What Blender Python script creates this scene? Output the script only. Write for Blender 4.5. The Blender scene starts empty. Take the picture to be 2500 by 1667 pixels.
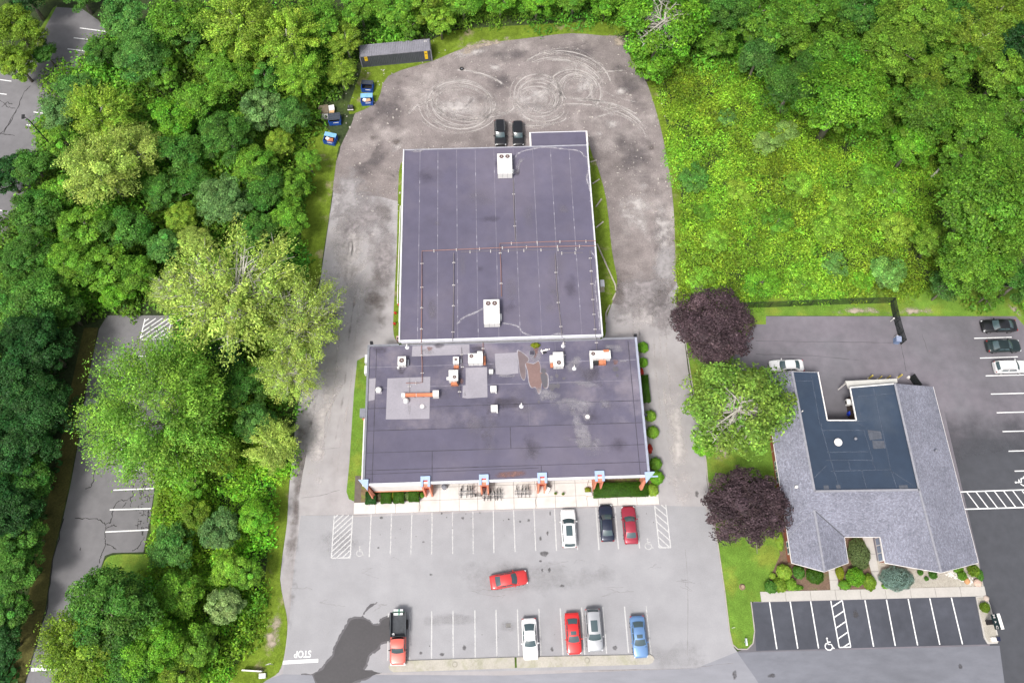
import bpy, bmesh, math, random
import numpy as np
from mathutils import Vector, Matrix

R = math.radians
random.seed(7)
SC = bpy.context.scene
COL = SC.collection

# ------------------------------------------------------------------ camera
CAM_H, PITCH, LENS = 108.0, 68.0, 28.0
cam_data = bpy.data.cameras.new('camera')
cam_data.lens = LENS
cam_data.sensor_width = 36.0
cam_data.clip_start = 1.0
cam_data.clip_end = 3000.0
cam = bpy.data.objects.new('camera', cam_data)
COL.objects.link(cam)
cam.location = (0, 0, CAM_H)
cam.rotation_euler = (R(90 - PITCH), 0, 0)
SC.camera = cam

# ------------------------------------------------------------------ sky and sun (bright overcast)
SUN_EL, SUN_AZ = 58.0, 215.0          # azimuth from north (+Y), clockwise
w = bpy.data.worlds.new('World')
SC.world = w
w.use_nodes = True
nt = w.node_tree
nt.nodes.clear()
sky = nt.nodes.new('ShaderNodeTexSky')
sky.sky_type = 'NISHITA'
sky.sun_disc = False
sky.sun_elevation = R(SUN_EL)
sky.sun_rotation = R(SUN_AZ)
sky.air_density = 1.0
sky.dust_density = 6.0
sky.ozone_density = 1.0
hs = nt.nodes.new('ShaderNodeHueSaturation')
hs.inputs['Saturation'].default_value = 0.42
bg = nt.nodes.new('ShaderNodeBackground')
bg.inputs['Strength'].default_value = 0.085
wo = nt.nodes.new('ShaderNodeOutputWorld')
nt.links.new(sky.outputs[0], hs.inputs['Color'])
nt.links.new(hs.outputs[0], bg.inputs['Color'])
nt.links.new(bg.outputs[0], wo.inputs['Surface'])

sun_data = bpy.data.lights.new('sun', 'SUN')
sun_data.energy = 1.5
sun_data.angle = R(11)
sun_data.color = (1.0, 0.965, 0.91)
sun = bpy.data.objects.new('sun', sun_data)
COL.objects.link(sun)
# sun direction: light comes from azimuth SUN_AZ
az = R(SUN_AZ)
sd = Vector((math.sin(az) * math.cos(R(SUN_EL)), math.cos(az) * math.cos(R(SUN_EL)), math.sin(R(SUN_EL))))
sun.rotation_euler = sd.to_track_quat('Z', 'Y').to_euler()
sun.location = (0, 0, 160)

SC.view_settings.view_transform = 'Standard'
SC.view_settings.look = 'None'
SC.view_settings.gamma = 1.0
SC.view_settings.exposure = 1.04
SC.view_settings.use_curve_mapping = False
SC.render.engine = 'CYCLES'
SC.cycles.use_denoising = True
SC.cycles.max_bounces = 6
SC.cycles.transparent_max_bounces = 12

# ------------------------------------------------------------------ geometry of the survey
FPX = 2500 * LENS / 36.0
_ca, _sa = math.cos(R(90 - PITCH)), math.sin(R(90 - PITCH))


def P(px, py, z=0.0):
    """where the sight line through a point of the survey picture meets the level z"""
    x, v = px - 1250.0, 833.5 - py
    Y = v * _ca + FPX * _sa
    Z = v * _sa - FPX * _ca
    t = (CAM_H - z) / -Z
    return Vector((x * t, Y * t, z))


def PP(pts, z=0.0):
    return [P(a, b, z) for a, b in pts]


# ------------------------------------------------------------------ materials
MATS = {}


def node_mat(name):
    m = bpy.data.materials.new(name)
    m.use_nodes = True
    n = m.node_tree.nodes
    return m, n, m.node_tree.links, n['Principled BSDF']


def ramp_noise(n, l, vec, scale, detail, lo, hi, rough=0.6, p0=0.3, p1=0.7):
    """value in lo..hi driven by a noise"""
    t = n.new('ShaderNodeTexNoise')
    t.inputs['Scale'].default_value = scale
    t.inputs['Detail'].default_value = detail
    t.inputs['Roughness'].default_value = rough
    l.new(vec, t.inputs['Vector'])
    mr = n.new('ShaderNodeMapRange')
    mr.inputs['From Min'].default_value = p0
    mr.inputs['From Max'].default_value = p1
    mr.inputs['To Min'].default_value = lo
    mr.inputs['To Max'].default_value = hi
    l.new(t.outputs['Fac'], mr.inputs['Value'])
    return mr.outputs[0]


def M(name, col, rough=0.8, metal=0.0, layers=((2.0, 4, 0.12),), bump=0.0, bscale=20.0, coat=0.0, spec=0.3, alt=None,
      alt_scale=0.3, alt_lo=0.45, alt_hi=0.65, stretch=None):
    """principled material: base colour times several noise layers, optional second colour in patches"""
    if name in MATS:
        return MATS[name]
    m, n, l, b = node_mat(name)
    tc = n.new('ShaderNodeTexCoord')
    vec = tc.outputs['Object']
    if stretch:
        mp = n.new('ShaderNodeMapping')
        mp.inputs['Scale'].default_value = stretch
        l.new(vec, mp.inputs['Vector'])
        vec = mp.outputs[0]
    cs = None
    if alt:
        t = n.new('ShaderNodeTexNoise')
        t.inputs['Scale'].default_value = alt_scale
        t.inputs['Detail'].default_value = 7
        t.inputs['Roughness'].default_value = 0.62
        l.new(vec, t.inputs['Vector'])
        mr = n.new('ShaderNodeMapRange')
        mr.interpolation_type = 'SMOOTHSTEP'
        mr.inputs['From Min'].default_value = alt_lo
        mr.inputs['From Max'].default_value = alt_hi
        l.new(t.outputs['Fac'], mr.inputs['Value'])
        mx = n.new('ShaderNodeMix')
        mx.data_type = 'RGBA'
        mx.inputs[6].default_value = (*col, 1)
        mx.inputs[7].default_value = (*alt, 1)
        l.new(mr.outputs[0], mx.inputs[0])
        cs = mx.outputs[2]
    mul = None
    for sc_, det, amt in layers:
        v = ramp_noise(n, l, vec, sc_, det, 1 - amt, 1 + amt)
        if mul is None:
            mul = v
        else:
            k = n.new('ShaderNodeMath')
            k.operation = 'MULTIPLY'
            l.new(mul, k.inputs[0])
            l.new(v, k.inputs[1])
            mul = k.outputs[0]
    vm = n.new('ShaderNodeVectorMath')
    vm.operation = 'SCALE'
    if cs is None:
        vm.inputs[0].default_value = col
    else:
        l.new(cs, vm.inputs[0])
    if mul is None:
        vm.inputs['Scale'].default_value = 1.0
    else:
        l.new(mul, vm.inputs['Scale'])
    l.new(vm.outputs[0], b.inputs['Base Color'])
    b.inputs['Roughness'].default_value = rough
    b.inputs['Metallic'].default_value = metal
    b.inputs['Specular IOR Level'].default_value = spec
    if coat:
        b.inputs['Coat Weight'].default_value = coat
        b.inputs['Coat Roughness'].default_value = 0.06
    if bump:
        t = n.new('ShaderNodeTexNoise')
        t.inputs['Scale'].default_value = bscale
        t.inputs['Detail'].default_value = 5
        l.new(vec, t.inputs['Vector'])
        bp = n.new('ShaderNodeBump')
        bp.inputs['Strength'].default_value = bump
        bp.inputs['Distance'].default_value = 0.05
        l.new(t.outputs['Fac'], bp.inputs['Height'])
        l.new(bp.outputs[0], b.inputs['Normal'])
    MATS[name] = m
    return m


def fade_mat(name, col, rough=0.9, scale=1.5, lo=0.25, hi=0.75, opacity=1.0, spec=0.2, var=0.15, grain=None, amp=1.0):
    """a stain or worn mark: its own outline is the mesh, the 'fade' attribute and a noise break up its edge"""
    if name in MATS:
        return MATS[name]
    m, n, l, b = node_mat(name)
    tc = n.new('ShaderNodeTexCoord')
    v = ramp_noise(n, l, tc.outputs['Object'], grain or scale * 3, 5, 1 - var, 1 + var)
    vm = n.new('ShaderNodeVectorMath')
    vm.operation = 'SCALE'
    vm.inputs[0].default_value = col
    l.new(v, vm.inputs['Scale'])
    l.new(vm.outputs[0], b.inputs['Base Color'])
    b.inputs['Roughness'].default_value = rough
    b.inputs['Specular IOR Level'].default_value = spec
    at = n.new('ShaderNodeAttribute')
    at.attribute_name = 'fade'
    t = n.new('ShaderNodeTexNoise')
    t.inputs['Scale'].default_value = scale
    t.inputs['Detail'].default_value = 8
    t.inputs['Roughness'].default_value = 0.65
    l.new(tc.outputs['Object'], t.inputs['Vector'])
    a0 = n.new('ShaderNodeMath')
    a0.operation = 'MULTIPLY_ADD'
    a0.inputs[1].default_value = amp
    a0.inputs[2].default_value = -0.5 * amp
    l.new(t.outputs['Fac'], a0.inputs[0])
    a1 = n.new('ShaderNodeMath')
    a1.operation = 'ADD'
    l.new(at.outputs['Fac'], a1.inputs[0])
    l.new(a0.outputs[0], a1.inputs[1])
    mr = n.new('ShaderNodeMapRange')
    mr.interpolation_type = 'SMOOTHSTEP'
    mr.inputs['From Min'].default_value = lo
    mr.inputs['From Max'].default_value = hi
    mr.inputs['To Max'].default_value = opacity
    l.new(a1.outputs[0], mr.inputs['Value'])
    tr = n.new('ShaderNodeBsdfTransparent')
    mx = n.new('ShaderNodeMixShader')
    l.new(mr.outputs[0], mx.inputs[0])
    l.new(tr.outputs[0], mx.inputs[1])
    l.new(b.outputs[0], mx.inputs[2])
    l.new(mx.outputs[0], n['Material Output'].inputs['Surface'])
    MATS[name] = m
    return m


# ------------------------------------------------------------------ mesh helpers
class MB:
    def __init__(self):
        self.v, self.f, self.fade = [], [], []

    def add(self, verts, faces):
        o = len(self.v)
        self.v += [tuple(p) for p in verts]
        self.f += [tuple(i + o for i in f) for f in faces]
        return self

    def poly(self, pts):
        return self.add(pts, [tuple(range(len(pts)))])

    def prism(self, pts, z0, z1):
        n = len(pts)
        lo = [(p[0], p[1], z0) for p in pts]
        hi = [(p[0], p[1], z1) for p in pts]
        fs = [tuple(range(n - 1, -1, -1)), tuple(range(n, 2 * n))]
        fs += [(i, (i + 1) % n, n + (i + 1) % n, n + i) for i in range(n)]
        return self.add(lo + hi, fs)

    def box(self, c, s, rz=0.0, top=1.0):
        x, y, z = s[0] / 2, s[1] / 2, s[2] / 2
        ca, sa = math.cos(rz), math.sin(rz)
        vs = []
        for sz in (-1, 1):
            k = top if sz > 0 else 1.0
            for sx, sy in ((-1, -1), (1, -1), (1, 1), (-1, 1)):
                a, b = sx * x * k, sy * y * k
                vs.append((c[0] + a * ca - b * sa, c[1] + a * sa + b * ca, c[2] + sz * z))
        return self.add(vs, [(3, 2, 1, 0), (4, 5, 6, 7), (0, 1, 5, 4), (1, 2, 6, 5), (2, 3, 7, 6), (3, 0, 4, 7)])

    def bar(self, a, b, wd, ht=None):
        """a square-section bar from a to b"""
        a, b = Vector(a), Vector(b)
        ht = ht or wd
        d = (b - a).normalized()
        up = Vector((0, 0, 1)) if abs(d.z) < 0.95 else Vector((1, 0, 0))
        s = d.cross(up).normalized() * wd / 2
        u = s.cross(d).normalized() * ht / 2
        vs = [p + q for p in (a, b) for q in (-s - u, s - u, s + u, -s + u)]
        return self.add(vs, [(3, 2, 1, 0), (4, 5, 6, 7), (0, 1, 5, 4), (1, 2, 6, 5), (2, 3, 7, 6), (3, 0, 4, 7)])

    def tube(self, pts, radii, n=8, cap=True):
        pts = [Vector(p) for p in pts]
        if not hasattr(radii, '__len__'):
            radii = [radii] * len(pts)
        vs, fs = [], []
        for i, p in enumerate(pts):
            d = (pts[min(i + 1, len(pts) - 1)] - pts[max(i - 1, 0)]).normalized()
            up = Vector((0, 0, 1)) if abs(d.z) < 0.9 else Vector((1, 0, 0))
            s = d.cross(up).normalized()
            u = s.cross(d).normalized()
            for k in range(n):
                a = 2 * math.pi * k / n
                vs.append(p + (s * math.cos(a) + u * math.sin(a)) * radii[i])
        for i in range(len(pts) - 1):
            for k in range(n):
                fs.append((i * n + k, i * n + (k + 1) % n, (i + 1) * n + (k + 1) % n, (i + 1) * n + k))
        if cap:
            fs.append(tuple(range(n - 1, -1, -1)))
            fs.append(tuple((len(pts) - 1) * n + k for k in range(n)))
        return self.add(vs, fs)

    def disc(self, c, r, n=16, z0=None):
        if z0 is None:
            return self.poly([(c[0] + r * math.cos(2 * math.pi * i / n), c[1] + r * math.sin(2 * math.pi * i / n), c[2]) for i in range(n)])
        return self.prism([(c[0] + r * math.cos(2 * math.pi * i / n), c[1] + r * math.sin(2 * math.pi * i / n)) for i in range(n)], z0, c[2])

    def lathe(self, c, prof, n=16):
        vs, fs = [], []
        for r, z in prof:
            for k in range(n):
                a = 2 * math.pi * k / n
                vs.append((c[0] + r * math.cos(a), c[1] + r * math.sin(a), c[2] + z))
        for i in range(len(prof) - 1):
            for k in range(n):
                fs.append((i * n + k, i * n + (k + 1) % n, (i + 1) * n + (k + 1) % n, (i + 1) * n + k))
        fs.append(tuple((len(prof) - 1) * n + k for k in range(n)))
        return self.add(vs, fs)

    def ribbon(self, pts, wd, z=None, fade=None):
        """flat strip along a polyline; fade: attribute value along the middle, 0 at the rim when given"""
        pts = [Vector(p) for p in pts]
        if z is not None:
            for p in pts:
                p.z = z
        n = len(pts)
        ws = wd if hasattr(wd, '__len__') else [wd] * n
        rows = []
        for i, p in enumerate(pts):
            d = pts[min(i + 1, n - 1)] - pts[max(i - 1, 0)]
            d.z = 0
            s = Vector((-d.y, d.x, 0)).normalized() * ws[i] / 2
            rows.append((p + s, p, p - s) if fade is not None else (p + s, p - s))
        k = len(rows[0])
        o = len(self.v)
        for i, r in enumerate(rows):
            self.v += [tuple(p) for p in r]
            if fade is not None:
                fv = fade[i] if hasattr(fade, '__len__') else fade
                self.fade += [0.0, fv, 0.0]
        for i in range(n - 1):
            for j in range(k - 1):
                a = o + i * k + j
                self.f.append((a, a + k, a + k + 1, a + 1))
        return self

    def blotch(self, pts, z, inner=0.6, val=1.0):
        """a stain: polygon with the fade attribute 1 inside and 0 at the rim"""
        pts = [Vector((p[0], p[1], z)) for p in pts]
        c = sum(pts, Vector()) / len(pts)
        n = len(pts)
        o = len(self.v)
        self.v += [tuple(p) for p in pts] + [tuple(c + (p - c) * inner) for p in pts] + [tuple(c)]
        self.fade += [0.0] * n + [val] * n + [val]
        for i in range(n):
            j = (i + 1) % n
            self.f.append((o + i, o + j, o + n + j, o + n + i))
            self.f.append((o + n + i, o + n + j, o + 2 * n))
        return self

    def build(self, name, mat, parent=None, smooth=False, sharp=35, **props):
        me = bpy.data.meshes.new(name)
        off = Vector(ORIGIN.get(parent.name, (0, 0, 0))) if parent is not None else Vector((0, 0, 0))
        me.from_pydata([(p[0] - off.x, p[1] - off.y, p[2] - off.z) for p in self.v], [], self.f)
        if self.fade:
            at = me.attributes.new('fade', 'FLOAT', 'POINT')
            fd = self.fade + [1.0] * (len(self.v) - len(self.fade))
            at.data.foreach_set('value', fd)
        me.update()
        if smooth:
            me.shade_smooth()
            if sharp:
                me.set_sharp_from_angle(angle=R(sharp))
        if isinstance(mat, (list, tuple)):
            for q in mat:
                me.materials.append(q)
        else:
            me.materials.append(mat)
        o = bpy.data.objects.new(name, me)
        COL.objects.link(o)
        if parent is not None:
            o.parent = parent
            ORIGIN[o.name] = tuple(off)
        for k, v in props.items():
            o[k] = v
        return o


ORIGIN = {}


def thing(name, label, cat, loc=(0, 0, 0), group=None, kind=None):
    o = bpy.data.objects.new(name, None)
    o.empty_display_size = 0.3
    COL.objects.link(o)
    o.location = loc
    ORIGIN[o.name] = tuple(loc)
    o['label'] = label
    o['category'] = cat
    if group:
        o['group'] = group
    if kind:
        o['kind'] = kind
    return o


def place(o, loc, rz=0.0, scale=None):
    o.location = loc
    o.rotation_euler = (0, 0, rz)
    if scale:
        o.scale = scale if hasattr(scale, '__len__') else (scale,) * 3


def copy_tree(o, parent=None):
    c = o.copy()
    COL.objects.link(c)
    c.parent = parent
    for ch in list(o.children):
        copy_tree(ch, c)
    return c


def struct(name, mb, mat, label=None, cat=None, **k):
    o = mb.build(name, mat, None, **k)
    o['kind'] = 'structure'
    if label:
        o['label'] = label
    if cat:
        o['category'] = cat
    return o


def smooth_poly(pts, n=6, closed=True):
    """Catmull-Rom through the points"""
    pts = [Vector((p[0], p[1], p[2] if len(p) > 2 else 0)) for p in pts]
    out = []
    m = len(pts)
    rng = range(m) if closed else range(m - 1)
    for i in rng:
        if closed:
            a, b, c, d = pts[(i - 1) % m], pts[i], pts[(i + 1) % m], pts[(i + 2) % m]
        else:
            a, b, c, d = pts[max(i - 1, 0)], pts[i], pts[i + 1], pts[min(i + 2, m - 1)]
        for k in range(n):
            t = k / n
            out.append(0.5 * ((2 * b) + (c - a) * t + (2 * a - 5 * b + 4 * c - d) * t * t + (3 * b - a - 3 * c + d) * t ** 3))
    if not closed:
        out.append(pts[-1])
    return out


def tri_poly(mb, pts, z):
    """a possibly concave outline as triangles"""
    from mathutils.geometry import tessellate_polygon
    vs = [Vector((p[0], p[1], z)) for p in pts]
    tris = tessellate_polygon([vs])
    fs = []
    for t in tris:
        a, b, c = (vs[i] for i in t)
        fs.append(tuple(t) if (b - a).cross(c - a).z > 0 else (t[0], t[2], t[1]))
    return mb.add(vs, fs)


def text_mesh(name, body, size, loc, rz, mat, parent=None, thick=0.0, rot=None, sx=1.0, offset=0.0):
    cu = bpy.data.curves.new(name, 'FONT')
    cu.body = body
    cu.size = size
    cu.align_x = 'CENTER'
    cu.align_y = 'CENTER'
    cu.extrude = thick
    cu.offset = offset
    tmp = bpy.data.objects.new(name, cu)
    COL.objects.link(tmp)
    dg = bpy.context.evaluated_depsgraph_get()
    me = bpy.data.meshes.new_from_object(tmp.evaluated_get(dg))
    bpy.data.objects.remove(tmp)
    bpy.data.curves.remove(cu)
    Mx = rot if rot is not None else Matrix.Rotation(rz, 4, 'Z')
    off = Vector(ORIGIN.get(parent.name, (0, 0, 0))) if parent is not None else Vector((0, 0, 0))
    me.transform(Matrix.Translation(Vector(loc) - off) @ Mx @ Matrix.Diagonal((sx, 1, 1, 1)))
    me.materials.clear()
    me.materials.append(mat)
    o = bpy.data.objects.new(name, me)
    COL.objects.link(o)
    if parent is not None:
        o.parent = parent
        ORIGIN[o.name] = tuple(off)
    return o
# ================================================================== SETTING: ground, lots, drives, lawns
m_soil = M('woodland_soil', (0.030, 0.045, 0.016), 0.95, layers=((0.15, 4, 0.35), (2.5, 5, 0.35)), alt=(0.055, 0.085, 0.018), alt_scale=0.2)
m_drive = M('old_drive_asphalt', (0.345, 0.328, 0.335), 0.9, layers=((0.05, 3, 0.10), (0.5, 6, 0.10), (14, 4, 0.06)), alt=(0.275, 0.255, 0.255),
            alt_scale=0.12, alt_lo=0.42, alt_hi=0.72, bump=0.15, bscale=30)
m_lot = M('pale_lot_asphalt', (0.298, 0.295, 0.310), 0.85, layers=((0.06, 3, 0.09), (0.5, 7, 0.06), (9, 6, 0.07)), bump=0.1, bscale=40)
m_road = M('bluish_road_asphalt', (0.235, 0.238, 0.265), 0.85, layers=((0.08, 3, 0.10), (0.7, 6, 0.07), (16, 4, 0.05)), stretch=(0.5, 2.0, 1))
m_yard = M('gravel_yard', (0.205, 0.178, 0.174), 0.95, layers=((0.10, 4, 0.16), (0.6, 8, 0.20), (5, 8, 0.26)), alt=(0.33, 0.295, 0.285),
           alt_scale=0.11, alt_lo=0.48, alt_hi=0.70, bump=0.4, bscale=9)
m_rlot = M('grey_brown_lot_asphalt', (0.170, 0.155, 0.178), 0.85, layers=((0.08, 3, 0.16), (0.7, 6, 0.10), (16, 4, 0.06)), alt=(0.135, 0.130, 0.146),
           alt_scale=0.05, alt_lo=0.4, alt_hi=0.6)
m_seal = M('sealed_dark_asphalt', (0.060, 0.064, 0.080), 0.75, layers=((0.12, 3, 0.22), (0.9, 6, 0.12), (16, 4, 0.06)))
m_llot = M('left_lot_asphalt', (0.165, 0.160, 0.168), 0.85, layers=((0.08, 3, 0.12), (0.7, 6, 0.10), (16, 4, 0.06)))
m_lawn = M('mown_lawn', (0.118, 0.215, 0.030), 0.9, layers=((0.15, 4, 0.16), (0.9, 6, 0.20), (7, 6, 0.28)), alt=(0.185, 0.235, 0.036), alt_scale=0.25,
           alt_lo=0.45, alt_hi=0.7, bump=0.6, bscale=12, spec=0.1)
m_verge = M('rough_verge_grass', (0.125, 0.185, 0.020), 0.95, layers=((0.25, 5, 0.22), (1.5, 6, 0.25), (8, 6, 0.28)), alt=(0.25, 0.21, 0.13), alt_scale=0.3,
            alt_lo=0.55, alt_hi=0.72, bump=0.6, bscale=12, spec=0.1)
m_worn = M('bare_trodden_earth', (0.34, 0.29, 0.22), 0.95, layers=((0.5, 5, 0.2), (5, 6, 0.2)))
m_mulch = M('bark_mulch', (0.16, 0.105, 0.075), 0.95, layers=((0.8, 5, 0.25), (9, 6, 0.35)), alt=(0.09, 0.10, 0.035), alt_scale=0.8, alt_lo=0.5, alt_hi=0.68)
m_pebble = M('pale_pebble_bed', (0.36, 0.335, 0.29), 0.95, layers=((0.8, 5, 0.12), (14, 6, 0.35)), bump=0.5, bscale=20)
m_conc = M('pale_concrete', (0.60, 0.565, 0.54), 0.85, layers=((0.35, 4, 0.06), (4, 6, 0.05)), alt=(0.54, 0.50, 0.47), alt_scale=0.5)
m_conc2 = M('weathered_concrete', (0.40, 0.375, 0.33), 0.9, layers=((0.4, 5, 0.10), (5, 6, 0.10)), alt=(0.33, 0.32, 0.25), alt_scale=0.6)
m_path = M('path_concrete', (0.43, 0.41, 0.385), 0.85, layers=((0.4, 5, 0.06), (5, 6, 0.06)))
m_paint = M('white_road_paint', (0.74, 0.74, 0.74), 0.7, layers=((0.8, 5, 0.08), (7, 6, 0.14)))
m_paint_old = fade_mat('worn_white_paint', (0.66, 0.655, 0.655), 0.8, scale=2.6, lo=0.25, hi=0.75, opacity=0.70, var=0.1)
m_crack = M('crack_tar', (0.022, 0.020, 0.020), 0.7, layers=((3, 4, 0.3),))
m_hair = M('hairline_crack', (0.20, 0.19, 0.195), 0.9, layers=((2, 5, 0.3),))
m_joint = M('dark_joint', (0.13, 0.11, 0.095), 0.95)

struct('ground', MB().poly([(-500, -300, 0), (500, -300, 0), (500, 700, 0), (-500, 700, 0)]), m_soil, 'dark leafy soil under the woods', 'ground')

# ---- the main lot, its drives and the gravel yard behind
YARD = [(1000, 500), (815, 470), (829, 372), (835, 350), (859, 301), (871, 273), (920, 244), (945, 183), (1055, 146), (1112, 122), (1169, 105), (1271, 93),
        (1394, 79), (1496, 85), (1520, 113), (1565, 175), (1598, 252), (1618, 326), (1637, 425), (1648, 531), (1653, 690), (1490, 740)]
DRIVE = [(600, 1790), (640, 1662), (681, 1640), (693, 1599), (701, 1521), (690, 1460), (684, 1413), (690, 1354), (700, 1273), (707, 1180), (723, 1020), (752, 850), (781, 690), (806, 520), (818, 440),
         (1000, 430), (1400, 430), (1636, 440), (1647, 520), (1653, 690), (1680, 904), (1701, 1020), (1724, 1127), (1725, 1170), (1751, 1327), (1768, 1442), (1780, 1541), (1793, 1582), (1850, 1667), (1915, 1790)]
drive = struct('asphalt_drive', tri_poly(MB(), PP(DRIVE), 0.004), m_drive, 'worn pale asphalt drive round the long building', 'driveway')
yard = struct('gravel_yard', tri_poly(MB(), smooth_poly(PP(YARD), 4), 0.006), m_yard, 'grey gravel yard with tyre tracks behind the building', 'yard')
LOT = [(735, 1258), (862, 1256), (862, 1262), (1610, 1234), (1720, 1236), (1751, 1327), (1768, 1442), (1778, 1530), (1788, 1575), (1800, 1590), (1700, 1630), (690, 1645), (697, 1599), (706, 1521), (712, 1440), (722, 1354), (730, 1290)]
lot = struct('parking_lot', tri_poly(MB(), PP(LOT), 0.008), m_lot, 'pale grey parking lot in front of the long building', 'parking lot')
ROADP = [(560, 1800), (640, 1662), (690, 1645), (1230, 1648), (1700, 1630), (1800, 1590), (1846, 1657), (1925, 1800)]
road = struct('road', tri_poly(MB(), PP(ROADP), 0.010), m_road, 'bluish grey road along the lower edge', 'road')

# ---- right-hand lot
RLOT = [(1870, 772), (2486, 772), (2560, 860), (2700, 1300), (2800, 1800), (1925, 1800), (1846, 1657), (1800, 1590), (1830, 1578), (1838, 1470), (1880, 1440), (1900, 1350), (1890, 1250), (1960, 1100), (1950, 920), (1862, 914), (1790, 900), (1785, 880), (1835, 800), (1845, 792), (1870, 792)]
LAWN = [(1655, 700), (1668, 800), (1684, 904), (1703, 1020), (1724, 1127), (1727, 1170), (1752, 1327), (1769, 1442), (1781, 1541), (1788, 1572), (1801, 1584), (1824, 1584), (1838, 1570), (1842, 1540), (1836, 1490),
        (1833, 1468), (1860, 1468), (2060, 1440), (2060, 1300), (1960, 1100), (1940, 905), (1862, 914), (1790, 900), (1785, 880), (1835, 800), (1845, 792), (1870, 792), (1870, 771), (2480, 772), (2540, 840), (2620, 800), (2500, 700), (1850, 712)]
lawn = struct('lawn', tri_poly(MB(), PP(LAWN), 0.020), m_lawn, 'bright mown lawn beside the brick building', 'lawn')
rlot = struct('side_parking_lot', tri_poly(MB(), PP(RLOT), 0.012), m_rlot, 'dark grey brown lot round the brick building', 'parking lot')
SEAL = [(1834, 1471), (2386, 1455), (2407, 1560), (2412, 1572), (1846, 1588), (1843, 1540)]
seal = struct('sealed_stalls', tri_poly(MB(), PP(SEAL), 0.016), m_seal, 'freshly sealed dark stalls below the brick building', 'parking lot')
sd_ = MB()
rows_ = [(940, 0.0), (1000, 0.1), (1060, 0.45), (1130, 0.8), (1200, 1.0), (1375, 1.0), (1560, 1.0), (1800, 1.0)]
for i_, (yy, fv) in enumerate(rows_):
    xl = 2290 + (yy - 940) * 0.235 if yy < 1400 else 2415 + (yy - 1560) * 0.1
    for k_ in range(7):
        sd_.v.append(tuple(P(xl + (2850 - xl) * k_ / 6, yy, 0.016)))
        sd_.fade.append(fv)
    if i_:
        for k_ in range(6):
            a_ = i_ * 7 + k_
            sd_.f.append((a_, a_ + 1, a_ - 6, a_ - 7))
m_side = fade_mat('side_drive_asphalt', (0.072, 0.075, 0.086), 0.8, scale=0.25, lo=0.0, hi=0.9, opacity=0.95, amp=0.8, var=0.1)
seal2 = struct('sealed_side_drive', sd_, m_side, 'dark side drive right of the brick building', 'driveway')
rr = MB()
tri_poly(rr, PP([(1800, 1592), (2440, 1575), (2470, 1800), (1925, 1800), (1846, 1657)]), 0.018)
struct('front_drive', rr, M('front_drive_asphalt', (0.155, 0.160, 0.185), 0.8, layers=((0.08, 3, 0.14), (0.7, 6, 0.10), (16, 4, 0.06)), stretch=(0.6, 1.8, 1)), 'grey blue drive below the sealed stalls', 'driveway')

# ---- left-hand lots
LLOT = [(150, 1830), (30, 1830), (63, 1667), (85, 1589), (114, 1483), (130, 1365), (153, 1270), (173, 1180), (197, 1050), (210, 953), (224, 883), (242, 803), (262, 770), (330, 770), (420, 770), (430, 900), (400, 1060), (385, 1148), (378, 1184), (366, 1270), (350, 1347),
        (275, 1349), (256, 1356), (244, 1392), (236, 1432), (180, 1667)]
llot = struct('wooded_side_lot', tri_poly(MB(), PP(LLOT), 0.004), m_llot, 'cracked grey lot between the trees on the left', 'parking lot')
ULOT = [(135, 18), (200, 22), (240, 50), (262, 80), (215, 160), (150, 260), (90, 400), (60, 520), (30, 560), (0, 600), (-120, 700), (-220, 650), (-120, 170), (0, 175), (60, 150), (95, 95)]
ulot = struct('far_side_lot', tri_poly(MB(), PP(ULOT), 0.004), m_llot, 'grey lot in the top left corner', 'parking lot')
tri = MB()
tri_poly(tri, PP([(60, 130), (130, 20), (140, 14), (95, 95), (84, 115), (40, 170)]), 0.008)
struct('far_lot_verge', tri, m_lawn, 'grass wedge beside the top left lot', 'verge')

# ---- verges
def verge(name, pts, mat, label, z=0.03):
    return struct(name, tri_poly(MB(), smooth_poly(PP(pts), 3), z), mat, label, 'verge')


verge('lot_verge', [(520, 1667), (560, 1640), (600, 1590), (628, 1500), (648, 1400), (655, 1330), (665, 1230), (680, 1150), (707, 1130), (705, 1190), (701, 1273), (690, 1354), (684, 1413), (691, 1460), (702, 1521), (694, 1599), (680, 1640), (650, 1660), (600, 1690)], m_verge, 'patchy grass verge along the left of the parking lot')
verge('drive_verge', [(742, 760), (732, 690), (735, 640), (736, 520), (742, 420), (752, 350), (775, 300), (805, 320), (830, 352), (824, 372), (806, 510), (786, 640), (782, 680)], m_verge, 'yellow green verge along the left drive')
verge('yard_verge', [(850, 270), (880, 180), (900, 150), (1050, 100), (1110, 75), (1280, 62), (1500, 52), (1540, 60), (1500, 88), (1394, 82), (1271, 96), (1169, 108), (1112, 126), (1055, 150), (948, 186), (922, 246), (872, 275)], m_verge, 'bright grass strip round the top of the yard')
verge('right_yard_verge', [(1570, 170), (1600, 200), (1632, 320), (1655, 425), (1668, 531), (1672, 690), (1652, 690), (1646, 531), (1635, 425), (1616, 326), (1596, 252)], m_verge, 'yellow grass edge right of the gravel yard')
verge('wall_verge', [(988, 395), (974, 420), (969, 600), (962, 740), (960, 805), (968, 832), (990, 838), (995, 600), (996, 420)], m_verge, 'thin grass strip at the left wall of the rear building')
verge('side_wall_verge', [(1436, 365), (1448, 385), (1458, 405), (1480, 487), (1494, 613), (1507, 687), (1496, 735), (1480, 780), (1478, 818), (1460, 815), (1450, 600)], m_verge, 'grass strip right of the rear building')
struct('west_lawn', tri_poly(MB(), PP([(896, 868), (872, 880), (864, 960), (853, 1130), (846, 1200), (852, 1218), (870, 1226), (905, 1226), (915, 1000), (905, 880)]), 0.03), m_lawn, 'narrow lawn at the left wall of the front building', 'lawn')
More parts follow.
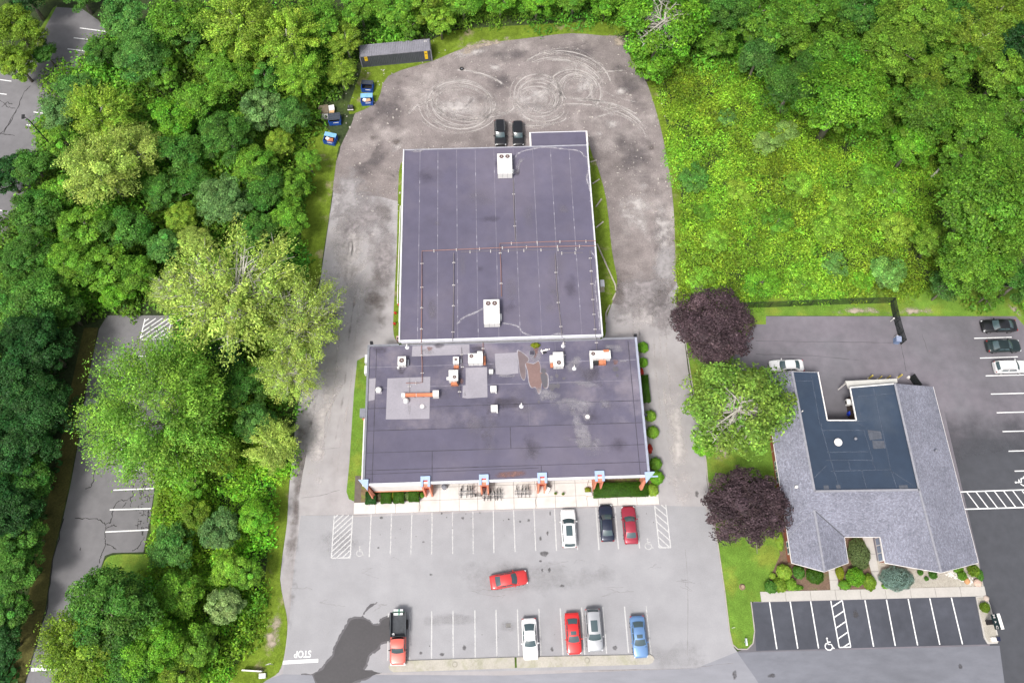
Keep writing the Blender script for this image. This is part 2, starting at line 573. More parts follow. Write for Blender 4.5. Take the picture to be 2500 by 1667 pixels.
struct('island_grass', tri_poly(MB(), smooth_poly(PP([(262, 1360), (300, 1352), (355, 1352), (372, 1340), (368, 1290), (380, 1190), (396, 1150), (410, 1160), (395, 1300), (380, 1420), (300, 1450), (240, 1440), (248, 1392)]), 3), 0.03), m_lawn, 'grass corner of the cracked side lot', 'verge')
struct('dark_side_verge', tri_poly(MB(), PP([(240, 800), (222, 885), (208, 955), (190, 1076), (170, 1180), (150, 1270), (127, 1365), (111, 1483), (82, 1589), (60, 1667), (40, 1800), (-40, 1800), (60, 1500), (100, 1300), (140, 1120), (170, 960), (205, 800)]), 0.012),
       M('brown_verge', (0.085, 0.080, 0.022), 0.95, layers=((0.4, 5, 0.3), (4, 6, 0.3))), 'brownish verge left of the cracked side lot', 'verge')  # brownish ground colour of the verge itself

# worn earth on verges (fade out into the grass)
m_earth = fade_mat('bare_earth_patch', (0.40, 0.335, 0.27), scale=0.7, lo=0.2, hi=1.2, opacity=0.9, amp=3.2)
for k, pts in enumerate([[(1335 + 700, 752), (2120, 748), (2170, 756), (2165, 768), (2060, 770), (2030, 764)], [(2180, 752), (2280, 745), (2290, 760), (2250, 770), (2180, 769)],
                         [(2455, 735), (2500, 760), (2500, 790), (2470, 760)], [(640, 1540), (680, 1470), (690, 1520), (685, 1580), (650, 1600)],
                         [(1480, 90), (1530, 80), (1540, 125), (1500, 120)], [(1110, 110), (1200, 92), (1300, 90), (1190, 115), (1140, 140), (1105, 140)], [(1655, 740), (1680, 740), (1690, 800), (1672, 810)],
                         [(1700, 1080), (1760, 1040), (1800, 1090), (1760, 1140)]]):
    MB().blotch(smooth_poly(PP(pts), 4), 0.036, 0.12).build('earth_patch', m_earth, lawn)

# ---- soft wear on drives and yard
m_dirt = fade_mat('brown_dirt_wear', (0.135, 0.112, 0.103), scale=0.45, lo=0.2, hi=1.7, opacity=0.75, amp=3.0)
m_dust = fade_mat('pale_dust_wear', (0.50, 0.465, 0.455), scale=0.5, lo=0.1, hi=1.5, opacity=0.9, amp=3.0)
m_damp = fade_mat('dark_gravel_wear', (0.13, 0.115, 0.12), scale=0.35, lo=0.1, hi=1.6, opacity=0.75, amp=3.0)


def wear(pts, mat, par, z, inner=0.15, name='worn_patch'):
    return MB().blotch(smooth_poly(PP(pts), 4), z, inner).build(name, mat, par)


for pts in [[(707, 1130), (725, 1000), (748, 870), (790, 880), (765, 1000), (745, 1130), (735, 1258), (730, 1400), (718, 1500), (700, 1580), (695, 1480), (686, 1413), (695, 1300)],
            [(905, 480), (960, 480), (965, 520), (950, 570), (905, 570)], [(895, 640), (960, 560), (960, 800), (880, 840), (870, 760)],
            [(1480, 600), (1530, 640), (1560, 720), (1520, 800), (1490, 780)], [(780, 740), (830, 700), (850, 740), (840, 860), (780, 860)]]:
    wear(pts, m_dirt, drive, 0.0105)
for pts in [[(800, 480), (900, 440), (930, 600), (890, 800), (800, 760), (790, 640)], [(860, 900), (800, 1000), (790, 1180), (730, 1200), (750, 1020), (800, 880)], [(1590, 500), (1640, 480), (1650, 680), (1600, 700)], [(835, 470), (895, 480), (900, 600), (870, 760), (820, 720), (815, 600)], [(1500, 700), (1560, 660), (1640, 720), (1650, 820), (1560, 830), (1500, 790)],
            [(1610, 900), (1660, 910), (1690, 1100), (1700, 1240), (1640, 1240), (1620, 1050)], [(1515, 450), (1590, 440), (1600, 560), (1560, 600), (1510, 560)]]:
    wear(pts, m_dust, drive, 0.011)
for pts in [[(930, 200), (1000, 190), (1010, 260), (960, 330), (880, 340), (880, 290)], [(1140, 135), (1250, 112), (1330, 118), (1300, 145), (1200, 160)], [(1320, 108), (1430, 102), (1490, 135), (1440, 160), (1340, 140)], [(1470, 140), (1540, 150), (1590, 240), (1570, 290), (1510, 230)], [(1180, 180), (1250, 170), (1260, 210), (1200, 220)],
            [(830, 420), (900, 380), (930, 340), (960, 360), (930, 420), (850, 470)], [(1480, 300), (1560, 300), (1620, 420), (1600, 480), (1500, 420)],
            [(1590, 480), (1640, 500), (1650, 660), (1600, 660)]]:
    wear(pts, m_damp, yard, 0.0095)
for pts in [[(1105, 130), (1190, 110), (1205, 125), (1140, 145), (1110, 145)], [(1190, 155), (1225, 155), (1225, 175), (1195, 175)], [(1060, 225), (1180, 225), (1190, 280), (1080, 300), (1040, 270)],
            [(1265, 255), (1320, 250), (1325, 280), (1270, 285)], [(1390, 190), (1460, 180), (1470, 220), (1400, 230)], [(1250, 225), (1350, 200), (1360, 240), (1260, 290)],
            [(950, 350), (985, 335), (985, 360), (960, 375)], [(1500, 215), (1535, 215), (1535, 232), (1505, 235)], [(1455, 320), (1475, 320), (1475, 335), (1455, 335)], [(1475, 290), (1520, 290), (1515, 315), (1480, 318)]]:
    wear(pts, m_dust, yard, 0.0115)
for pts in [[(1575, 355), (1600, 352), (1605, 372), (1580, 376)], [(955, 345), (975, 330), (985, 345), (965, 365)], [(895, 330), (920, 325), (925, 345), (900, 350)], [(1590, 690), (1625, 690), (1625, 740), (1595, 740)]]:
    wear(pts, m_dirt, yard, 0.0125)

m_fringe = fade_mat('gravel_fringe', (0.255, 0.232, 0.236), scale=0.6, lo=0.0, hi=1.3, opacity=0.9, amp=2.6, var=0.3, grain=1.2)
m_fringe2 = fade_mat('paved_fringe', (0.33, 0.31, 0.315), scale=0.6, lo=0.0, hi=1.3, opacity=0.9, amp=2.6)
for pts in [[(800, 500), (850, 440), (930, 450), (975, 500), (970, 560), (900, 580), (840, 600), (800, 560)], [(890, 560), (970, 540), (965, 700), (920, 720)], [(1480, 690), (1560, 660), (1650, 640), (1660, 740), (1580, 780), (1490, 790)], [(1570, 720), (1655, 700), (1670, 800), (1600, 820)]]:
    wear(pts, m_fringe, yard, 0.0135, 0.3, 'gravel_spill')
for pts in [[(810, 430), (870, 400), (900, 470), (880, 540), (815, 560)], [(1600, 600), (1650, 580), (1655, 700), (1590, 710)]]:
    wear(pts, m_fringe2, yard, 0.0138, 0.3, 'gravel_spill')

# ---- tyre tracks of circling cars in the yard
m_track = fade_mat('pale_tyre_track', (0.47, 0.435, 0.42), scale=0.7, lo=-0.15, hi=0.7, opacity=0.8, amp=1.1)
def z7(x, y):
    return (700 + x / 2.45, 40 + y / 2.45)


def arc(cx, cy, rx, ry, a0, a1, tilt=0.0, n=60, grow=0.0):
    out = []
    for i in range(n + 1):
        t = R(a0 + (a1 - a0) * i / n)
        g = 1 + grow * i / n
        x, y = rx * g * math.cos(t), -ry * g * math.sin(t)
        c, s = math.cos(R(tilt)), math.sin(R(tilt))
        out.append(P(*z7(cx + x * c - y * s, cy + x * s + y * c)))
    return out


tracks = [arc(1035, 535, 205, 150, 0, 400, 4, grow=-0.1), arc(1050, 525, 185, 125, 30, 395, 8), arc(1030, 545, 235, 150, 150, 345, 2), arc(1060, 500, 190, 118, 60, 380, 12), arc(1045, 520, 175, 95, 190, 330, 14),
          arc(1500, 470, 140, 122, -60, 250, 5), arc(1510, 480, 125, 100, -90, 170, 8), arc(1500, 490, 150, 110, 200, 395, 4), arc(1490, 500, 120, 80, -60, 200, 0), arc(1520, 460, 115, 112, -120, 110, 0), arc(1530, 560, 130, 70, 180, 360, 0),
          arc(1730, 430, 95, 80, -90, 250, 0), arc(1740, 430, 115, 90, 0, 200, 0), arc(1720, 450, 160, 130, -30, 160, 10), arc(1660, 400, 280, 190, 10, 150, 8), arc(1650, 400, 250, 150, 15, 150, 10), arc(1640, 430, 260, 170, 25, 120, 10),
          arc(1750, 720, 400, 195, 5, 110, 4), arc(1800, 700, 380, 200, 40, 100, 4), arc(1760, 760, 420, 265, 25, 105, 4), arc(1100, 400, 200, 70, 20, 120, 10), arc(900, 640, 180, 140, 95, 160, 0),
          arc(1500, 620, 170, 35, 170, 380, -4), arc(1240, 560, 120, 40, 180, 380, -10)]
rng = random.Random(5)
for t in tracks:
    n = len(t)
    ph = rng.random() * 6
    st_ = rng.uniform(0.7, 1.0)
    cen = sum(t, Vector()) / n
    for gq in (1.25, -0.55):
        t3 = [q + (cen - q).normalized() * (gq + 0.25 * math.sin(i * .13 + ph)) for i, q in enumerate(t)]
        if n > 30:
            MB().ribbon(t3, rng.uniform(0.15, 0.26), 0.0146, fade=[0.5 * st_ * min(1, 0.1 * i, 0.1 * (n - 1 - i)) * (0.6 + 0.4 * math.sin(ph + i * 0.17)) for i in range(n)]).build('tyre_track', m_track, yard)
    t2 = [q + (cen - q).normalized() * (0.75 + 0.1 * math.sin(i * .1)) for i, q in enumerate(t)]
    if n > 30:
        MB().ribbon(t2, rng.uniform(0.2, 0.34), 0.0150, fade=[0.62 * st_ * min(1, 0.12 * i, 0.12 * (n - 1 - i)) * (0.7 + 0.3 * math.sin(ph + i * 0.31)) for i in range(n)]).build('tyre_track', m_track, yard)
    MB().ribbon(t, rng.uniform(0.26, 0.42), 0.0155, fade=[st_ * min(1, 0.25 * i, 0.25 * (n - 1 - i)) * (0.72 + 0.28 * math.sin(ph + i * 0.23)) for i in range(n)]).build('tyre_track', m_track, yard)
for i in range(26):            # fainter wandering wheel ruts
    x0, y0 = rng.uniform(880, 1600), rng.uniform(130, 420)
    a = rng.uniform(0, 6.28)
    k = rng.uniform(-0.05, 0.05)
    pts = []
    for j in range(16):
        pts.append(P(x0, y0))
        x0 += 7 * math.cos(a)
        y0 += 4 * math.sin(a)
        a += k
    if all(-26 < q.x < 30 for q in pts):
        MB().ribbon(pts, rng.uniform(0.2, 0.6), 0.014, fade=[rng.uniform(0.25, 0.6) * min(1, .3 * j, .3 * (15 - j)) for j in range(16)]).build('tyre_track', rng.choice((m_track, m_damp)), yard)
for x0 in (1625, 1640, 1655, 1575, 1590, 845, 870, 885):   # long wheel ruts on the drives
    pts = []
    for j in range(14):
        y = (560 + 50 * j)
        if x0 < 1000:
            x = x0 - (y - 560) * 0.135 + 20 + 3 * math.sin(j)
        else:
            x = x0 + (y - 560) * 0.055 - 40 + 4 * math.sin(j * 0.8)
        pts.append(P(x, y))
    MB().ribbon(pts, 0.55, 0.0130, fade=[0.75 * min(1, .3 * j, .3 * (13 - j)) * rng.uniform(.5, 1) for j in range(14)]).build('tyre_track', rng.choice((m_dust, m_dirt)), drive)

# scattered stones and litter in the yard (too many and small to count)
st = MB()
for i in range(900):
    q = P(rng.uniform(840, 1640), rng.uniform(100, 520))
    if -13 < q.x < 12.5 and q.y < 76:
        continue
    s = rng.uniform(0.03, 0.13) * (1.6 if rng.random() < .08 else 1)
    st.box((q.x, q.y, s * 0.3), (s * 2, s * 1.4, s * 0.9), rng.random() * 3, 0.6)
o = st.build('loose_stones', M('pale_stone', (0.42, 0.39, 0.36), 0.9, layers=((1, 4, 0.3),)), None)
o['kind'] = 'stuff'
o['label'] = 'loose pale stones scattered over the gravel yard'
o['category'] = 'gravel'

# ---- painted lines
def line(a, b, par, wd=0.12, z=0.022, mat=None, name='parking_line'):
    return MB().ribbon([P(*a), P(*b)], wd, z).build(name, mat or m_paint, par)


def oldline(a, b, par, wd=0.16, z=0.014, k=1.0):
    p, q = P(*a), P(*b)
    pts = [p.lerp(q, i / 6) for i in range(7)]
    mb = MB().ribbon(pts, wd, z, fade=k)
    mb.fade = [k if f else k * 0.55 for f in mb.fade]
    return mb.build('parking_line', m_paint_old, par)


def z3(x, y):
    return (650 + x / 3.22, 1180 + y / 3.22)


def z4(x, y):
    return (1200 + x / 3.22, 1180 + y / 3.22)


for a, b, k in [((825, 240), (810, 578), .85), ((985, 235), (975, 560), .75), ((1145, 230), (1137, 562), .8), ((1304, 228), (1301, 556), .8), ((1465, 222), (1465, 552), .7), ((1625, 218), (1627, 552), .75), ((1785, 212), (1790, 545), .95)]:
    oldline(z3(*a), z3(*b), lot, k=k)
for a, b, k in [((173, 205), (185, 535), .85), ((333, 200), (347, 528), .85), ((494, 196), (511, 527), .9), ((652, 192), (676, 520), .9), ((820, 187), (845, 520), 1.0), ((970, 184), (998, 515), 1.1), ((1133, 180), (1164, 508), 1.0)]:
    oldline(z4(*a), z4(*b), lot, k=k)
for a, b, k in [((960, 1020), (955, 1390), .95), ((1130, 1010), (1127, 1385), .9), ((1301, 1000), (1299, 1375), 1.0), ((1468, 997), (1470, 1368), .9), ((1640, 995), (1643, 1365), .95), ((1806, 990), (1813, 1360), .9)]:
    oldline(z3(*a), z3(*b), lot, k=k)
for a, b, k in [((203, 985), (215, 1355), .9), ((372, 982), (388, 1350), .9), ((540, 978), (563, 1348), 1.0), ((708, 972), (733, 1343), 1.0), ((875, 968), (905, 1335), 1.0), ((1045, 965), (1077, 1328), 1.0), ((1215, 960), (1255, 1340), .75)]:
    oldline(z4(*a), z4(*b), lot, k=k)


def hatch(c, n, par, mat_new, flip, wd=0.12, z=0.022, dt=0.4):
    """c: four corners tl, tr, br, bl in picture points; n diagonal bars between the two long sides, each falling by dt of their length"""
    tl, tr, br, bl = [P(*q) for q in c]
    out = [(tl, bl), (tr, br), (bl, br)]
    for i in range(n):
        t0 = -dt + (1 + dt) * (i + 0.6) / n
        t1 = t0 + dt                                  # high end, low end
        s0 = max(0.0, -t0 / dt)
        s1 = min(1.0, (1 - t0) / dt)
        hi, lo = (tr, tl) if flip else (tl, tr)
        hb, lb = (br, bl) if flip else (bl, br)

        def at(s_):
            t = t0 + dt * s_
            return hi.lerp(hb, t).lerp(lo.lerp(lb, t), s_)
        if s1 - s0 > 0.1:
            out.append((at(s0), at(s1)))
    for a, b in out:
        pts = [a.lerp(b, i / 5) for i in range(6)]
        if mat_new:
            MB().ribbon([a, b], wd, z).build('hatch_line', m_paint, par)
        else:
            mb = MB().ribbon(pts, wd + 0.03, z, fade=1.0)
            mb.fade = [1.0 if f else 0.55 for f in mb.fade]
            mb.build('hatch_line', m_paint_old, par)
        z += 0.0005


hatch([z3(535, 247), z3(680, 245), z3(660, 583), z3(512, 585)], 11, lot, False, True, z=0.014, dt=0.42)
hatch([z4(1282, 172), z4(1370, 165), z4(1408, 503), z4(1318, 503)], 7, lot, False, False, z=0.014, dt=0.27)


def wheelchair(c, size, rz, par, mat, z):
    """the painted wheelchair figure: head, back, seat, leg and wheel ring"""
    cx, cy = c.x, c.y
    ca, sa = math.cos(rz), math.sin(rz)

    def T(x, y):
        return Vector((cx + (x * ca - y * sa) * size, cy + (x * sa + y * ca) * size, z))
    mb = MB()
    mb.poly([T(-0.05 + 0.11 * math.cos(a * math.pi / 5), 0.62 + 0.11 * math.sin(a * math.pi / 5)) for a in range(10)])
    wd = 0.13 * size
    mb.ribbon([T(-0.05, 0.46), T(-0.02, 0.02), T(0.32, 0.0), T(0.48, -0.42), T(0.62, -0.38)], wd, z + 0.0004)
    mb.ribbon([T(-0.03, 0.26), T(0.28, 0.24)], wd * 0.85, z + 0.0008)
    mb.ribbon([T(0.0 + 0.40 * math.cos(R(a)), -0.20 + 0.38 * math.sin(R(a))) for a in range(115, 350, 15)], wd * 0.9, z + 0.0012)
    return mb.build('wheelchair_symbol', mat, par)


m_faint = M('faded_white_paint', (0.42, 0.415, 0.42), 0.8, layers=((2.5, 6, 0.2),))
wheelchair(P(*z3(735, 535)), 1.0, math.pi * 0.0, lot, m_faint, 0.016)
wheelchair(P(*z4(1232, 478)), 1.1, 0.0, lot, m_faint, 0.016)

# STOP lettering and bars
def stop(cx, cy, size, par, z, sx):
    text_mesh('stop_lettering', 'STOP', size, P(cx, cy, z), math.pi + R(1.5), m_paint, par, sx=sx, offset=0.02)


stop(739, 1595, 1.15, lot, 0.016, 0.78)
MB().ribbon([P(690, 1616.5), P(777, 1611.5)], 0.42, 0.016).build('stop_line', m_paint, lot)
stop(114, 1622, 1.0, llot, 0.012, 0.8)
MB().ribbon([P(76, 1634), P(140, 1630)], 0.40, 0.012).build('stop_line', m_paint, llot)

# sealed stalls on the right
def z6(x, y):
    return (1700 + x / 2.94, 1150 + y / 2.94)


for a, b in [((525, 938), (578, 1275)), ((673, 934), (728, 1271)), ((820, 932), (877, 1269)), ((1210, 924), (1272, 1257)), ((1364, 919), (1428, 1252)), ((1520, 915), (1588, 1248)), ((1675, 910), (1747, 1243)), ((1830, 906), (1910, 1240))]:
    line(z6(*a), z6(*b), seal, 0.15)
hatch([z6(965, 929), z6(1047, 926), z6(1108, 1260), z6(1025, 1263)], 5, seal, True, True, wd=0.14, dt=0.14)
wheelchair(P(*z6(948, 1242)), 1.15, R(2), seal, m_paint, 0.022)


def z5(x, y):
    return (1600 + x / 2.613, 700 + y / 2.613)


for a, b in [((2033, 329), (2272, 322)), ((2070, 455), (2312, 447)), ((2107, 568), (2380, 561)), ((2140, 684), (2420, 677)), ((2177, 803), (2450, 796)), ((2215, 923), (2480, 916)), ((2253, 1048), (2520, 1041)), ((2292, 1175), (2560, 1168))]:
    line(z5(*a), z5(*b), seal2, 0.14)
a0, a1, b0, b1 = z6(1897, 148), z6(2600, 125), z6(1930, 272), z6(2640, 250)
line(a0, a1, seal2, 0.16, 0.0222)
line(b0, b1, seal2, 0.16, 0.0222)
for i in range(11):
    line(z6(1940 + 66 * i, 149 - 2.1 * i), z6(2030 + 66 * i, 268 - 2.0 * i), seal2, 0.14, 0.0215, name='hatch_line')
wheelchair(P(2494, 1176), 1.3, R(90), seal2, m_paint, 0.0222)

# left lots
for a, b in [((277, 1196), (375, 1192)), ((268, 1244), (368, 1241)), ((257, 1298), (362, 1293)), ((287, 1149), (372, 1145)), ((296, 1097), (378, 1092)), ((308, 1040), (385, 1036)), ((318, 980), (390, 976)), ((326, 925), (395, 920)), ((335, 870), (398, 866))]:
    line(a, b, llot, 0.16, 0.008)
hatch([(354, 778), (420, 776), (408, 827), (342, 829)], 8, llot, True, True, wd=0.14, z=0.008, dt=1.0)
for a, b in [((195, 69), (263, 78)), ((180, 93), (215, 97)), ((165, 120), (215, 126)), ((0, 195), (28, 199)), ((-10, 228), (16, 231)), ((82, 274), (110, 278)), ((65, 305), (95, 309)), ((-20, 510), (20, 517)), ((-20, 549), (12, 555))]:
    line(a, b, ulot, 0.17, 0.008)

# ---- cracks in the left lot
def crack(pts, par, wd=0.09, z=0.0065, jit=0.12, seed=0, mat=None):
    r = random.Random(seed)
    w3 = [P(*p) for p in pts]
    out = []
    for i in range(len(w3) - 1):
        for k in range(6):
            q = w3[i].lerp(w3[i + 1], k / 6)
            out.append(q + Vector((r.uniform(-jit, jit), r.uniform(-jit, jit), 0)))
    out.append(w3[-1])
    MB().ribbon(out, [wd * r.uniform(0.4, 1.3) for _ in out], z).build('crack', mat or m_crack, par)


def z5b(x, y):
    return (x / 2.542, 1050 + y / 2.542)


cr = [[(485, 108), (610, 113)], [(625, 113), (622, 190), (595, 215), (580, 310), (560, 355), (530, 362)], [(625, 155), (740, 157)], [(468, 545), (600, 548), (655, 580), (650, 660), (655, 710), (630, 760), (618, 825)],
      [(655, 580), (690, 570), (700, 490), (720, 450), (755, 428), (770, 440), (825, 410)], [(655, 615), (690, 590), (725, 592)], [(660, 705), (700, 722), (720, 740)], [(825, 410), (828, 350), (840, 300), (870, 300)], [(775, 342), (830, 342)], [(815, 410), (812, 475)],
      [(760, 475), (785, 450)], [(895, 660), (860, 730), (820, 745)], [(230, 1355), (300, 1330)], [(420, 1105), (455, 1105)], [(500, 730), (498, 745)]]
for i, c in enumerate(cr):
    crack([z5b(*p) for p in c], llot, 0.11, seed=i)
r2 = random.Random(3)
for i in range(60):
    y = r2.uniform(250, 640)
    x = 905 - (y - 250) * 0.05 + r2.uniform(-35, 35)
    dx, dy = (r2.uniform(-30, 30), r2.uniform(-6, 6)) if i % 2 else (r2.uniform(-5, 5), r2.uniform(15, 45))
    crack([z5b(x, y), z5b(x + dx, y + dy)], llot, 0.09, jit=0.06, seed=100 + i)
crack([(63, 1667), (85, 1589), (114, 1483), (130, 1365), (156, 1265)], llot, 0.16, seed=71)
for i, c in enumerate([[(40, 270), (60, 225), (75, 210)], [(0, 330), (25, 300), (40, 270)], [(8, 325), (40, 270)], [(0, 245), (20, 262), (38, 265)], [(5, 260), (18, 250), (30, 255)], [(0, 326), (36, 332)], [(116, 147), (145, 146)]]):
    crack(c, ulot, 0.12, seed=200 + i)
for i, c in enumerate([[(735, 1215), (790, 1208), (830, 1195)], [(720, 1105), (830, 1092)], [(745, 1258), (900, 1256)]]):
    crack(c, drive, 0.05, z=0.0145, seed=300 + i, jit=0.05, mat=m_hair)
crack([(1673, 1340), (1680, 1420), (1678, 1600)], lot, 0.05, z=0.0125, seed=310, jit=0.04, mat=m_hair)
rh = random.Random(12)
for i in range(16):
    x, y = rh.uniform(760, 1680), rh.uniform(1370, 1480)
    pts = [(x, y)]
    for k in range(rh.randint(2, 4)):
        pts.append((pts[-1][0] + rh.uniform(-45, 60), pts[-1][1] + rh.uniform(-14, 14)))
    crack(pts, lot, 0.035, z=0.0122, seed=500 + i, jit=0.08, mat=m_hair)
crack([(1420, 1636), (1660, 1632), (1790, 1618)], road, 0.05, z=0.0135, seed=311, jit=0.04, mat=m_hair)
for i, c in enumerate([[z5(640, 345), z5(900, 350), z5(1200, 352), z5(1560, 358)], [z5(1560, 350), z5(1580, 440), z5(1600, 540)], [z5(640, 430), z5(1000, 440), z5(1300, 470)], [z5(1700, 300), z5(1740, 420)]]):
    crack(c, rlot, 0.07, z=0.0165, seed=320 + i, jit=0.05, mat=M('hairline_crack_dark', (0.085, 0.078, 0.086), 0.9))

# ---- wet patch by the pickup, drain, oil spots
m_wet = M('wet_asphalt', (0.056, 0.053, 0.057), 0.55, layers=((0.3, 4, 0.08), (3, 6, 0.08)), spec=0.35)
m_wet_rim = M('damp_asphalt', (0.105, 0.100, 0.108), 0.7, layers=((0.8, 5, 0.15),))
WET = [(750, 1040), (790, 970), (865, 935), (860, 945), (800, 990), (765, 1040), (815, 1070), (840, 1098), (885, 1100), (890, 1070), (935, 1040), (985, 1045), (990, 1230), (915, 1260), (880, 1310), (815, 1360), (795, 1430), (780, 1460), (905, 1482), (850, 1500), (790, 1540), (700, 1568), (640, 1610),
       (520, 1640), (410, 1600), (355, 1505), (270, 1498), (350, 1494), (430, 1450), (455, 1410), (515, 1350), (525, 1300), (565, 1210), (620, 1120), (660, 1055)]
wj = random.Random(4)
WETS = [q + Vector((wj.uniform(-.10, .10), wj.uniform(-.10, .10), 0)) for q in smooth_poly(PP([z3(*p) for p in WET]), 5)]
c = sum(WETS, Vector()) / len(WETS)
tri_poly(wt := MB(), WETS, 0.0125)
wt.build('water_stain', m_wet_rim, lot)
WETI = smooth_poly(PP([z3(*p) for p in [(752, 1062), (812, 1086), (840, 1112), (892, 1112), (905, 1080), (940, 1058), (980, 1060), (982, 1220), (908, 1245), (868, 1296), (805, 1345), (782, 1420), (765, 1462), (880, 1484), (780, 1528), (700, 1550), (620, 1596), (520, 1622), (425, 1590), (375, 1505), (445, 1462), (470, 1420), (530, 1355), (540, 1305), (580, 1220), (632, 1130), (672, 1070)]]), 3)
tri_poly(wt := MB(), WETI, 0.0145)
wt.build('water_stain', m_wet, lot)
m_oil = fade_mat('oil_spot', (0.085, 0.080, 0.082), scale=3.0, lo=0.2, hi=1.3, opacity=0.6, amp=2.2)
spots = [(*z4(415, 550), 1.0, 0.7), (*z4(292, 290), .35, .35), (*z4(225, 297), .25, .25), (*z4(135, 280), .2, .2), (*z4(440, 390), .25, .6), (*z4(385, 430), .3, .6), (*z4(455, 680), .3, .5), (*z4(398, 680), .2, .4), (*z4(555, 805), .5, .3), (*z4(385, 610), .4, .25),
         (*z4(970, 1290), .5, .5), (*z4(475, 1300), .35, .5), (*z3(1380, 235), .25, .25), (*z3(905, 270), .35, .35), (*z3(880, 505), .25, .25), (*z3(1545, 270), .35, .4), (*z3(1295, 715), .4, .2), (*z3(1380, 1340), .5, .4), (*z3(1555, 1290), .5, .6),
         (*z3(1215, 1330), .35, .3), (*z6(1143, 1022), .7, .9), (*z6(275, 1460), .55, .9), (*z6(540, 1465), .8, .5), (*z6(1895, 1400), .5, .5), (*z4(460, 235), .2, .5), (*z4(1615, 80), .5, .8), (*z3(1680, 230), .25, .2), (*z3(1905, 280), .2, .2), (*z3(1235, 460), .3, .2)]
for k in range(30):
    spots.append((rng.uniform(900, 1600), rng.choice((1265, 1300, 1590, 1560)) + rng.uniform(-15, 15), rng.uniform(.06, .16), rng.uniform(.06, .16)))
for sx, sy, ra, rb in spots:
    q = P(sx, sy)
    ra, rb = ra * 0.75, rb * 0.75
    pts = [(q.x + ra * rng.uniform(.75, 1.2) * math.cos(i * math.pi / 5), q.y + rb * rng.uniform(.75, 1.2) * math.sin(i * math.pi / 5)) for i in range(10)]
    MB().blotch(pts, 0.0275, 0.55).build('oil_spot', m_oil, lot)
m_pale_patch = fade_mat('pale_patch', (0.335, 0.33, 0.34), scale=0.3, lo=0.3, hi=1.8, opacity=0.6, amp=3.0)  # slightly paler asphalt in broken patches
for pts in [[(1215, 1515), (1240, 1505), (1265, 1520), (1262, 1545), (1235, 1550), (1215, 1540)], [(1020, 1500), (1180, 1495), (1190, 1525), (1030, 1530)], [(1550, 1580), (1700, 1560), (1760, 1640), (1600, 1640)], [(760, 1290), (860, 1285), (900, 1330), (780, 1380)],
            [(1100, 1370), (1400, 1360), (1600, 1400), (1400, 1460), (1100, 1450)]]:
    wear(pts, m_pale_patch, lot, 0.0118, 0.4)
for pts in [[(1500, 1190), (1560, 1180), (1640, 1240), (1560, 1230)]]:
    wear(pts, m_pale_patch, drive, 0.0118, 0.4)
g = MB()
q = P(1241, 1526)
g.box((q.x, q.y, 0.012), (0.62, 0.5, 0.024))
dg_ = g.build('drain_frame', M('cast_iron', (0.10, 0.095, 0.09), 0.7, 0.3), lot)
for i in range(4):
    MB().box((q.x - 0.22 + i * 0.15, q.y, 0.029), (0.05, 0.42, 0.008)).build('drain_bar', M('grate_light', (0.35, 0.34, 0.33), 0.7), dg_)

# ---- sidewalk slabs in front of the long building
sw = thing('sidewalk', 'pale concrete sidewalk in front of the long building', 'sidewalk', kind='structure')
A0, B0 = P(863, 1255, 0.12), P(1610, 1231, 0.12)
eu = (B0 - A0).normalized()
ev = Vector((-eu.y, eu.x, 0))
LEN = (B0 - A0).length
MB().prism([A0 + eu * 0.02 + ev * 0.02, B0 - eu * 0.02 + ev * 0.02, B0 + ev * 5.2 - eu * 0.02, A0 + ev * 5.2 + eu * 0.02], 0.0, 0.105).build('slab_bed', m_joint, sw)
rows = [(0.0, 1.55), (1.55, 3.3), (3.3, 5.2)]
jx = [0, 2.9, 5.6, 8.8, 11.6, 14.2, 16.7, 19.0, 21.6, 24.5, 27.2, 30.0, 33.0, 35.6, 38.2, LEN]
r4 = random.Random(11)
for ri, (v0, v1) in enumerate(rows):
    for i in range(len(jx) - 1):
        if ri >= 1 and (i < 3 or i > 11):
            continue
        u0, u1 = jx[i] + 0.022, jx[i + 1] - 0.022
        dz = r4.uniform(-0.006, 0.006)
        q = [A0 + eu * u0 + ev * (v0 + 0.02), A0 + eu * u1 + ev * (v0 + 0.02), A0 + eu * u1 + ev * (v1 - 0.02), A0 + eu * u0 + ev * (v1 - 0.02)]
        MB().prism(q, 0.02, 0.12 + dz).build('slab', m_conc, sw)
# planting strips either side of the porch
bed_soil = M('planting_soil', (0.17, 0.12, 0.07), 0.95, layers=((2, 5, 0.3),), alt=(0.13, 0.18, 0.03), alt_scale=1.0)
MB().prism([A0 + eu * 0.9 + ev * 1.6, A0 + eu * 8.75 + ev * 1.6, A0 + eu * 8.75 + ev * 4.0, A0 + eu * 0.9 + ev * 4.0], 0.02, 0.11).build('planting_bed', bed_soil, sw)
MB().prism([A0 + eu * 33.05 + ev * 1.6, B0 + ev * 1.6, B0 + ev * 4.0, A0 + eu * 33.05 + ev * 4.0], 0.02, 0.11).build('planting_bed', bed_soil, sw)
for i, (u, a) in enumerate([(8.8, 0.5), (31.4, 0.7), (24.6, 0.2)]):
    pts = [A0 + eu * (u + 0.1 * math.sin(k * 1.7 + i) + a * 0.1 * k) + ev * (0.1 + k * 0.5) for k in range(9)]
    MB().ribbon(pts, [0.05 * r4.uniform(.6, 1.4) for _ in pts], 0.131).build('crack', m_joint, sw)

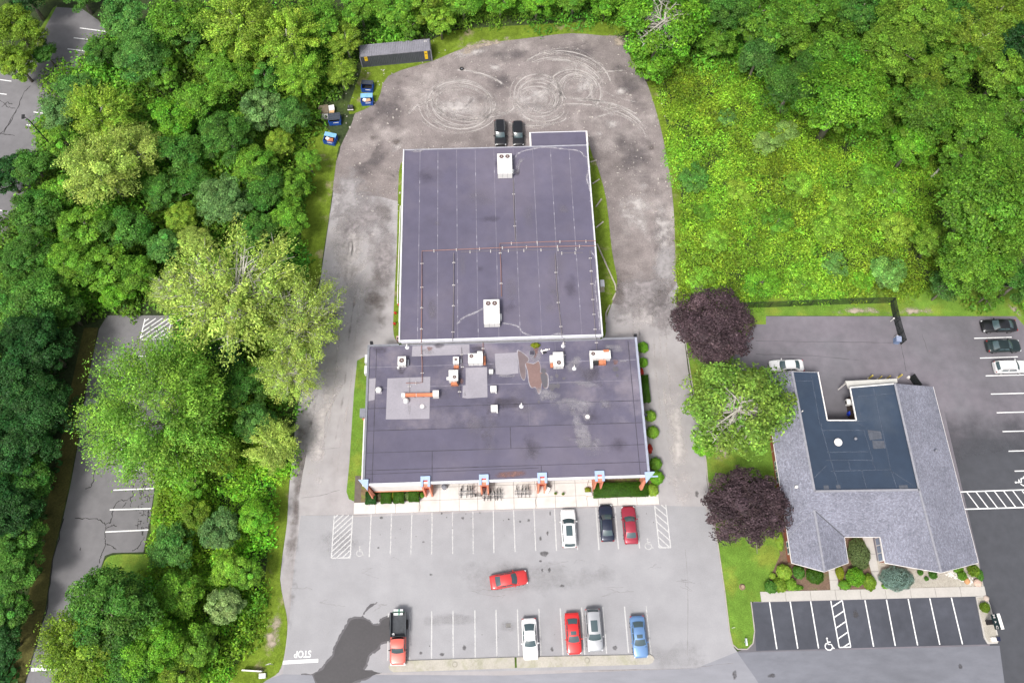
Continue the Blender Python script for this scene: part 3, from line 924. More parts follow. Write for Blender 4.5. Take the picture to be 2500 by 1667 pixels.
# ---- concrete island
isl = thing('concrete_island', 'long pale concrete island below the lower stall row', 'traffic island', kind='structure')
def island_seg(a, b, c, d, round_left, round_right):
    a, b, c, d = (P(*q) for q in (a, b, c, d))   # tl tr br bl
    pts = [a, b]
    if round_right:
        m = (b + c) / 2
        pts += [b + (c - b) * 0.2 + (c - d).normalized() * 0.45, m + (c - d).normalized() * 0.62, c + (b - c) * 0.2 + (c - d).normalized() * 0.45]
    pts += [c, d]
    if round_left:
        m = (a + d) / 2
        pts += [d + (a - d) * 0.2 - (c - d).normalized() * 0.45, m - (c - d).normalized() * 0.62, a + (d - a) * 0.2 - (c - d).normalized() * 0.45]
    return pts


for args in [((961, 1613), (1256, 1603.5), (1257, 1630), (961, 1640), True, False), ((1261, 1603.5), (1586, 1597), (1584, 1621), (1262, 1630), False, True)]:
    pts = island_seg(*args)
    MB().prism(pts, 0.0, 0.15).build('island_slab', m_conc2, isl)
MB().prism(PP([(1256.5, 1604), (1261, 1604), (1262, 1629), (1257, 1629)]), 0.0, 0.10).build('weedy_joint', M('weeds', (0.06, 0.10, 0.015), 0.95, layers=((3, 5, 0.4),)), isl)
for px, py in [(1110.5, 1621), (1433.5, 1611)]:
    q = P(px, py, 0.15)
    MB().disc((q.x, q.y, 0.175), 0.36, 20, 0.15).build('lamp_base_ring', M('manhole_conc', (0.30, 0.285, 0.24), 0.9), isl)
    MB().disc((q.x, q.y, 0.195), 0.22, 20, 0.175).build('lamp_base_cap', m_conc2, isl)

# ---- kerb along the lawn
kb = thing('lawn_kerb', 'thin concrete kerb along the lawn edge', 'kerb', kind='structure')
KP = [(1655, 700), (1668, 800), (1684, 904), (1703, 1020), (1724, 1127), (1727, 1170), (1752, 1327), (1769, 1442), (1781, 1541), (1788, 1572), (1801, 1584), (1824, 1584), (1838, 1570), (1842, 1540), (1836, 1490), (1833, 1468)]
kp = [P(*q) for q in KP]
for i in range(len(kp) - 1):
    d = (kp[i + 1] - kp[i]).normalized()
    MB().bar(kp[i] + Vector((0, 0, 0.05)) + d * 0.01, kp[i + 1] + Vector((0, 0, 0.05)) - d * 0.01, 0.13, 0.12).build('kerb_stone', M('kerb_concrete', (0.36, 0.33, 0.30), 0.9, layers=((1, 5, 0.2),)), kb)

# ---- walks and beds in front of the brick building
pw = thing('garden_walk', 'light concrete walk in front of the brick building', 'sidewalk', kind='structure')
WT = [z6(455, 865), z6(2065, 825), z6(2080, 895), z6(465, 937)]
a, b, c, d = PP(WT)
for i in range(9):
    t0, t1 = i / 9 + 0.0008, (i + 1) / 9 - 0.0008
    MB().prism([d.lerp(c, t0), d.lerp(c, t1), a.lerp(b, t1), a.lerp(b, t0)], 0.0, 0.11).build('slab', m_path, pw)
for q in ([z6(940, 640), z6(985, 640), z6(1028, 850), z6(962, 852)], [z6(1190, 470), z6(1262, 470), z6(1330, 845), z6(1285, 848)]):
    a, b, c, d = PP(q)
    for i in range(3):
        t0, t1 = i / 3 + .004, (i + 1) / 3 - .004
        MB().prism([d.lerp(a, t0), c.lerp(b, t0), c.lerp(b, t1), d.lerp(a, t1)], 0.0, 0.10).build('slab', m_path, pw)
struct('mulch_bed', tri_poly(MB(), PP([z6(500, 860), z6(530, 760), z6(600, 600), z6(560, 200), z6(700, 200), z6(1080, 450), z6(1200, 470), z6(1290, 850)]), 0.045), m_mulch, 'brown mulch bed between the brick building and its walk', 'flower bed')
struct('pebble_bed', tri_poly(MB(), PP([z6(1328, 848), z6(1290, 640), z6(1800, 600), z6(2010, 600), z6(2062, 826)]), 0.050), m_pebble, 'pale pebble bed right of the blue spruce', 'pebble bed')
pi = thing('pebble_island', 'narrow pebble island holding the dark sign', 'traffic island', kind='structure')
MB().prism(PP([(2381, 1456), (2407, 1454), (2417, 1478), (2438, 1560), (2434, 1570), (2410, 1571), (2401, 1556)]), 0.0, 0.14).build('kerb_stone', m_path, pi)
MB().prism(PP([(2384, 1459), (2405, 1457), (2414, 1480), (2434, 1558), (2431, 1566), (2412, 1567), (2404, 1554)]), 0.06, 0.155).build('pebble_fill', m_pebble, pi)
# ================================================================== BUILDINGS
BA = R(1.8)
BU = Vector((math.cos(BA), math.sin(BA), 0))
BV = Vector((-math.sin(BA), math.cos(BA), 0))
BO = Vector((-19.40, 21.45, 0))


def L(u, v, z=0.0):
    return BO + BU * u + BV * v + Vector((0, 0, z))


def LR(u0, v0, u1, v1):
    return [L(u0, v0), L(u1, v0), L(u1, v1), L(u0, v1)]


def lprism(u0, v0, u1, v1, z0, z1, mb=None):
    return (mb or MB()).prism(LR(u0, v0, u1, v1), z0, z1)


m_memb = M('rubber_roof', (0.104, 0.096, 0.142), 0.75, layers=((0.07, 3, 0.10), (0.5, 6, 0.08), (9, 5, 0.05)), alt=(0.122, 0.110, 0.150), alt_scale=0.10, alt_lo=0.42, alt_hi=0.66)
m_memb2 = M('older_rubber_roof', (0.099, 0.092, 0.134), 0.75, layers=((0.09, 4, 0.14), (0.6, 7, 0.13), (7, 5, 0.08)), alt=(0.168, 0.150, 0.184), alt_scale=0.2, alt_lo=0.44, alt_hi=0.70)
m_patch = M('pale_roof_patch', (0.285, 0.27, 0.305), 0.8, layers=((0.4, 5, 0.08), (4, 6, 0.07)))
m_trim = M('white_metal_trim', (0.62, 0.62, 0.66), 0.5, layers=((1.5, 5, 0.10),))
m_trimb = M('grey_metal_trim', (0.20, 0.205, 0.235), 0.5, layers=((1.5, 5, 0.12),))
m_wall = M('cream_block_wall', (0.50, 0.44, 0.37), 0.85, layers=((0.6, 4, 0.08), (5, 5, 0.08)))
m_glass = M('shop_glass', (0.03, 0.04, 0.05), 0.08, layers=(), spec=0.6)
m_seam = M('seam_tape', (0.19, 0.18, 0.225), 0.8, layers=((1.2, 5, 0.3),))
m_dseam = M('dark_seam', (0.062, 0.058, 0.078), 0.8, layers=((1.2, 5, 0.3),))
m_orange = M('salmon_stucco', (0.66, 0.25, 0.155), 0.85, layers=((0.8, 4, 0.10), (6, 5, 0.05)))
m_red = M('red_stucco', (0.52, 0.085, 0.05), 0.8, layers=((0.8, 4, 0.12),))
m_blue = M('pale_blue_metal', (0.36, 0.46, 0.66), 0.45, layers=((1.0, 4, 0.08),))
m_white = M('white_panel', (0.76, 0.73, 0.71), 0.6, layers=((0.8, 4, 0.05),))

FZ, RZ_ = 5.0, 5.75
FU, FV = 37.4, 19.6

# ---------------- front building
fb = thing('front_building', 'wide low shop building with patched dark roof and salmon pillars', 'building', L(FU / 2, FV / 2))
lprism(0.35, 0.9, 8.7, FV - 0.3, 0, FZ - 0.35).build('wall', m_wall, fb)
lprism(8.7, 3.4, 31.2, FV - 0.3, 0, FZ - 0.36).build('wall', m_wall, fb)
lprism(31.2, 0.9, FU - 0.35, FV - 0.3, 0, FZ - 0.35).build('wall', m_wall, fb)
# shop windows under the porch and the right bay
for i in range(7):
    u = 9.4 + i * 3.1
    f = lprism(u, 3.30, u + 2.5, 3.42, 0.35, 3.0).build('window', m_trim, fb)
    lprism(u + 0.1, 3.27, u + 1.2, 3.31, 0.45, 2.9).build('pane', m_glass, f)
    lprism(u + 1.3, 3.27, u + 2.4, 3.31, 0.45, 2.9).build('pane', m_glass, f)
for i in range(2):
    u = 31.7 + i * 2.7
    f = lprism(u, 0.80, u + 2.3, 0.92, 0.4, 2.6).build('window', m_trim, fb)
    lprism(u + 0.1, 0.77, u + 2.2, 0.81, 0.5, 2.5).build('pane', m_glass, f)
# roof deck, cut in membrane sheets that run across (rows as the seams show)
rf = lprism(0.05, 0.05, FU - 0.05, FV - 0.05, FZ - 0.34, FZ - 0.03).build('roof', m_trimb, fb)
vrows = [0.25, 1.95, 4.3, 7.3, 10.4, 13.3, 16.3, FV - 0.25]
for i in range(len(vrows) - 1):
    v0, v1 = vrows[i], vrows[i + 1]
    cuts = [0.25] + ([9.0, 23.3] if i == 0 else [9.0] if i == 1 else [19.4] if i == 2 else [13 + 3 * i] if i < 5 else [12, 26]) + [FU - 0.25]
    for k in range(len(cuts) - 1):
        lprism(cuts[k] + 0.015, v0 + 0.015, cuts[k + 1] - 0.015, v1 - 0.015, FZ - 0.03, FZ + 0.0).build('membrane_sheet', m_memb if i < 3 else m_memb2, rf)
rs = random.Random(21)


def seam(u0, v0, u1, v1, z, mat, par, wd=0.13):
    n = 14
    pts = [L(u0 + (u1 - u0) * k / n, v0 + (v1 - v0) * k / n, z) for k in range(n + 1)]
    return MB().ribbon(pts, [wd * rs.uniform(0.7, 1.25) for _ in pts]).build('seam', mat, par)


for v in vrows[1:-1]:
    seam(0.3, v, FU - 0.3, v, FZ + 0.006, m_dseam if v < 12 else m_seam, rf, 0.095)
seam(23.3, 0.3, 23.3, 1.9, FZ + 0.008, m_dseam, rf, .1)
seam(9.0, 0.3, 9.0, 4.25, FZ + 0.008, m_dseam, rf, .1)
seam(19.4, 4.35, 19.4, 7.25, FZ + 0.008, m_dseam, rf, .1)
seam(1.2, 0.4, 1.2, FV - 0.5, FZ + 0.010, m_dseam, rf, .10)
seam(FU - 1.2, 0.4, FU - 1.2, FV - 0.5, FZ + 0.010, m_dseam, rf, .10)
seam(0.4, 1.45, 23, 1.6, FZ + 0.010, m_dseam, rf, .08)
# edges: pale front fascia, grey side and rear coping
lprism(-0.05, -0.06, FU + 0.05, 0.22, FZ - 0.42, FZ + 0.09).build('fascia', m_trim, fb)
lprism(-0.05, 0.22, 0.24, FV, FZ - 0.40, FZ + 0.16).build('coping', m_trimb, fb)
lprism(FU - 0.24, 0.22, FU + 0.05, FV, FZ - 0.40, FZ + 0.16).build('coping', M('bluish_trim', (0.33, 0.35, 0.43), 0.5, layers=((1, 5, .12),)), fb)
lprism(0.24, FV - 0.26, 4.3, FV + 0.02, FZ - 0.40, FZ + 0.18).build('coping', m_trimb, fb)
lprism(32.6, FV - 0.26, FU - 0.24, FV + 0.02, FZ - 0.40, FZ + 0.18).build('coping', m_trimb, fb)
# left bay: white sign band over a red sill, right bay: yellow sign
lprism(0.9, -0.10, 7.8, 0.9, 1.55, FZ - 0.43).build('sign_band', m_white, fb)
lprism(0.9, -0.18, 7.8, 0.9, 1.15, 1.55).build('sill_band', m_orange, fb)
lprism(0.9, 0.10, 7.8, 0.9, 0.1, 1.15).build('lower_wall', m_red, fb)
lprism(31.4, 0.30, 36.4, 0.89, 3.2, FZ - 0.43).build('sign_band', m_white, fb)
lprism(32.3, 0.22, 35.2, 0.31, 3.35, FZ - 0.6).build('shop_sign', M('ochre_sign', (0.62, 0.47, 0.16), 0.6, layers=((2, 4, 0.15),)), fb)
# left wall: white band and bracket pillar
lprism(-0.42, 0.5, -0.02, 9.6, 3.6, 3.9).build('awning_rail', m_white, fb)
lprism(-0.30, 0.6, -0.02, 9.5, 2.6, 3.55).build('awning', m_orange, fb)
for u0, v0 in ((-0.25, 15.6), (-0.25, 17.2)):
    lprism(u0 - 0.25, v0, u0 + 0.2, v0 + 1.2, 3.6, 4.5).build('wall_vent', m_trim, fb)


def pillar(u, v0=-0.55):
    """blue capped pair of salmon fins with a red panel between"""
    p = lprism(u - 0.55, v0 + 0.30, u - 0.33, v0 + 1.3, 0.12, FZ + 0.02).build('pillar_fin', m_orange, fb)
    MB().add([L(u - 0.55, v0 - 0.25, 0.12), L(u - 0.33, v0 - 0.25, 0.12), L(u - 0.33, v0 + 0.30, 0.12), L(u - 0.55, v0 + 0.30, 0.12), L(u - 0.55, v0 + 0.22, FZ), L(u - 0.33, v0 + 0.22, FZ), L(u - 0.33, v0 + 0.30, FZ), L(u - 0.55, v0 + 0.30, FZ)],
             [(3, 2, 1, 0), (4, 5, 6, 7), (0, 1, 5, 4), (1, 2, 6, 5), (2, 3, 7, 6), (3, 0, 4, 7)]).build('fin_toe', m_orange, p)
    q = lprism(u + 0.33, v0 + 0.30, u + 0.55, v0 + 1.3, 0.12, FZ + 0.02).build('pillar_fin', m_orange, fb)
    MB().add([L(u + 0.33, v0 - 0.25, 0.12), L(u + 0.55, v0 - 0.25, 0.12), L(u + 0.55, v0 + 0.30, 0.12), L(u + 0.33, v0 + 0.30, 0.12), L(u + 0.33, v0 + 0.22, FZ), L(u + 0.55, v0 + 0.22, FZ), L(u + 0.55, v0 + 0.30, FZ), L(u + 0.33, v0 + 0.30, FZ)],
             [(3, 2, 1, 0), (4, 5, 6, 7), (0, 1, 5, 4), (1, 2, 6, 5), (2, 3, 7, 6), (3, 0, 4, 7)]).build('fin_toe', m_orange, q)
    lprism(u - 0.33, v0 + 0.75, u + 0.33, v0 + 0.95, 0.12, FZ + 0.10).build('pillar_panel', m_red, fb)
    lprism(u - 0.33, v0 + 0.2, u + 0.33, v0 + 0.75, FZ - 1.2, FZ + 0.06).build('pillar_head', m_orange, fb)
    c = lprism(u - 0.62, v0 + 0.95, u + 0.62, v0 + 1.45, FZ + 0.03, FZ + 0.32).build('pillar_cap', m_blue, fb)
    lprism(u - 0.62, v0 + 0.1, u - 0.30, v0 + 0.95, FZ + 0.03, FZ + 0.32).build('cap_arm', m_blue, c)
    lprism(u + 0.30, v0 + 0.1, u + 0.62, v0 + 0.95, FZ + 0.03, FZ + 0.32).build('cap_arm', m_blue, c)


for u in (8.15, 15.75, 23.35, 30.85):
    pillar(u)


def corner_pillar(u, s):
    """corner buttress set at 45 degrees, with a triangular blue cap; s: -1 left, +1 right"""
    pts = [L(u - s * 0.55, 0.35), L(u + s * 0.55, 0.35), L(u + s * 0.50, 0.05), L(u - s * 0.25, -0.85), L(u - s * 0.55, -0.85)]
    if s > 0:
        pts = pts[::-1]
    pts = pts[::-1]
    k = [L(u - s * 0.55, 0.55), L(u + s * 0.65, 0.55), L(u - s * 0.50, -0.75)]
    if s < 0:
        k = k[::-1]
    a, b, c = k
    MB().prism([a, b, c], 0.1, FZ + 0.02).build('pillar_fin', m_orange, fb)
    big = [a + (p - a) * 1.12 for p in k]
    MB().prism(big, FZ + 0.03, FZ + 0.34).build('pillar_cap', m_blue, fb)
    foot = L(u - s * 0.55, -1.15)
    top = L(u - s * 0.45, -0.60, FZ - 0.05)
    MB().add([L(u - s * 0.85, -0.5, 0.1), L(u - s * 0.2, -0.5, 0.1), Vector((foot.x + .12, foot.y, 0.1)), Vector((foot.x - .12, foot.y, 0.1)), L(u - s * 0.7, -0.45, FZ - 0.05), L(u - s * 0.25, -0.45, FZ - 0.05), Vector((top.x + .05, top.y, FZ - .05)), Vector((top.x - .05, top.y, FZ - .05))],
             [(0, 1, 2, 3), (7, 6, 5, 4), (0, 4, 5, 1), (1, 5, 6, 2), (2, 6, 7, 3), (3, 7, 4, 0)]).build('fin_toe', m_orange, fb)


corner_pillar(0.2, -1)
corner_pillar(FU - 0.1, 1)
lprism(FU + 0.35, 0.10, FU + 1.25, 0.28, 4.0, 4.12).build('lamp_arm', m_blue, fb)
lprism(-0.62, 9.3, 0.0, 10.3, 0.05, FZ - 0.41).build('pillar_fin', m_orange, fb)
lprism(-0.75, 9.2, 0.0, 10.4, FZ - 0.40, FZ + 0.2).build('pillar_cap', m_trimb, fb)
for u, v in ((FU - 0.1, FV + 0.25), (0.45, FV + 0.3), (FU + 0.2, 8.3)):
    lprism(u - 0.18, v - 0.14, u + 0.2, v + 0.2, FZ - 0.3, FZ + 0.3).build('flood_lamp', M('lamp_black', (0.02, 0.02, 0.025), 0.5), fb)

# pale patches and stains on the front roof (z1 picture frame)
def z1(x, y):
    return (850 + x / 2.94, 780 + y / 2.94)


def roof_sheet(pts, mat, name, z=FZ + 0.012, sm=0, par=None):
    q = PP([z1(*p) for p in pts], z)
    if sm:
        q = smooth_poly(q, sm)
    return tri_poly(MB(), q, z).build(name, mat, par or rf)


for k, pts in enumerate([[(282, 422), (590, 410), (583, 712), (270, 716)], [(462, 190), (870, 178), (872, 250), (455, 265)], [(843, 347), (996, 340), (1000, 556), (858, 566), (820, 560), (822, 475), (843, 470)], [(1052, 245), (1215, 236), (1222, 385), (1150, 395), (1060, 392)], [(150, 425), (198, 420), (190, 575), (145, 585)]]):
    roof_sheet(pts, m_patch, 'roof_patch', FZ + 0.014 + 0.001 * k)
m_rust = M('rusty_puddle', (0.205, 0.135, 0.125), 0.35, layers=((0.5, 5, 0.10), (4, 5, 0.06)), spec=0.4)
m_pud = M('grey_puddle', (0.110, 0.104, 0.118), 0.3, layers=((0.5, 5, 0.10),), spec=0.45)
m_tide = M('pale_tide_mark', (0.30, 0.285, 0.315), 0.85, layers=((1.5, 6, 0.25),))
RUST = [(1275, 310), (1330, 320), (1365, 300), (1380, 345), (1378, 380), (1400, 375), (1430, 400), (1430, 480), (1405, 490), (1388, 455), (1380, 510), (1365, 528), (1345, 485), (1315, 485), (1298, 440), (1290, 370)]
roof_sheet([(x + (x - 1350) * 0.10, y + (y - 410) * 0.06) for x, y in RUST], m_tide, 'tide_mark', FZ + 0.018, 3)
roof_sheet(RUST, m_rust, 'rust_puddle', FZ + 0.020, 3)
roof_sheet([(1382, 390), (1428, 400), (1428, 478), (1406, 486), (1390, 450)], m_pud, 'puddle', FZ + 0.0225, 3)
G2 = [(1217, 228), (1245, 235), (1290, 275), (1290, 300), (1270, 320), (1275, 380), (1265, 430), (1245, 415), (1230, 360), (1225, 300)]
roof_sheet([(x + (x - 1255) * 0.16, y + (y - 330) * 0.06) for x, y in G2], m_tide, 'tide_mark', FZ + 0.0185, 3)
roof_sheet(G2, M('brown_puddle', (0.16, 0.125, 0.13), 0.35, layers=((0.8, 5, 0.12),), spec=0.4), 'puddle', FZ + 0.0205, 3)
for pts in ([(1385, 355), (1405, 348), (1420, 365), (1412, 388), (1390, 380)], [(1440, 470), (1470, 460), (1490, 465), (1505, 455), (1522, 470), (1512, 495), (1495, 488), (1480, 495), (1465, 515), (1445, 495)], [(1488, 390), (1508, 395), (1505, 418), (1488, 412)], [(1538, 415), (1560, 415), (1555, 430), (1540, 430)],
            [(1412, 528), (1432, 528), (1428, 542), (1415, 540)], [(1360, 582), (1376, 582), (1376, 598), (1362, 598)], [(1900, 345), (1935, 340), (1938, 365), (1905, 372)], [(1925, 392), (1940, 395), (1938, 412), (1922, 405)]):
    roof_sheet(pts, m_pud, 'puddle', FZ + 0.0215, 3)
m_halo = fade_mat('pale_roof_bloom', (0.33, 0.315, 0.345), scale=0.9, lo=0.3, hi=1.5, opacity=0.6, amp=2.6)
m_soot = fade_mat('dark_roof_bloom', (0.07, 0.062, 0.075), scale=0.8, lo=0.3, hi=1.5, opacity=0.55, amp=2.4)
m_rustb = fade_mat('rust_bloom', (0.24, 0.135, 0.12), scale=1.0, lo=0.3, hi=1.3, opacity=0.75, amp=2.2)


def bloom(pts, mat, z, fr=z1, par=None, inner=0.45, name='roof_stain'):
    return MB().blotch(smooth_poly(PP([fr(*p) for p in pts], z), 3), z, inner).build(name, mat, par or rf)


for pts in ([(1435, 400), (1470, 390), (1485, 420), (1470, 450), (1440, 450)], [(1290, 240), (1380, 190), (1400, 260), (1370, 320), (1300, 310)], [(1560, 300), (1680, 240), (1700, 320), (1600, 400), (1540, 360)], [(1680, 660), (1740, 650), (1760, 720), (1700, 740), (1670, 710)],
            [(1840, 170), (1980, 180), (2000, 240), (1880, 240), (1830, 210)], [(1940, 290), (2010, 288), (2010, 305), (1945, 306)], [(1400, 560), (1500, 540), (1700, 560), (1900, 620), (1700, 700), (1450, 690)], [(1300, 480), (1480, 500), (1560, 560), (1380, 600)], [(1060, 390), (1200, 395), (1240, 410), (1150, 420), (1070, 410)],
            [(820, 550), (840, 480), (850, 560)], [(490, 200), (620, 195), (630, 250), (540, 260)], [(1560, 440), (1700, 430), (1850, 470), (1700, 500)], [(420, 600), (440, 720), (460, 610)], [(500, 600), (580, 620), (540, 660)], [(1580, 640), (1700, 700), (1800, 980), (1650, 960)]):
    bloom(pts, m_halo, FZ + 0.0275)
for pts in ([(1500, 820), (1800, 820), (1850, 850), (1900, 980), (1700, 990), (1620, 940)], [(1780, 560), (1900, 580), (1900, 660), (1800, 640)]):
    bloom(pts, m_halo, FZ + 0.0275, inner=0.3)
for pts in ([(330, 330), (400, 360), (430, 340), (410, 400), (350, 400)], [(600, 170), (700, 165), (700, 200), (620, 215)], [(160, 200), (290, 190), (300, 240), (200, 260)], [(1000, 560), (1300, 540), (1280, 640), (1000, 660)], [(860, 200), (960, 180), (1000, 230), (900, 250)]):
    bloom(pts, m_soot, FZ + 0.0265)
for pts in ([(795, 410), (835, 420), (830, 470), (800, 470)], [(1895, 280), (1945, 285), (1935, 330), (1900, 330)], [(1320, 180), (1380, 180), (1360, 260), (1330, 300)], [(560, 190), (610, 190), (605, 225), (570, 230)], [(1040, 1090), (1290, 1075), (1280, 1130), (1050, 1140)]):
    bloom(pts, m_rustb, FZ + 0.0285)

# ---------------- rear building
rb = thing('rear_building', 'long rear hall with seamed dark purple grey roof', 'building', L(18.5, 35.3))
RU0, RU1, RV0, RV1 = 4.35, 32.65, 19.68, 51.45
lprism(RU0 + 0.25, RV0 + 0.12, RU1 - 0.25, RV1 - 0.25, 0, RZ_ - 0.36).build('wall', m_trim, rb)
rr_ = lprism(RU0 + 0.05, RV0 + 0.06, RU1 - 0.05, RV1 - 0.05, RZ_ - 0.35, RZ_ - 0.03).build('roof', m_trimb, rb)
us = [RU0 + 0.22]
for px in (1025, 1069, 1115, 1161, 1207, 1255, 1303, 1347, 1393):
    q = P(px, 420, RZ_) - BO
    us.append(q.dot(BU))
us.append(RU1 - 0.22)
for i in range(len(us) - 1):
    lprism(us[i] + 0.012, RV0 + 0.24, us[i + 1] - 0.012, RV1 - 0.2, RZ_ - 0.03, RZ_).build('membrane_sheet', m_memb, rr_)
for u in us[1:-1]:
    seam(u, RV0 + 0.3, u, RV1 - 0.3, RZ_ + 0.005, m_seam, rr_, 0.07)
    n = 14
    for k in range(n):
        if rs.random() < 0.38:
            v = RV0 + 1 + (RV1 - RV0 - 2) * (k + rs.random() * 0.8) / n
            lprism(u - 0.05, v, u + 0.05, v + rs.uniform(0.15, 0.6), RZ_ + 0.006, RZ_ + 0.012).build('seam_lap', M('pale_seam_lap', (0.29, 0.28, 0.33), .8), rr_)
lprism(RU0 - 0.03, RV0, RU0 + 0.15, RV1, RZ_ - 0.45, RZ_ + 0.12).build('coping', m_trim, rb)
lprism(RU1 - 0.15, RV0, RU1 + 0.03, RV1, RZ_ - 0.45, RZ_ + 0.12).build('coping', m_trim, rb)
lprism(RU0 + 0.15, RV1 - 0.12, RU1 - 0.15, RV1, RZ_ - 0.45, RZ_ + 0.06).build('coping', M('dull_trim', (0.36, 0.36, 0.41), .6, layers=((1, 5, .2),)), rb)
lprism(RU0 + 0.20, RV0 - 0.02, RU1 - 0.20, RV0 + 0.22, RZ_ - 0.40, RZ_ + 0.10).build('coping', M('bright_metal_trim', (0.66, 0.66, 0.72), 0.4, layers=((1.2, 5, .15),)), rb)
lprism(RU0 - 0.12, RV0 + 3, RU0 - 0.05, RV1 - 2, RZ_ - 0.3, RZ_ - 0.15).build('gutter', m_trim, rb)


def z2(x, y):
    return (850 + x / 2.704, 280 + y / 2.704)


m_bloomr = fade_mat('pale_tide_line', (0.40, 0.385, 0.43), scale=1.2, lo=0.1, hi=1.0, opacity=0.75, amp=1.2)


def tide(pts, wd, fr=z2, z=RZ_ + 0.016):
    q = smooth_poly(PP([fr(*p) for p in pts], z), 5, closed=False)
    n = len(q)
    return MB().ribbon(q, [wd * rs.uniform(.6, 1.3) for _ in q], z, fade=[rs.uniform(.6, 1.0) for _ in q]).build('tide_line', m_bloomr, rr_)


tide([(1100, 290), (1125, 255), (1190, 232), (1300, 215), (1400, 225), (1500, 235), (1540, 250), (1560, 275), (1585, 285)], 0.5)
tide([(1580, 290), (1590, 360), (1575, 420), (1590, 470), (1600, 520), (1605, 580)], 0.55)
tide([(1600, 900), (1640, 960), (1645, 1050), (1630, 1130), (1640, 1220), (1655, 1330), (1660, 1420)], 0.45)
tide([(1020, 1375), (1080, 1385), (1125, 1400), (1150, 1435), (1200, 1455), (1240, 1465)], 0.5)
tide([(720, 1380), (760, 1340), (830, 1310), (890, 1280)], 0.6)
tide([(1340, 1458), (1380, 1445), (1420, 1448)], 0.5)
bloom([(1090, 330), (1110, 290), (1180, 240), (1200, 260), (1130, 330), (1130, 420), (1095, 420)], m_halo, RZ_ + 0.014, z2, rr_, 0.35)
bloom([(1090, 360), (1135, 350), (1140, 400), (1100, 410)], m_soot, RZ_ + 0.018, z2, rr_)
bloom([(380, 230), (520, 225), (510, 250), (400, 255)], m_halo, RZ_ + 0.014, z2, rr_, 0.35)

m_dirtb = fade_mat('faint_roof_dirt', (0.20, 0.185, 0.215), scale=0.5, lo=0.2, hi=1.8, opacity=0.45, amp=3.0)
m_dirtd = fade_mat('faint_roof_grime', (0.075, 0.068, 0.092), scale=0.5, lo=0.2, hi=1.8, opacity=0.5, amp=3.0)
for k in range(44):                      # weathering of both membranes
    rear = k % 2
    u, v = (rs.uniform(RU0 + 2, RU1 - 2), rs.uniform(RV0 + 2, RV1 - 2)) if rear else (rs.uniform(2, FU - 2), rs.uniform(2, FV - 3))
    zz = (RZ_ if rear else FZ) + 0.0125
    a, b = rs.uniform(0.8, 3.0), rs.uniform(0.8, 3.5)
    ring = [L(u + a * rs.uniform(.7, 1.2) * math.cos(i * math.pi / 6), v + b * rs.uniform(.7, 1.2) * math.sin(i * math.pi / 6), zz) for i in range(12)]
    if not rear or (RU0 + .3 < u - a * 1.2 and u + a * 1.2 < RU1 - .3 and v + b * 1.2 < RV1 - .3 and v - b * 1.2 > RV0 + .3):
        if rear or (v + b * 1.2 < FV - .4 and v - b * 1.2 > 0.3 and u - a * 1.2 > .3 and u + a * 1.2 < FU - .3):
            MB().blotch(ring, zz, 0.2).build('roof_stain', m_dirtb if k % 3 else m_dirtd, rr_ if rear else rf)

# annex
an = thing('roof_annex', 'small lean-to annex with white edges behind the rear building', 'annex', L(26, 53))
AZ = 4.6
a, b, c, d = [P(x, y, AZ) for x, y in ((1291, 325), (1432, 320), (1436, 352), (1296, 356))]
au0, au1 = ((a - BO).dot(BU) + (d - BO).dot(BU)) / 2, ((b - BO).dot(BU) + (c - BO).dot(BU)) / 2
av1 = ((a - BO).dot(BV) + (b - BO).dot(BV)) / 2
lprism(au0 + 0.1, RV1 + 0.02, au1 - 0.1, av1 - 0.1, 0, AZ - 0.2).build('wall', m_trim, an)
lprism(au0 + 0.2, RV1 + 0.03, au1 - 0.2, av1 - 0.08, AZ - 0.2, AZ).build('roof', m_memb, an)
lprism(au0 - 0.05, RV1 + 0.03, au0 + 0.2, av1, AZ - 0.35, AZ + 0.10).build('coping', m_white, an)
lprism(au1 - 0.2, RV1 + 0.03, au1 + 0.05, av1, AZ - 0.35, AZ + 0.10).build('coping', m_white, an)
lprism(au0 + 0.2, av1 - 0.08, au1 - 0.2, av1 + 0.04, AZ - 0.35, AZ + 0.05).build('coping', m_trim, an)

# ---------------- brick building on the right
kb_ = thing('brick_building', 'brick office building with grey shingle slopes and dark flat roof', 'building', (47, 24, 0))
EZ, GZ = 2.85, 4.65


def brick_mat():
    m, n, l, b = node_mat('red_brick')
    tc = n.new('ShaderNodeTexCoord')
    mp = n.new('ShaderNodeMapping')
    mp.inputs['Rotation'].default_value = (R(90), 0, R(90))
    br = n.new('ShaderNodeTexBrick')
    br.inputs['Color1'].default_value = (0.36, 0.105, 0.055, 1)
    br.inputs['Color2'].default_value = (0.28, 0.085, 0.05, 1)
    br.inputs['Mortar'].default_value = (0.38, 0.27, 0.21, 1)
    br.inputs['Scale'].default_value = 4.4
    br.inputs['Mortar Size'].default_value = 0.012
    l.new(tc.outputs['Object'], mp.inputs['Vector'])
    l.new(mp.outputs[0], br.inputs['Vector'])
    l.new(br.outputs[0], b.inputs['Base Color'])
    b.inputs['Roughness'].default_value = 0.9
    return m


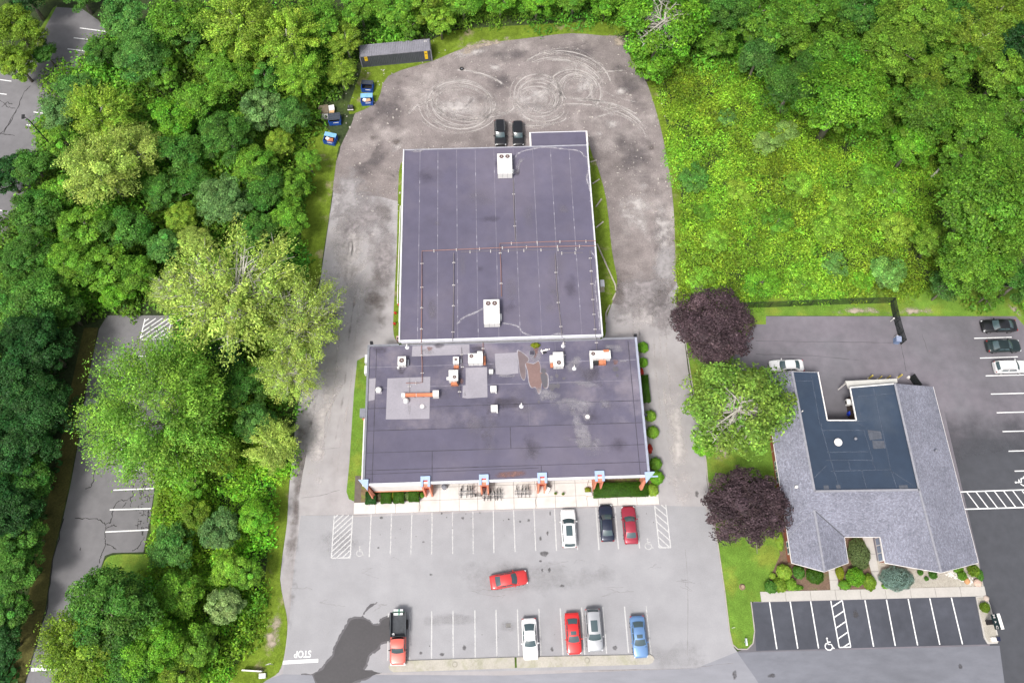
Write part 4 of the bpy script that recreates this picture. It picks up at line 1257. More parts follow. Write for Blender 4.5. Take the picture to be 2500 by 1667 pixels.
def shingle_mat(name, rot):
    m, n, l, b = node_mat(name)
    tc = n.new('ShaderNodeTexCoord')
    mp = n.new('ShaderNodeMapping')
    mp.inputs['Rotation'].default_value = (0, 0, rot)
    l.new(tc.outputs['Object'], mp.inputs['Vector'])
    br = n.new('ShaderNodeTexBrick')
    br.inputs['Color1'].default_value = (0.240, 0.245, 0.300, 1)
    br.inputs['Color2'].default_value = (0.165, 0.170, 0.215, 1)
    br.inputs['Mortar'].default_value = (0.115, 0.115, 0.14, 1)
    br.inputs['Scale'].default_value = 2.2
    br.inputs['Mortar Size'].default_value = 0.014
    br.inputs['Brick Width'].default_value = 0.7
    br.inputs['Row Height'].default_value = 0.30
    l.new(mp.outputs[0], br.inputs['Vector'])
    v = ramp_noise(n, l, tc.outputs['Object'], 0.25, 5, 0.82, 1.15)
    v2 = ramp_noise(n, l, tc.outputs['Object'], 5.0, 6, 0.72, 1.30)
    k = n.new('ShaderNodeMath')
    k.operation = 'MULTIPLY'
    l.new(v, k.inputs[0])
    l.new(v2, k.inputs[1])
    vm = n.new('ShaderNodeVectorMath')
    vm.operation = 'SCALE'
    l.new(br.outputs[0], vm.inputs[0])
    l.new(k.outputs[0], vm.inputs['Scale'])
    l.new(vm.outputs[0], b.inputs['Base Color'])
    b.inputs['Roughness'].default_value = 0.9
    bp = n.new('ShaderNodeBump')
    bp.inputs['Strength'].default_value = 0.5
    bp.inputs['Distance'].default_value = 0.03
    l.new(br.outputs['Fac'], bp.inputs['Height'])
    bp.invert = True
    l.new(bp.outputs[0], b.inputs['Normal'])
    return m


m_brick = brick_mat()
m_shx = shingle_mat('shingles_facing_sideways', R(90))
m_shy = shingle_mat('shingles_facing_front', 0.0)
m_dark = M('dark_flat_roof', (0.028, 0.044, 0.074), 0.7, layers=((0.10, 3, 0.10), (0.7, 5, 0.08), (8, 5, 0.06)), alt=(0.044, 0.060, 0.088), alt_scale=0.12, alt_lo=0.5, alt_hi=0.7)
V3 = Vector
pA, pB = V3((35.20, 37.45, EZ)), V3((35.75, 15.2, EZ))
pB2 = V3((35.83, 11.95, EZ))
pC, pD = V3((38.62, 37.35, GZ)), V3((39.35, 20.75, GZ))
pR0, pR1 = V3((39.25, 18.46, 3.87)), V3((39.45, 10.75, 3.87))
pS = V3((43.05, 11.95, EZ))
pV = V3((43.05, 15.2, EZ))
pN = V3((47.72, 15.2, EZ))
pT = V3((47.80, 11.95, EZ))
pE0, pE1 = V3((53.0, 20.95, GZ)), V3((53.75, 10.55, GZ))
pE2, pE3 = V3((59.72, 11.97, EZ)), V3((58.62, 35.70, EZ))
pEN = V3((52.45, 35.55, GZ))
# walls (under the eaves by 0.45)
def wallpoly(pts, z1_=EZ + 0.05, name='wall', mat=None):
    return MB().prism(pts, 0.0, z1_).build(name, mat or m_brick, kb_)


wallpoly([(35.70, 37.0), (36.25, 12.3), (42.55, 12.3), (42.55, 15.6), (39.3, 20.6), (38.9, 37.0)])
wallpoly([(39.45, 21.0), (52.9, 21.2), (52.9, 30.1), (46.6, 30.0), (42.6, 30.1), (42.2, 36.9), (38.91, 36.9)], z1_=GZ - 0.37)
wallpoly([(39.31, 20.7), (42.60, 15.7), (48.30, 15.7), (48.31, 20.88), (39.4, 20.9)], z1_=EZ - 0.02)
wallpoly([(48.32, 12.3), (59.20, 12.3), (58.1, 35.3), (52.7, 35.2), (52.96, 30.2), (53.02, 20.9), (48.33, 20.9)])
wallpoly([(47.35, 30.25), (52.95, 30.25), (52.6, 35.1), (47.35, 34.7)], z1_=GZ - 0.36, mat=M('shade_brown_court_wall', (0.075, 0.055, 0.05), 0.9))  # wall colour darkened to stand for the deep shade in the courtyard
# gable ends under the prow roofs
MB().add([(36.3, 12.28, EZ), (42.5, 12.28, EZ), (39.4, 12.28, 3.72)], [(0, 1, 2)]).build('gable', m_white, kb_)
MB().add([(48.4, 12.28, EZ), (59.1, 12.28, EZ), (53.7, 12.28, 4.45)], [(0, 1, 2)]).build('gable', m_white, kb_)
# shingle slopes with a thickness


def slope(pts, mat, name='roof_slope', th=0.16):
    n = len(pts)
    top = [tuple(p) for p in pts]
    bot = [(p[0], p[1], p[2] - th) for p in pts]
    fs = [tuple(range(n)), tuple(range(2 * n - 1, n - 1, -1))] + [(i, n + i, n + (i + 1) % n, (i + 1) % n) for i in range(n)]
    return MB().add(top + bot, fs).build(name, mat, kb_)


slope([pA, pB, pD, pC], m_shx)
slope([pB, pV, pR0], m_shy) if False else None
slope([pB, pR0, pD], m_shy)
slope([pR0, pV, pN, pE0, pD], m_shy)
slope([pB2, pR1, pR0, pB], m_shx)
slope([pR1, pS, pV, pR0], m_shx)
slope([pT, pE1, pE0, pN], m_shx)
slope([pE1, pE2, pE3, pEN, pE0], m_shx)
# ridge caps
m_ridge = M('ridge_cap', (0.26, 0.262, 0.295), 0.85, layers=((2, 5, 0.15),))
for a, b in ((pR0, pR1), (pE0, pE1), (pC, pD), (pD, pE0), (pE0, pEN)):
    MB().bar(a + V3((0, 0, 0.03)), b + V3((0, 0, 0.03)), 0.28, 0.07).build('ridge_cap', m_ridge, kb_)
m_valley = M('valley_metal', (0.085, 0.085, 0.095), 0.6)
MB().bar(pR0 + V3((0, 0, 0.03)), pV + V3((0, 0, 0.03)), 0.10, 0.05).build('valley', m_valley, kb_)
MB().bar(pR0 + V3((0, 0, 0.025)), pB + V3((0, 0, 0.025)), 0.05, 0.05).build('valley', m_ridge, kb_)
# eave boards
for a, b in ((pA, pB2), (pE2, pE3), (pV, pN), (pS, pV), (pT, pN), (pB2, pR1), (pR1, pS), (pT, pE1), (pE1, pE2)):
    dz = V3((0, 0, -0.10))
    MB().bar(a + dz, b + dz, 0.10, 0.18).build('eave_board', m_white, kb_)
# dark membrane roof in sheets, a step below the shingle edge
CZ = GZ - 0.16
dk = MB().prism([pC + V3((.05, 0, 0)), pD + V3((.05, .05, 0)), pE0 + V3((-.05, .05, 0)), pEN + V3((-.05, 0, 0)), V3((46.25, 35.0, 0)), V3((46.4, 30.3, 0)), V3((42.55, 30.3, 0)), V3((42.30, 37.25, 0))], CZ - 0.2, CZ - 0.02).build('flat_roof', m_trim, kb_)
Q1, Q2, Q3, Q4 = (42.98, 23.6), (48.6, 24.4), (48.55, 30.3), (49.5, 35.3)
sheets = [[(38.68, 37.3), (39.42, 20.78), Q1, (42.53, 30.33), (42.27, 37.2)], [(39.42, 20.78), (52.93, 21.0), Q2, Q1], [Q1, Q2, Q3, (42.53, 30.33)], [(52.93, 21.0), (52.4, 35.5), Q4, Q3, Q2], [Q3, Q4, (46.3, 34.98), (46.43, 30.33)]]
for i_, s in enumerate(sheets):
    MB().prism(s, CZ - 0.02, CZ + 0.0005 * i_).build('membrane_sheet', m_dark, dk)
m_bseam = fade_mat('pale_blue_seam', (0.085, 0.105, 0.145), scale=0.7, lo=0.2, hi=0.8, opacity=0.85)
for a, b in [((995, 560), (1045, 850)), ((1045, 850), (1175, 1290)), ((880, 600), (1000, 600)), ((1070, 915), (1330, 915)), ((1390, 640), (1500, 1160)), ((1500, 1160), (1540, 1280)), ((1330, 915), (1390, 1110)), ((1090, 1105), (1390, 1105)), ((1120, 1175), (1500, 1165)), ((1230, 1110), (1245, 1170)), ((1315, 1170), (1350, 1290)),
             ((1010, 1220), (1090, 1140)), ((1490, 1165), (1650, 1270)), ((1285, 700), (1520, 680)), ((1285, 700), (1310, 830)), ((1270, 860), (1330, 890)), ((1380, 1110), (1410, 1170)), ((1095, 1055), (1360, 1050)), ((1060, 870), (1060, 900))]:
    q = [P(*z5(*a), CZ).lerp(P(*z5(*b), CZ), k / 8) for k in range(9)]
    mb = MB().ribbon(q, 0.16, CZ + 0.008, fade=1.0)
    mb.build('seam', m_bseam, dk)
m_bpatch = fade_mat('pale_blue_patch', (0.10, 0.11, 0.135), scale=0.8, lo=0.1, hi=0.8, opacity=0.8)
for pts in ([(1350, 910), (1440, 920), (1450, 970), (1365, 980)], [(1380, 980), (1460, 980), (1470, 1030), (1390, 1035)], [(1070, 1265), (1105, 1265), (1110, 1290), (1075, 1292)], [(1150, 1265), (1180, 1260), (1185, 1285), (1155, 1288)], [(1550, 1265), (1610, 1262), (1615, 1285), (1555, 1288)]):
    MB().blotch(PP([z5(*p) for p in pts], CZ + 0.012), CZ + 0.012, 0.9).build('roof_patch', m_bpatch, dk)
# white edge round the courtyard
cy_ = [V3((42.22, 37.25, CZ)), V3((42.48, 30.36, CZ)), V3((46.40, 30.36, CZ)), V3((46.28, 35.0, CZ)), V3((52.4, 35.55, CZ))]
for i in range(4):
    MB().bar(cy_[i] + V3((0, 0, -0.02)), cy_[i + 1] + V3((0, 0, -0.02)), 0.14, 0.22).build('roof_edge', m_white, kb_)
# white loading canopy on the north end
NZ = 3.3
cp = [P(*q, NZ) for q in ((2064, 930), (2190, 924), (2191, 934), (2182, 938), (2072, 948))]
MB().prism([cp[0], cp[4], cp[3], cp[2], cp[1]][::1], NZ - 0.25, NZ).build('canopy', M('off_white_canopy', (0.52, 0.51, 0.48), 0.7, layers=((1, 5, 0.06),)), kb_)
for t in (0.02, 0.5, 0.98):
    q = cp[0].lerp(cp[1], t)
    MB().box((q.x + .1 - .2 * t, q.y - .15, (NZ - .25) / 2), (.14, .14, NZ - .25)).build('canopy_post', m_white, kb_)
# windows on the west wall
for (y0, y1, x) in ((22.6, 24.2, 36.02), (24.35, 25.6, 35.99), (13.2, 14.9, 36.23), (19.0, 20.4, 36.09), (29.5, 31.2, 35.86)):
    f = MB().box((x - 0.03, (y0 + y1) / 2, 1.55), (0.14, y1 - y0, 1.6), R(1.2)).build('window', m_white, kb_)
    for k in range(2):
        MB().box((x - 0.105, y0 + (y1 - y0) * (0.27 + 0.46 * k), 1.55), (0.03, (y1 - y0) * 0.36, 1.35), R(1.2)).build('pane', M('teal_glass', (0.10, 0.17, 0.20), 0.12, layers=(), spec=0.6), f)
MB().bar((35.95, 20.9, 0.2), (35.95, 20.9, 2.8), 0.09).build('downspout', m_brick, kb_)
# entrance screen on the inner wing
f = MB().box((48.22, 13.9, 1.45), (0.16, 3.1, 2.5)).build('entrance_screen', m_white, kb_)
for k in range(3):
    MB().box((48.12, 12.88 + k * 1.0, 1.5), (0.04, 0.86, 2.2)).build('pane', M('blue_glass', (0.16, 0.22, 0.34), 0.12, layers=(), spec=0.6), f)
MB().bar((47.95, 12.3, 2.55), (47.95, 15.5, 2.55), 0.5, 0.10).build('entrance_ledge', m_white, kb_)
# roof vents
m_galv = M('galvanised', (0.62, 0.62, 0.63), 0.4, 0.2, layers=((2, 4, 0.1),))
for (x, y, s, wh) in ((1160, 995, 0.42, 1), (1272, 972, 0.15, 0), (1785, 1048, 0.14, 0), (895, 1278, 0.16, 1), (1640, 1150, 0.10, 1), (1655, 1168, 0.10, 1), (933, 797, 0.07, 1)):
    zz = CZ if 880 < x < 1600 and y < 1270 else 3.8
    q = P(*z5(x, y), zz)
    MB().lathe((q.x, q.y, zz - 0.5), [(s * 0.7, 0), (s * 0.7, 0.75), (s * 1.25, 0.78), (s * 1.25, 0.92), (s * 0.5, 1.0)], 14).build('roof_vent', m_white if wh else m_trimb, kb_)
# ================================================================== VEGETATION
def leaf_mat():
    """leaves: the object's own colour, varied per leaf by the 'tint' attribute; some light passes through"""
    m, n, l, b = node_mat('leaf')
    oi = n.new('ShaderNodeObjectInfo')
    at = n.new('ShaderNodeAttribute')
    at.attribute_name = 'tint'
    sep = n.new('ShaderNodeSeparateColor')
    l.new(at.outputs['Color'], sep.inputs[0])
    vm = n.new('ShaderNodeVectorMath')
    vm.operation = 'SCALE'
    l.new(oi.outputs['Color'], vm.inputs[0])
    l.new(sep.outputs[0], vm.inputs['Scale'])
    # hue shift toward yellow by the second channel
    hs_ = n.new('ShaderNodeHueSaturation')
    l.new(vm.outputs[0], hs_.inputs['Color'])
    l.new(sep.outputs[1], hs_.inputs['Hue'])
    b.inputs['Roughness'].default_value = 0.5
    b.inputs['Specular IOR Level'].default_value = 0.2
    l.new(hs_.outputs[0], b.inputs['Base Color'])
    tr = n.new('ShaderNodeBsdfTranslucent')
    br = n.new('ShaderNodeVectorMath')
    br.operation = 'MULTIPLY'
    br.inputs[1].default_value = (1.25, 1.3, 0.7)
    l.new(hs_.outputs[0], br.inputs[0])
    l.new(br.outputs[0], tr.inputs['Color'])
    mx = n.new('ShaderNodeMixShader')
    mx.inputs[0].default_value = 0.34
    l.new(b.outputs[0], mx.inputs[1])
    l.new(tr.outputs[0], mx.inputs[2])
    l.new(mx.outputs[0], n['Material Output'].inputs['Surface'])
    return m


m_leaf = leaf_mat()
m_bark = M('grey_bark', (0.20, 0.175, 0.15), 0.9, layers=((2, 5, 0.25),))
m_pale_bark = M('pale_bark', (0.42, 0.40, 0.36), 0.9, layers=((2, 5, 0.25),))
m_dark_bark = M('dark_bark', (0.09, 0.07, 0.055), 0.9, layers=((2, 5, 0.25),))


def leaf_mesh(name, C, N, S, bright, hue, aspect=0.55, U=None, rs_=None):
    """many single leaves as pointed diamonds: centres, normals, half lengths"""
    n = len(C)
    N = N / np.maximum(np.linalg.norm(N, axis=1, keepdims=True), 1e-6)
    if U is None:
        U = rs_.normal(size=(n, 3))
    U = U - N * np.sum(U * N, axis=1, keepdims=True)
    U /= np.maximum(np.linalg.norm(U, axis=1, keepdims=True), 1e-6)
    W = np.cross(N, U)
    s = S[:, None]
    droop = N * (s * 0.18)
    co = np.stack([C + U * s - droop, C + W * s * aspect, C - U * s - droop, C - W * s * aspect], axis=1).reshape(-1, 3)
    me = bpy.data.meshes.new(name)
    me.vertices.add(4 * n)
    me.vertices.foreach_set('co', co.astype(np.float32).ravel())
    me.loops.add(4 * n)
    me.loops.foreach_set('vertex_index', np.arange(4 * n, dtype=np.int32))
    me.polygons.add(n)
    me.polygons.foreach_set('loop_start', np.arange(0, 4 * n, 4, dtype=np.int32))
    at = me.attributes.new('tint', 'FLOAT_COLOR', 'POINT')
    col = np.zeros((4 * n, 4), dtype=np.float32)
    col[:, 0] = np.repeat(bright, 4)
    col[:, 1] = np.repeat(hue, 4)
    col[:, 3] = 1
    at.data.foreach_set('color', col.ravel())
    me.update(calc_edges=True)
    me.materials.append(m_leaf)
    return me


def crown_proto(seed, blobs=46, per=150, size=0.05, kind='round', zr=0.85, bscale=1.0, hole=None):
    """crown of unit radius about its centre: leaf clumps on boughs"""
    r = np.random.default_rng(seed)
    C, N, S, B, Hh, U = [], [], [], [], [], []
    tips = []
    # a few big lobes make the outline uneven
    lobes = r.normal(size=(9, 3))
    lobes /= np.linalg.norm(lobes, axis=1, keepdims=True)
    amp = r.uniform(-0.34, 0.34, 9)
    for i in range(blobs):
        d = r.normal(size=3)
        d /= np.linalg.norm(d)
        if d[2] < -0.35:
            d[2] *= -0.6
            d /= np.linalg.norm(d)
        rad = (r.uniform(0.25, 0.6) if kind == 'round' and i % 6 == 0 else r.uniform(0.55, 0.92))
        if kind == 'airy':
            rad = r.uniform(0.35, 0.95)
        if hole is not None and d @ hole > 0.80:
            continue
        k = 1 + float(np.sum(amp * np.maximum(0, lobes @ d) ** 3))
        c = d * rad * k
        c[2] *= zr
        br = (r.uniform(0.12, 0.27) if kind != 'airy' else r.uniform(0.09, 0.17)) * bscale
        tips.append(c)
        n = int(per * r.uniform(0.7, 1.3))
        v = r.normal(size=(n, 3))
        v /= np.linalg.norm(v, axis=1, keepdims=True)
        v[:, 2] = np.where(v[:, 2] < -0.2, -v[:, 2] * 0.5, v[:, 2])
        sh = r.uniform(0.55, 1.10, n) ** 0.7
        st_ = np.array([1.15, 1.15, 0.75])
        if kind in ('airy', 'sprig'):
            # sprays stretched along the bough
            q = v * sh[:, None] * br * np.array([0.8, 0.8, 0.55])
            al = r.uniform(-0.9, 1.1, n)[:, None] * br * 1.5
            pts = c + q + d * al
        else:
            pts = c + v * sh[:, None] * br * st_
        nn = v * 0.55 + d * 0.35 + np.array([0, 0, 0.75]) + r.normal(size=(n, 3)) * 0.42
        C.append(pts)
        N.append(nn)
        S.append(size * r.uniform(0.65, 1.35, n))
        bb = math.exp(r.normal(0, 0.22))
        B.append(np.minimum(bb * np.exp(r.normal(-0.03, 0.36, n)), 2.4))
        Hh.append(0.5 + r.normal(0, 0.008) + r.normal(0, 0.007, n))
        if kind in ('sprig', 'airy'):
            U.append(np.repeat(d[None, :], n, 0) + r.normal(size=(n, 3)) * 0.45)
        else:
            U.append(r.normal(size=(n, 3)))
    CC = np.concatenate(C)
    rr0 = np.percentile(np.linalg.norm(CC[:, :2], axis=1), 97)
    CC = CC / rr0
    tips = [t_ / rr0 for t_ in tips]
    me = leaf_mesh('crown', CC, np.concatenate(N), np.concatenate(S), np.concatenate(B), np.concatenate(Hh), 0.6 if kind == 'round' else 0.42, np.concatenate(U), r)
    return me, tips


def trunk_proto(tips, seed, mat, base=-1.6, rad=0.06, nb=12, fine=0, twig=0.012):
    """trunk from the ground to the crown, boughs out to the leaf clumps (units of the crown radius)"""
    r = random.Random(seed)
    mb = MB()
    mb.tube([(0, 0, base), (0.02, 0.01, base * 0.5), (0.0, 0.03, -0.25), (0.03, 0, 0.15), (0, 0.02, 0.5)], [rad * 1.5, rad * 1.05, rad * 0.85, rad * 0.6, rad * 0.2], 8)
    for i in range(min(nb, len(tips))):
        t = Vector(tips[i])
        z0 = r.uniform(-0.45, 0.2)
        a = Vector((0.01, 0.01, z0))
        m = a.lerp(t, 0.5) + Vector((r.uniform(-.06, .06), r.uniform(-.06, .06), r.uniform(-.02, .10)))
        mb.tube([a, m, t], [rad * 0.5, rad * 0.3, rad * 0.10], 5)
        for k in range(fine):
            s = m.lerp(t, r.uniform(0.1, 0.9))
            e = s + Vector((r.uniform(-.22, .22), r.uniform(-.22, .22), r.uniform(-.02, .18)))
            mb.tube([s, s.lerp(e, .5) + Vector((0, 0, .02)), e], [twig, twig * .7, twig * .25], 4, cap=False)
    me = bpy.data.meshes.new('trunk')
    me.from_pydata([tuple(v) for v in mb.v], [], mb.f)
    me.update()
    me.shade_smooth()
    me.materials.append(mat)
    return me


PROTO = {}


def proto(key, n, **k):
    PROTO[key] = []
    bark = k.pop('bark', m_bark)
    tk = k.pop('trunk', {})
    for i in range(n):
        me, tips = crown_proto(hash_(key) + i * 17, **k)
        PROTO[key].append((me, trunk_proto(tips, i, bark, **tk)))


def hash_(s):
    return sum(ord(c) * (i + 3) for i, c in enumerate(s)) * 7 % 9973


proto('round', 6, blobs=80, per=180, size=0.036)
proto('big', 4, blobs=170, per=170, size=0.023, bscale=0.70)
proto('sprig', 3, blobs=110, per=180, size=0.031, kind='sprig', bark=m_pale_bark, trunk=dict(nb=20, fine=2, twig=0.008))
proto('bigsprig', 1, blobs=240, per=190, size=0.017, kind='sprig', bscale=0.75, bark=m_pale_bark, trunk=dict(nb=30, fine=2, twig=0.006))
proto('airy', 3, blobs=190, per=85, size=0.020, kind='airy', zr=0.65, bark=m_pale_bark, trunk=dict(nb=90, fine=5, rad=0.045, twig=0.007))
proto('bare', 1, blobs=130, per=130, size=0.028, kind='round', bscale=0.8, hole=np.array([-0.30, -0.42, 0.86]), bark=m_pale_bark, trunk=dict(nb=80, fine=7, rad=0.05, twig=0.010))
proto('fine', 2, blobs=210, per=130, size=0.025, bscale=0.8)
proto('shrub', 5, blobs=48, per=150, size=0.042, zr=0.8, trunk=dict(base=-0.8, rad=0.05, nb=6))

GREENS = dict(
    meadow=(0.225, 0.390, 0.034),
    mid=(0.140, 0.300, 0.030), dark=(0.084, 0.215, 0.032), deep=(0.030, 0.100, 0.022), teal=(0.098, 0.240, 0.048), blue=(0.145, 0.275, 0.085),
    lime=(0.255, 0.395, 0.046), pale=(0.340, 0.455, 0.095), olive=(0.175, 0.285, 0.028), bright=(0.155, 0.360, 0.028), fresh=(0.200, 0.370, 0.038), silver=(0.230, 0.340, 0.120),
    purple=(0.088, 0.058, 0.068), spruce=(0.200, 0.300, 0.270), hedge=(0.050, 0.125, 0.012), yellow=(0.230, 0.270, 0.020))
tree_rng = random.Random(44)
TREE_N = [0]


def tree(px, py, rpx, col, kind, label, hc=None, zs=1.0, group=None, cat='tree', name='tree', base=0.0, ys=1.0):
    """px, py: where the middle of the crown shows; rpx: its half width there; hc: height of the crown's middle"""
    sc = (P(px + 1, py, 5) - P(px, py, 5)).length
    rad = rpx * sc
    if hc is None:
        hc = rad * (1.45 if group == 'trees of the right wood' else 1.2) + 0.8 if cat == 'tree' else rad * 0.55
    c = P(px, py, hc)
    TREE_N[0] += 1
    t = thing(name, label, cat, (c.x, c.y, base), group)
    if rpx > 66 and kind == 'round':
        kind = 'big'
    if rpx > 120 and kind == 'sprig':
        kind = 'bigsprig'
    ms = PROTO[kind]
    i = TREE_N[0] % len(ms)
    cm, tm = ms[i]
    col = GREENS[col] if isinstance(col, str) else col
    k = (1 + tree_rng.uniform(-0.10, 0.10)) * (0.80 if group == 'trees of the right wood' else 1.0)
    a = 0.0 if kind == 'bare' or ys != 1.0 else tree_rng.uniform(0, 6.28)
    for nm, me in (('crown', cm), ('trunk', tm)):
        o = bpy.data.objects.new(nm, me)
        COL.objects.link(o)
        o.parent = t
        o.location = (0, 0, hc - base)
        o.rotation_euler = (0, 0, a)
        o.color = (col[0] * k, col[1] * k, col[2] * k, 1)
        if nm == 'crown':
            o.scale = (rad, rad * ys, rad * zs)
        else:
            tz = (hc - base) / 1.6 if kind != 'shrub' else (hc - base) / 0.8
            o.scale = (rad, rad, min(tz, rad * 1.6))
            if o.scale[2] * (1.6 if kind != 'shrub' else .8) < hc - base - 0.05:   # long bole down to the ground
                o.scale[2] = tz
    return t


def in_poly(X, Y, poly):
    inside = np.zeros(len(X), bool)
    j = len(poly) - 1
    for i in range(len(poly)):
        xi, yi = poly[i][0], poly[i][1]
        xj, yj = poly[j][0], poly[j][1]
        c = ((yi > Y) != (yj > Y)) & (X < (xj - xi) * (Y - yi) / (yj - yi + 1e-12) + xi)
        inside ^= c
        j = i
    return inside


def thicket(name, polys, seed, col, label, dens=16, size=0.17, hmin=0.5, hmax=2.2, rmin=0.7, rmax=2.0, cols=None, aspect=0.55, cat='undergrowth', obj_hue=0.0):
    """one mass of undergrowth: mounds of leaves filling the outline"""
    r = np.random.default_rng(seed)
    C, N, S, B, Hh = [], [], [], [], []
    for pts in polys:
        pg = [P(*q, 0.6) for q in pts]
        xs = [p.x for p in pg]
        ys = [p.y for p in pg]
        area = abs(sum(pg[i].x * pg[(i + 1) % len(pg)].y - pg[(i + 1) % len(pg)].x * pg[i].y for i in range(len(pg)))) / 2
        bb = (max(xs) - min(xs)) * (max(ys) - min(ys))
        nm = int(area / (rmin + rmax) ** 2 * 4 * 1.5)
        k = int(nm * bb / area * 1.05) + 8
        MX, MY = r.uniform(min(xs), max(xs), k), r.uniform(min(ys), max(ys), k)
        ok = in_poly(MX, MY, pg)
        MX, MY = MX[ok], MY[ok]
        MR = r.uniform(rmin, rmax, len(MX)) * r.choice([0.6, 1.0, 1.3], len(MX))
        MH = r.uniform(hmin, hmax, len(MX))
        for mx, my, mr, mh in zip(MX, MY, MR, MH):
            n = int(dens * mr * mr * 3.4)
            v = r.normal(size=(n, 3))
            v /= np.linalg.norm(v, axis=1, keepdims=True)
            v[:, 2] = np.abs(v[:, 2])
            sh = r.uniform(0.7, 1.1, n)[:, None]
            wob = 1 + 0.25 * np.sin(v[:, :1] * 5 + mx) * np.cos(v[:, 1:2] * 6 + my)
            pts3 = np.array([mx, my, 0.0]) + v * sh * wob * np.array([mr, mr, mh])
            C.append(pts3)
            N.append(v * 0.6 + np.array([0, 0, 0.8]) + r.normal(size=(n, 3)) * 0.45)
            S.append(size * r.uniform(0.6, 1.5, n) * (1 if r.random() < 0.7 else 1.35))
            big = math.sin(mx * 0.21 + seed) * math.cos(my * 0.17 + seed * 2)
            bbv = math.exp(r.normal(0, 0.32)) * (1 + 0.18 * big)
            B.append(np.minimum(bbv * np.exp(r.normal(-0.03, 0.30, n)), 2.2))
            Hh.append(0.5 + obj_hue + 0.012 * big + r.normal(0, 0.012) + r.normal(0, 0.008, n))
    C = np.concatenate(C)
    me = leaf_mesh(name, C, np.concatenate(N), np.concatenate(S), np.concatenate(B), np.concatenate(Hh), aspect, None, r)
    o = bpy.data.objects.new(name, me)
    COL.objects.link(o)
    col = GREENS[col] if isinstance(col, str) else col
    o.color = (*col, 1)
    o['kind'] = 'stuff'
    o['label'] = label
    o['category'] = cat
    return o


thicket('bright_thicket', [[(1600, 170), (1660, 160), (1720, 165), (1800, 160), (1960, 200), (2080, 310), (2200, 380), (2300, 400), (2290, 520), (2290, 640), (2260, 715), (2120, 722), (1960, 730), (1850, 735), (1760, 735), (1668, 738), (1664, 690), (1672, 560), (1660, 430), (1632, 320)]], 5, 'meadow',
        'bright yellow green thicket of brambles right of the drive', dens=20, size=0.125, hmin=0.3, hmax=2.4, rmin=0.4, rmax=1.7)
thicket('wood_undergrowth', [[(120, 180), (250, 100), (480, 20), (860, 20), (870, 140), (830, 210), (770, 240), (758, 350), (748, 400), (742, 500), (738, 680), (715, 860), (690, 1000), (640, 1020), (440, 960), (430, 740), (280, 745), (210, 775), (-60, 900), (-60, 640), (0, 600), (50, 520), (90, 380)]], 6, 'mid',
        'dark leafy undergrowth filling the wood left of the drive', dens=10, size=0.19, hmin=1.0, hmax=3.4, rmin=1.0, rmax=2.6)
thicket('strip_undergrowth', [[(395, 1150), (430, 980), (640, 1010), (700, 1020), (705, 1150), (680, 1160), (665, 1240), (655, 1330), (645, 1400), (625, 1500), (600, 1580), (560, 1640), (500, 1680), (180, 1720), (240, 1430), (300, 1440), (372, 1400)]], 8, (0.180, 0.380, 0.028),
        'leafy undergrowth strip between the two lots', dens=18, size=0.145, hmin=0.6, hmax=2.4, rmin=0.6, rmax=1.8)
thicket('far_undergrowth', [[(870, 20), (900, 120), (1000, 95), (1050, 90), (1110, 70), (1280, 55), (1520, 48), (1560, 120), (1700, 180), (1900, 180), (2200, 380), (2300, 480), (2600, 640), (2620, 720), (2480, 745), (2300, 735), (2560, 760), (2700, 400), (2600, -60), (1500, -60), (870, -60)]], 9, 'mid',
        'tangled undergrowth along the top of the yard and in the right wood', dens=11, size=0.18, hmin=0.8, hmax=3.0, rmin=0.9, rmax=2.4)
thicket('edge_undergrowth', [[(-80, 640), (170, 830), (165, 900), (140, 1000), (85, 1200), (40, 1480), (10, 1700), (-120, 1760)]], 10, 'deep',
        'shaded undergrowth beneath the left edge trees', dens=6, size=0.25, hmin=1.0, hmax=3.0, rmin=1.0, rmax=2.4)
# ---- trees, each one placed where its crown shows
T = tree
G1, G2_, G3, G4, G5 = 'trees of the left wood', 'trees along the left edge', 'trees of the strip between the lots', 'trees of the right wood', 'shrubs in the bright thicket'
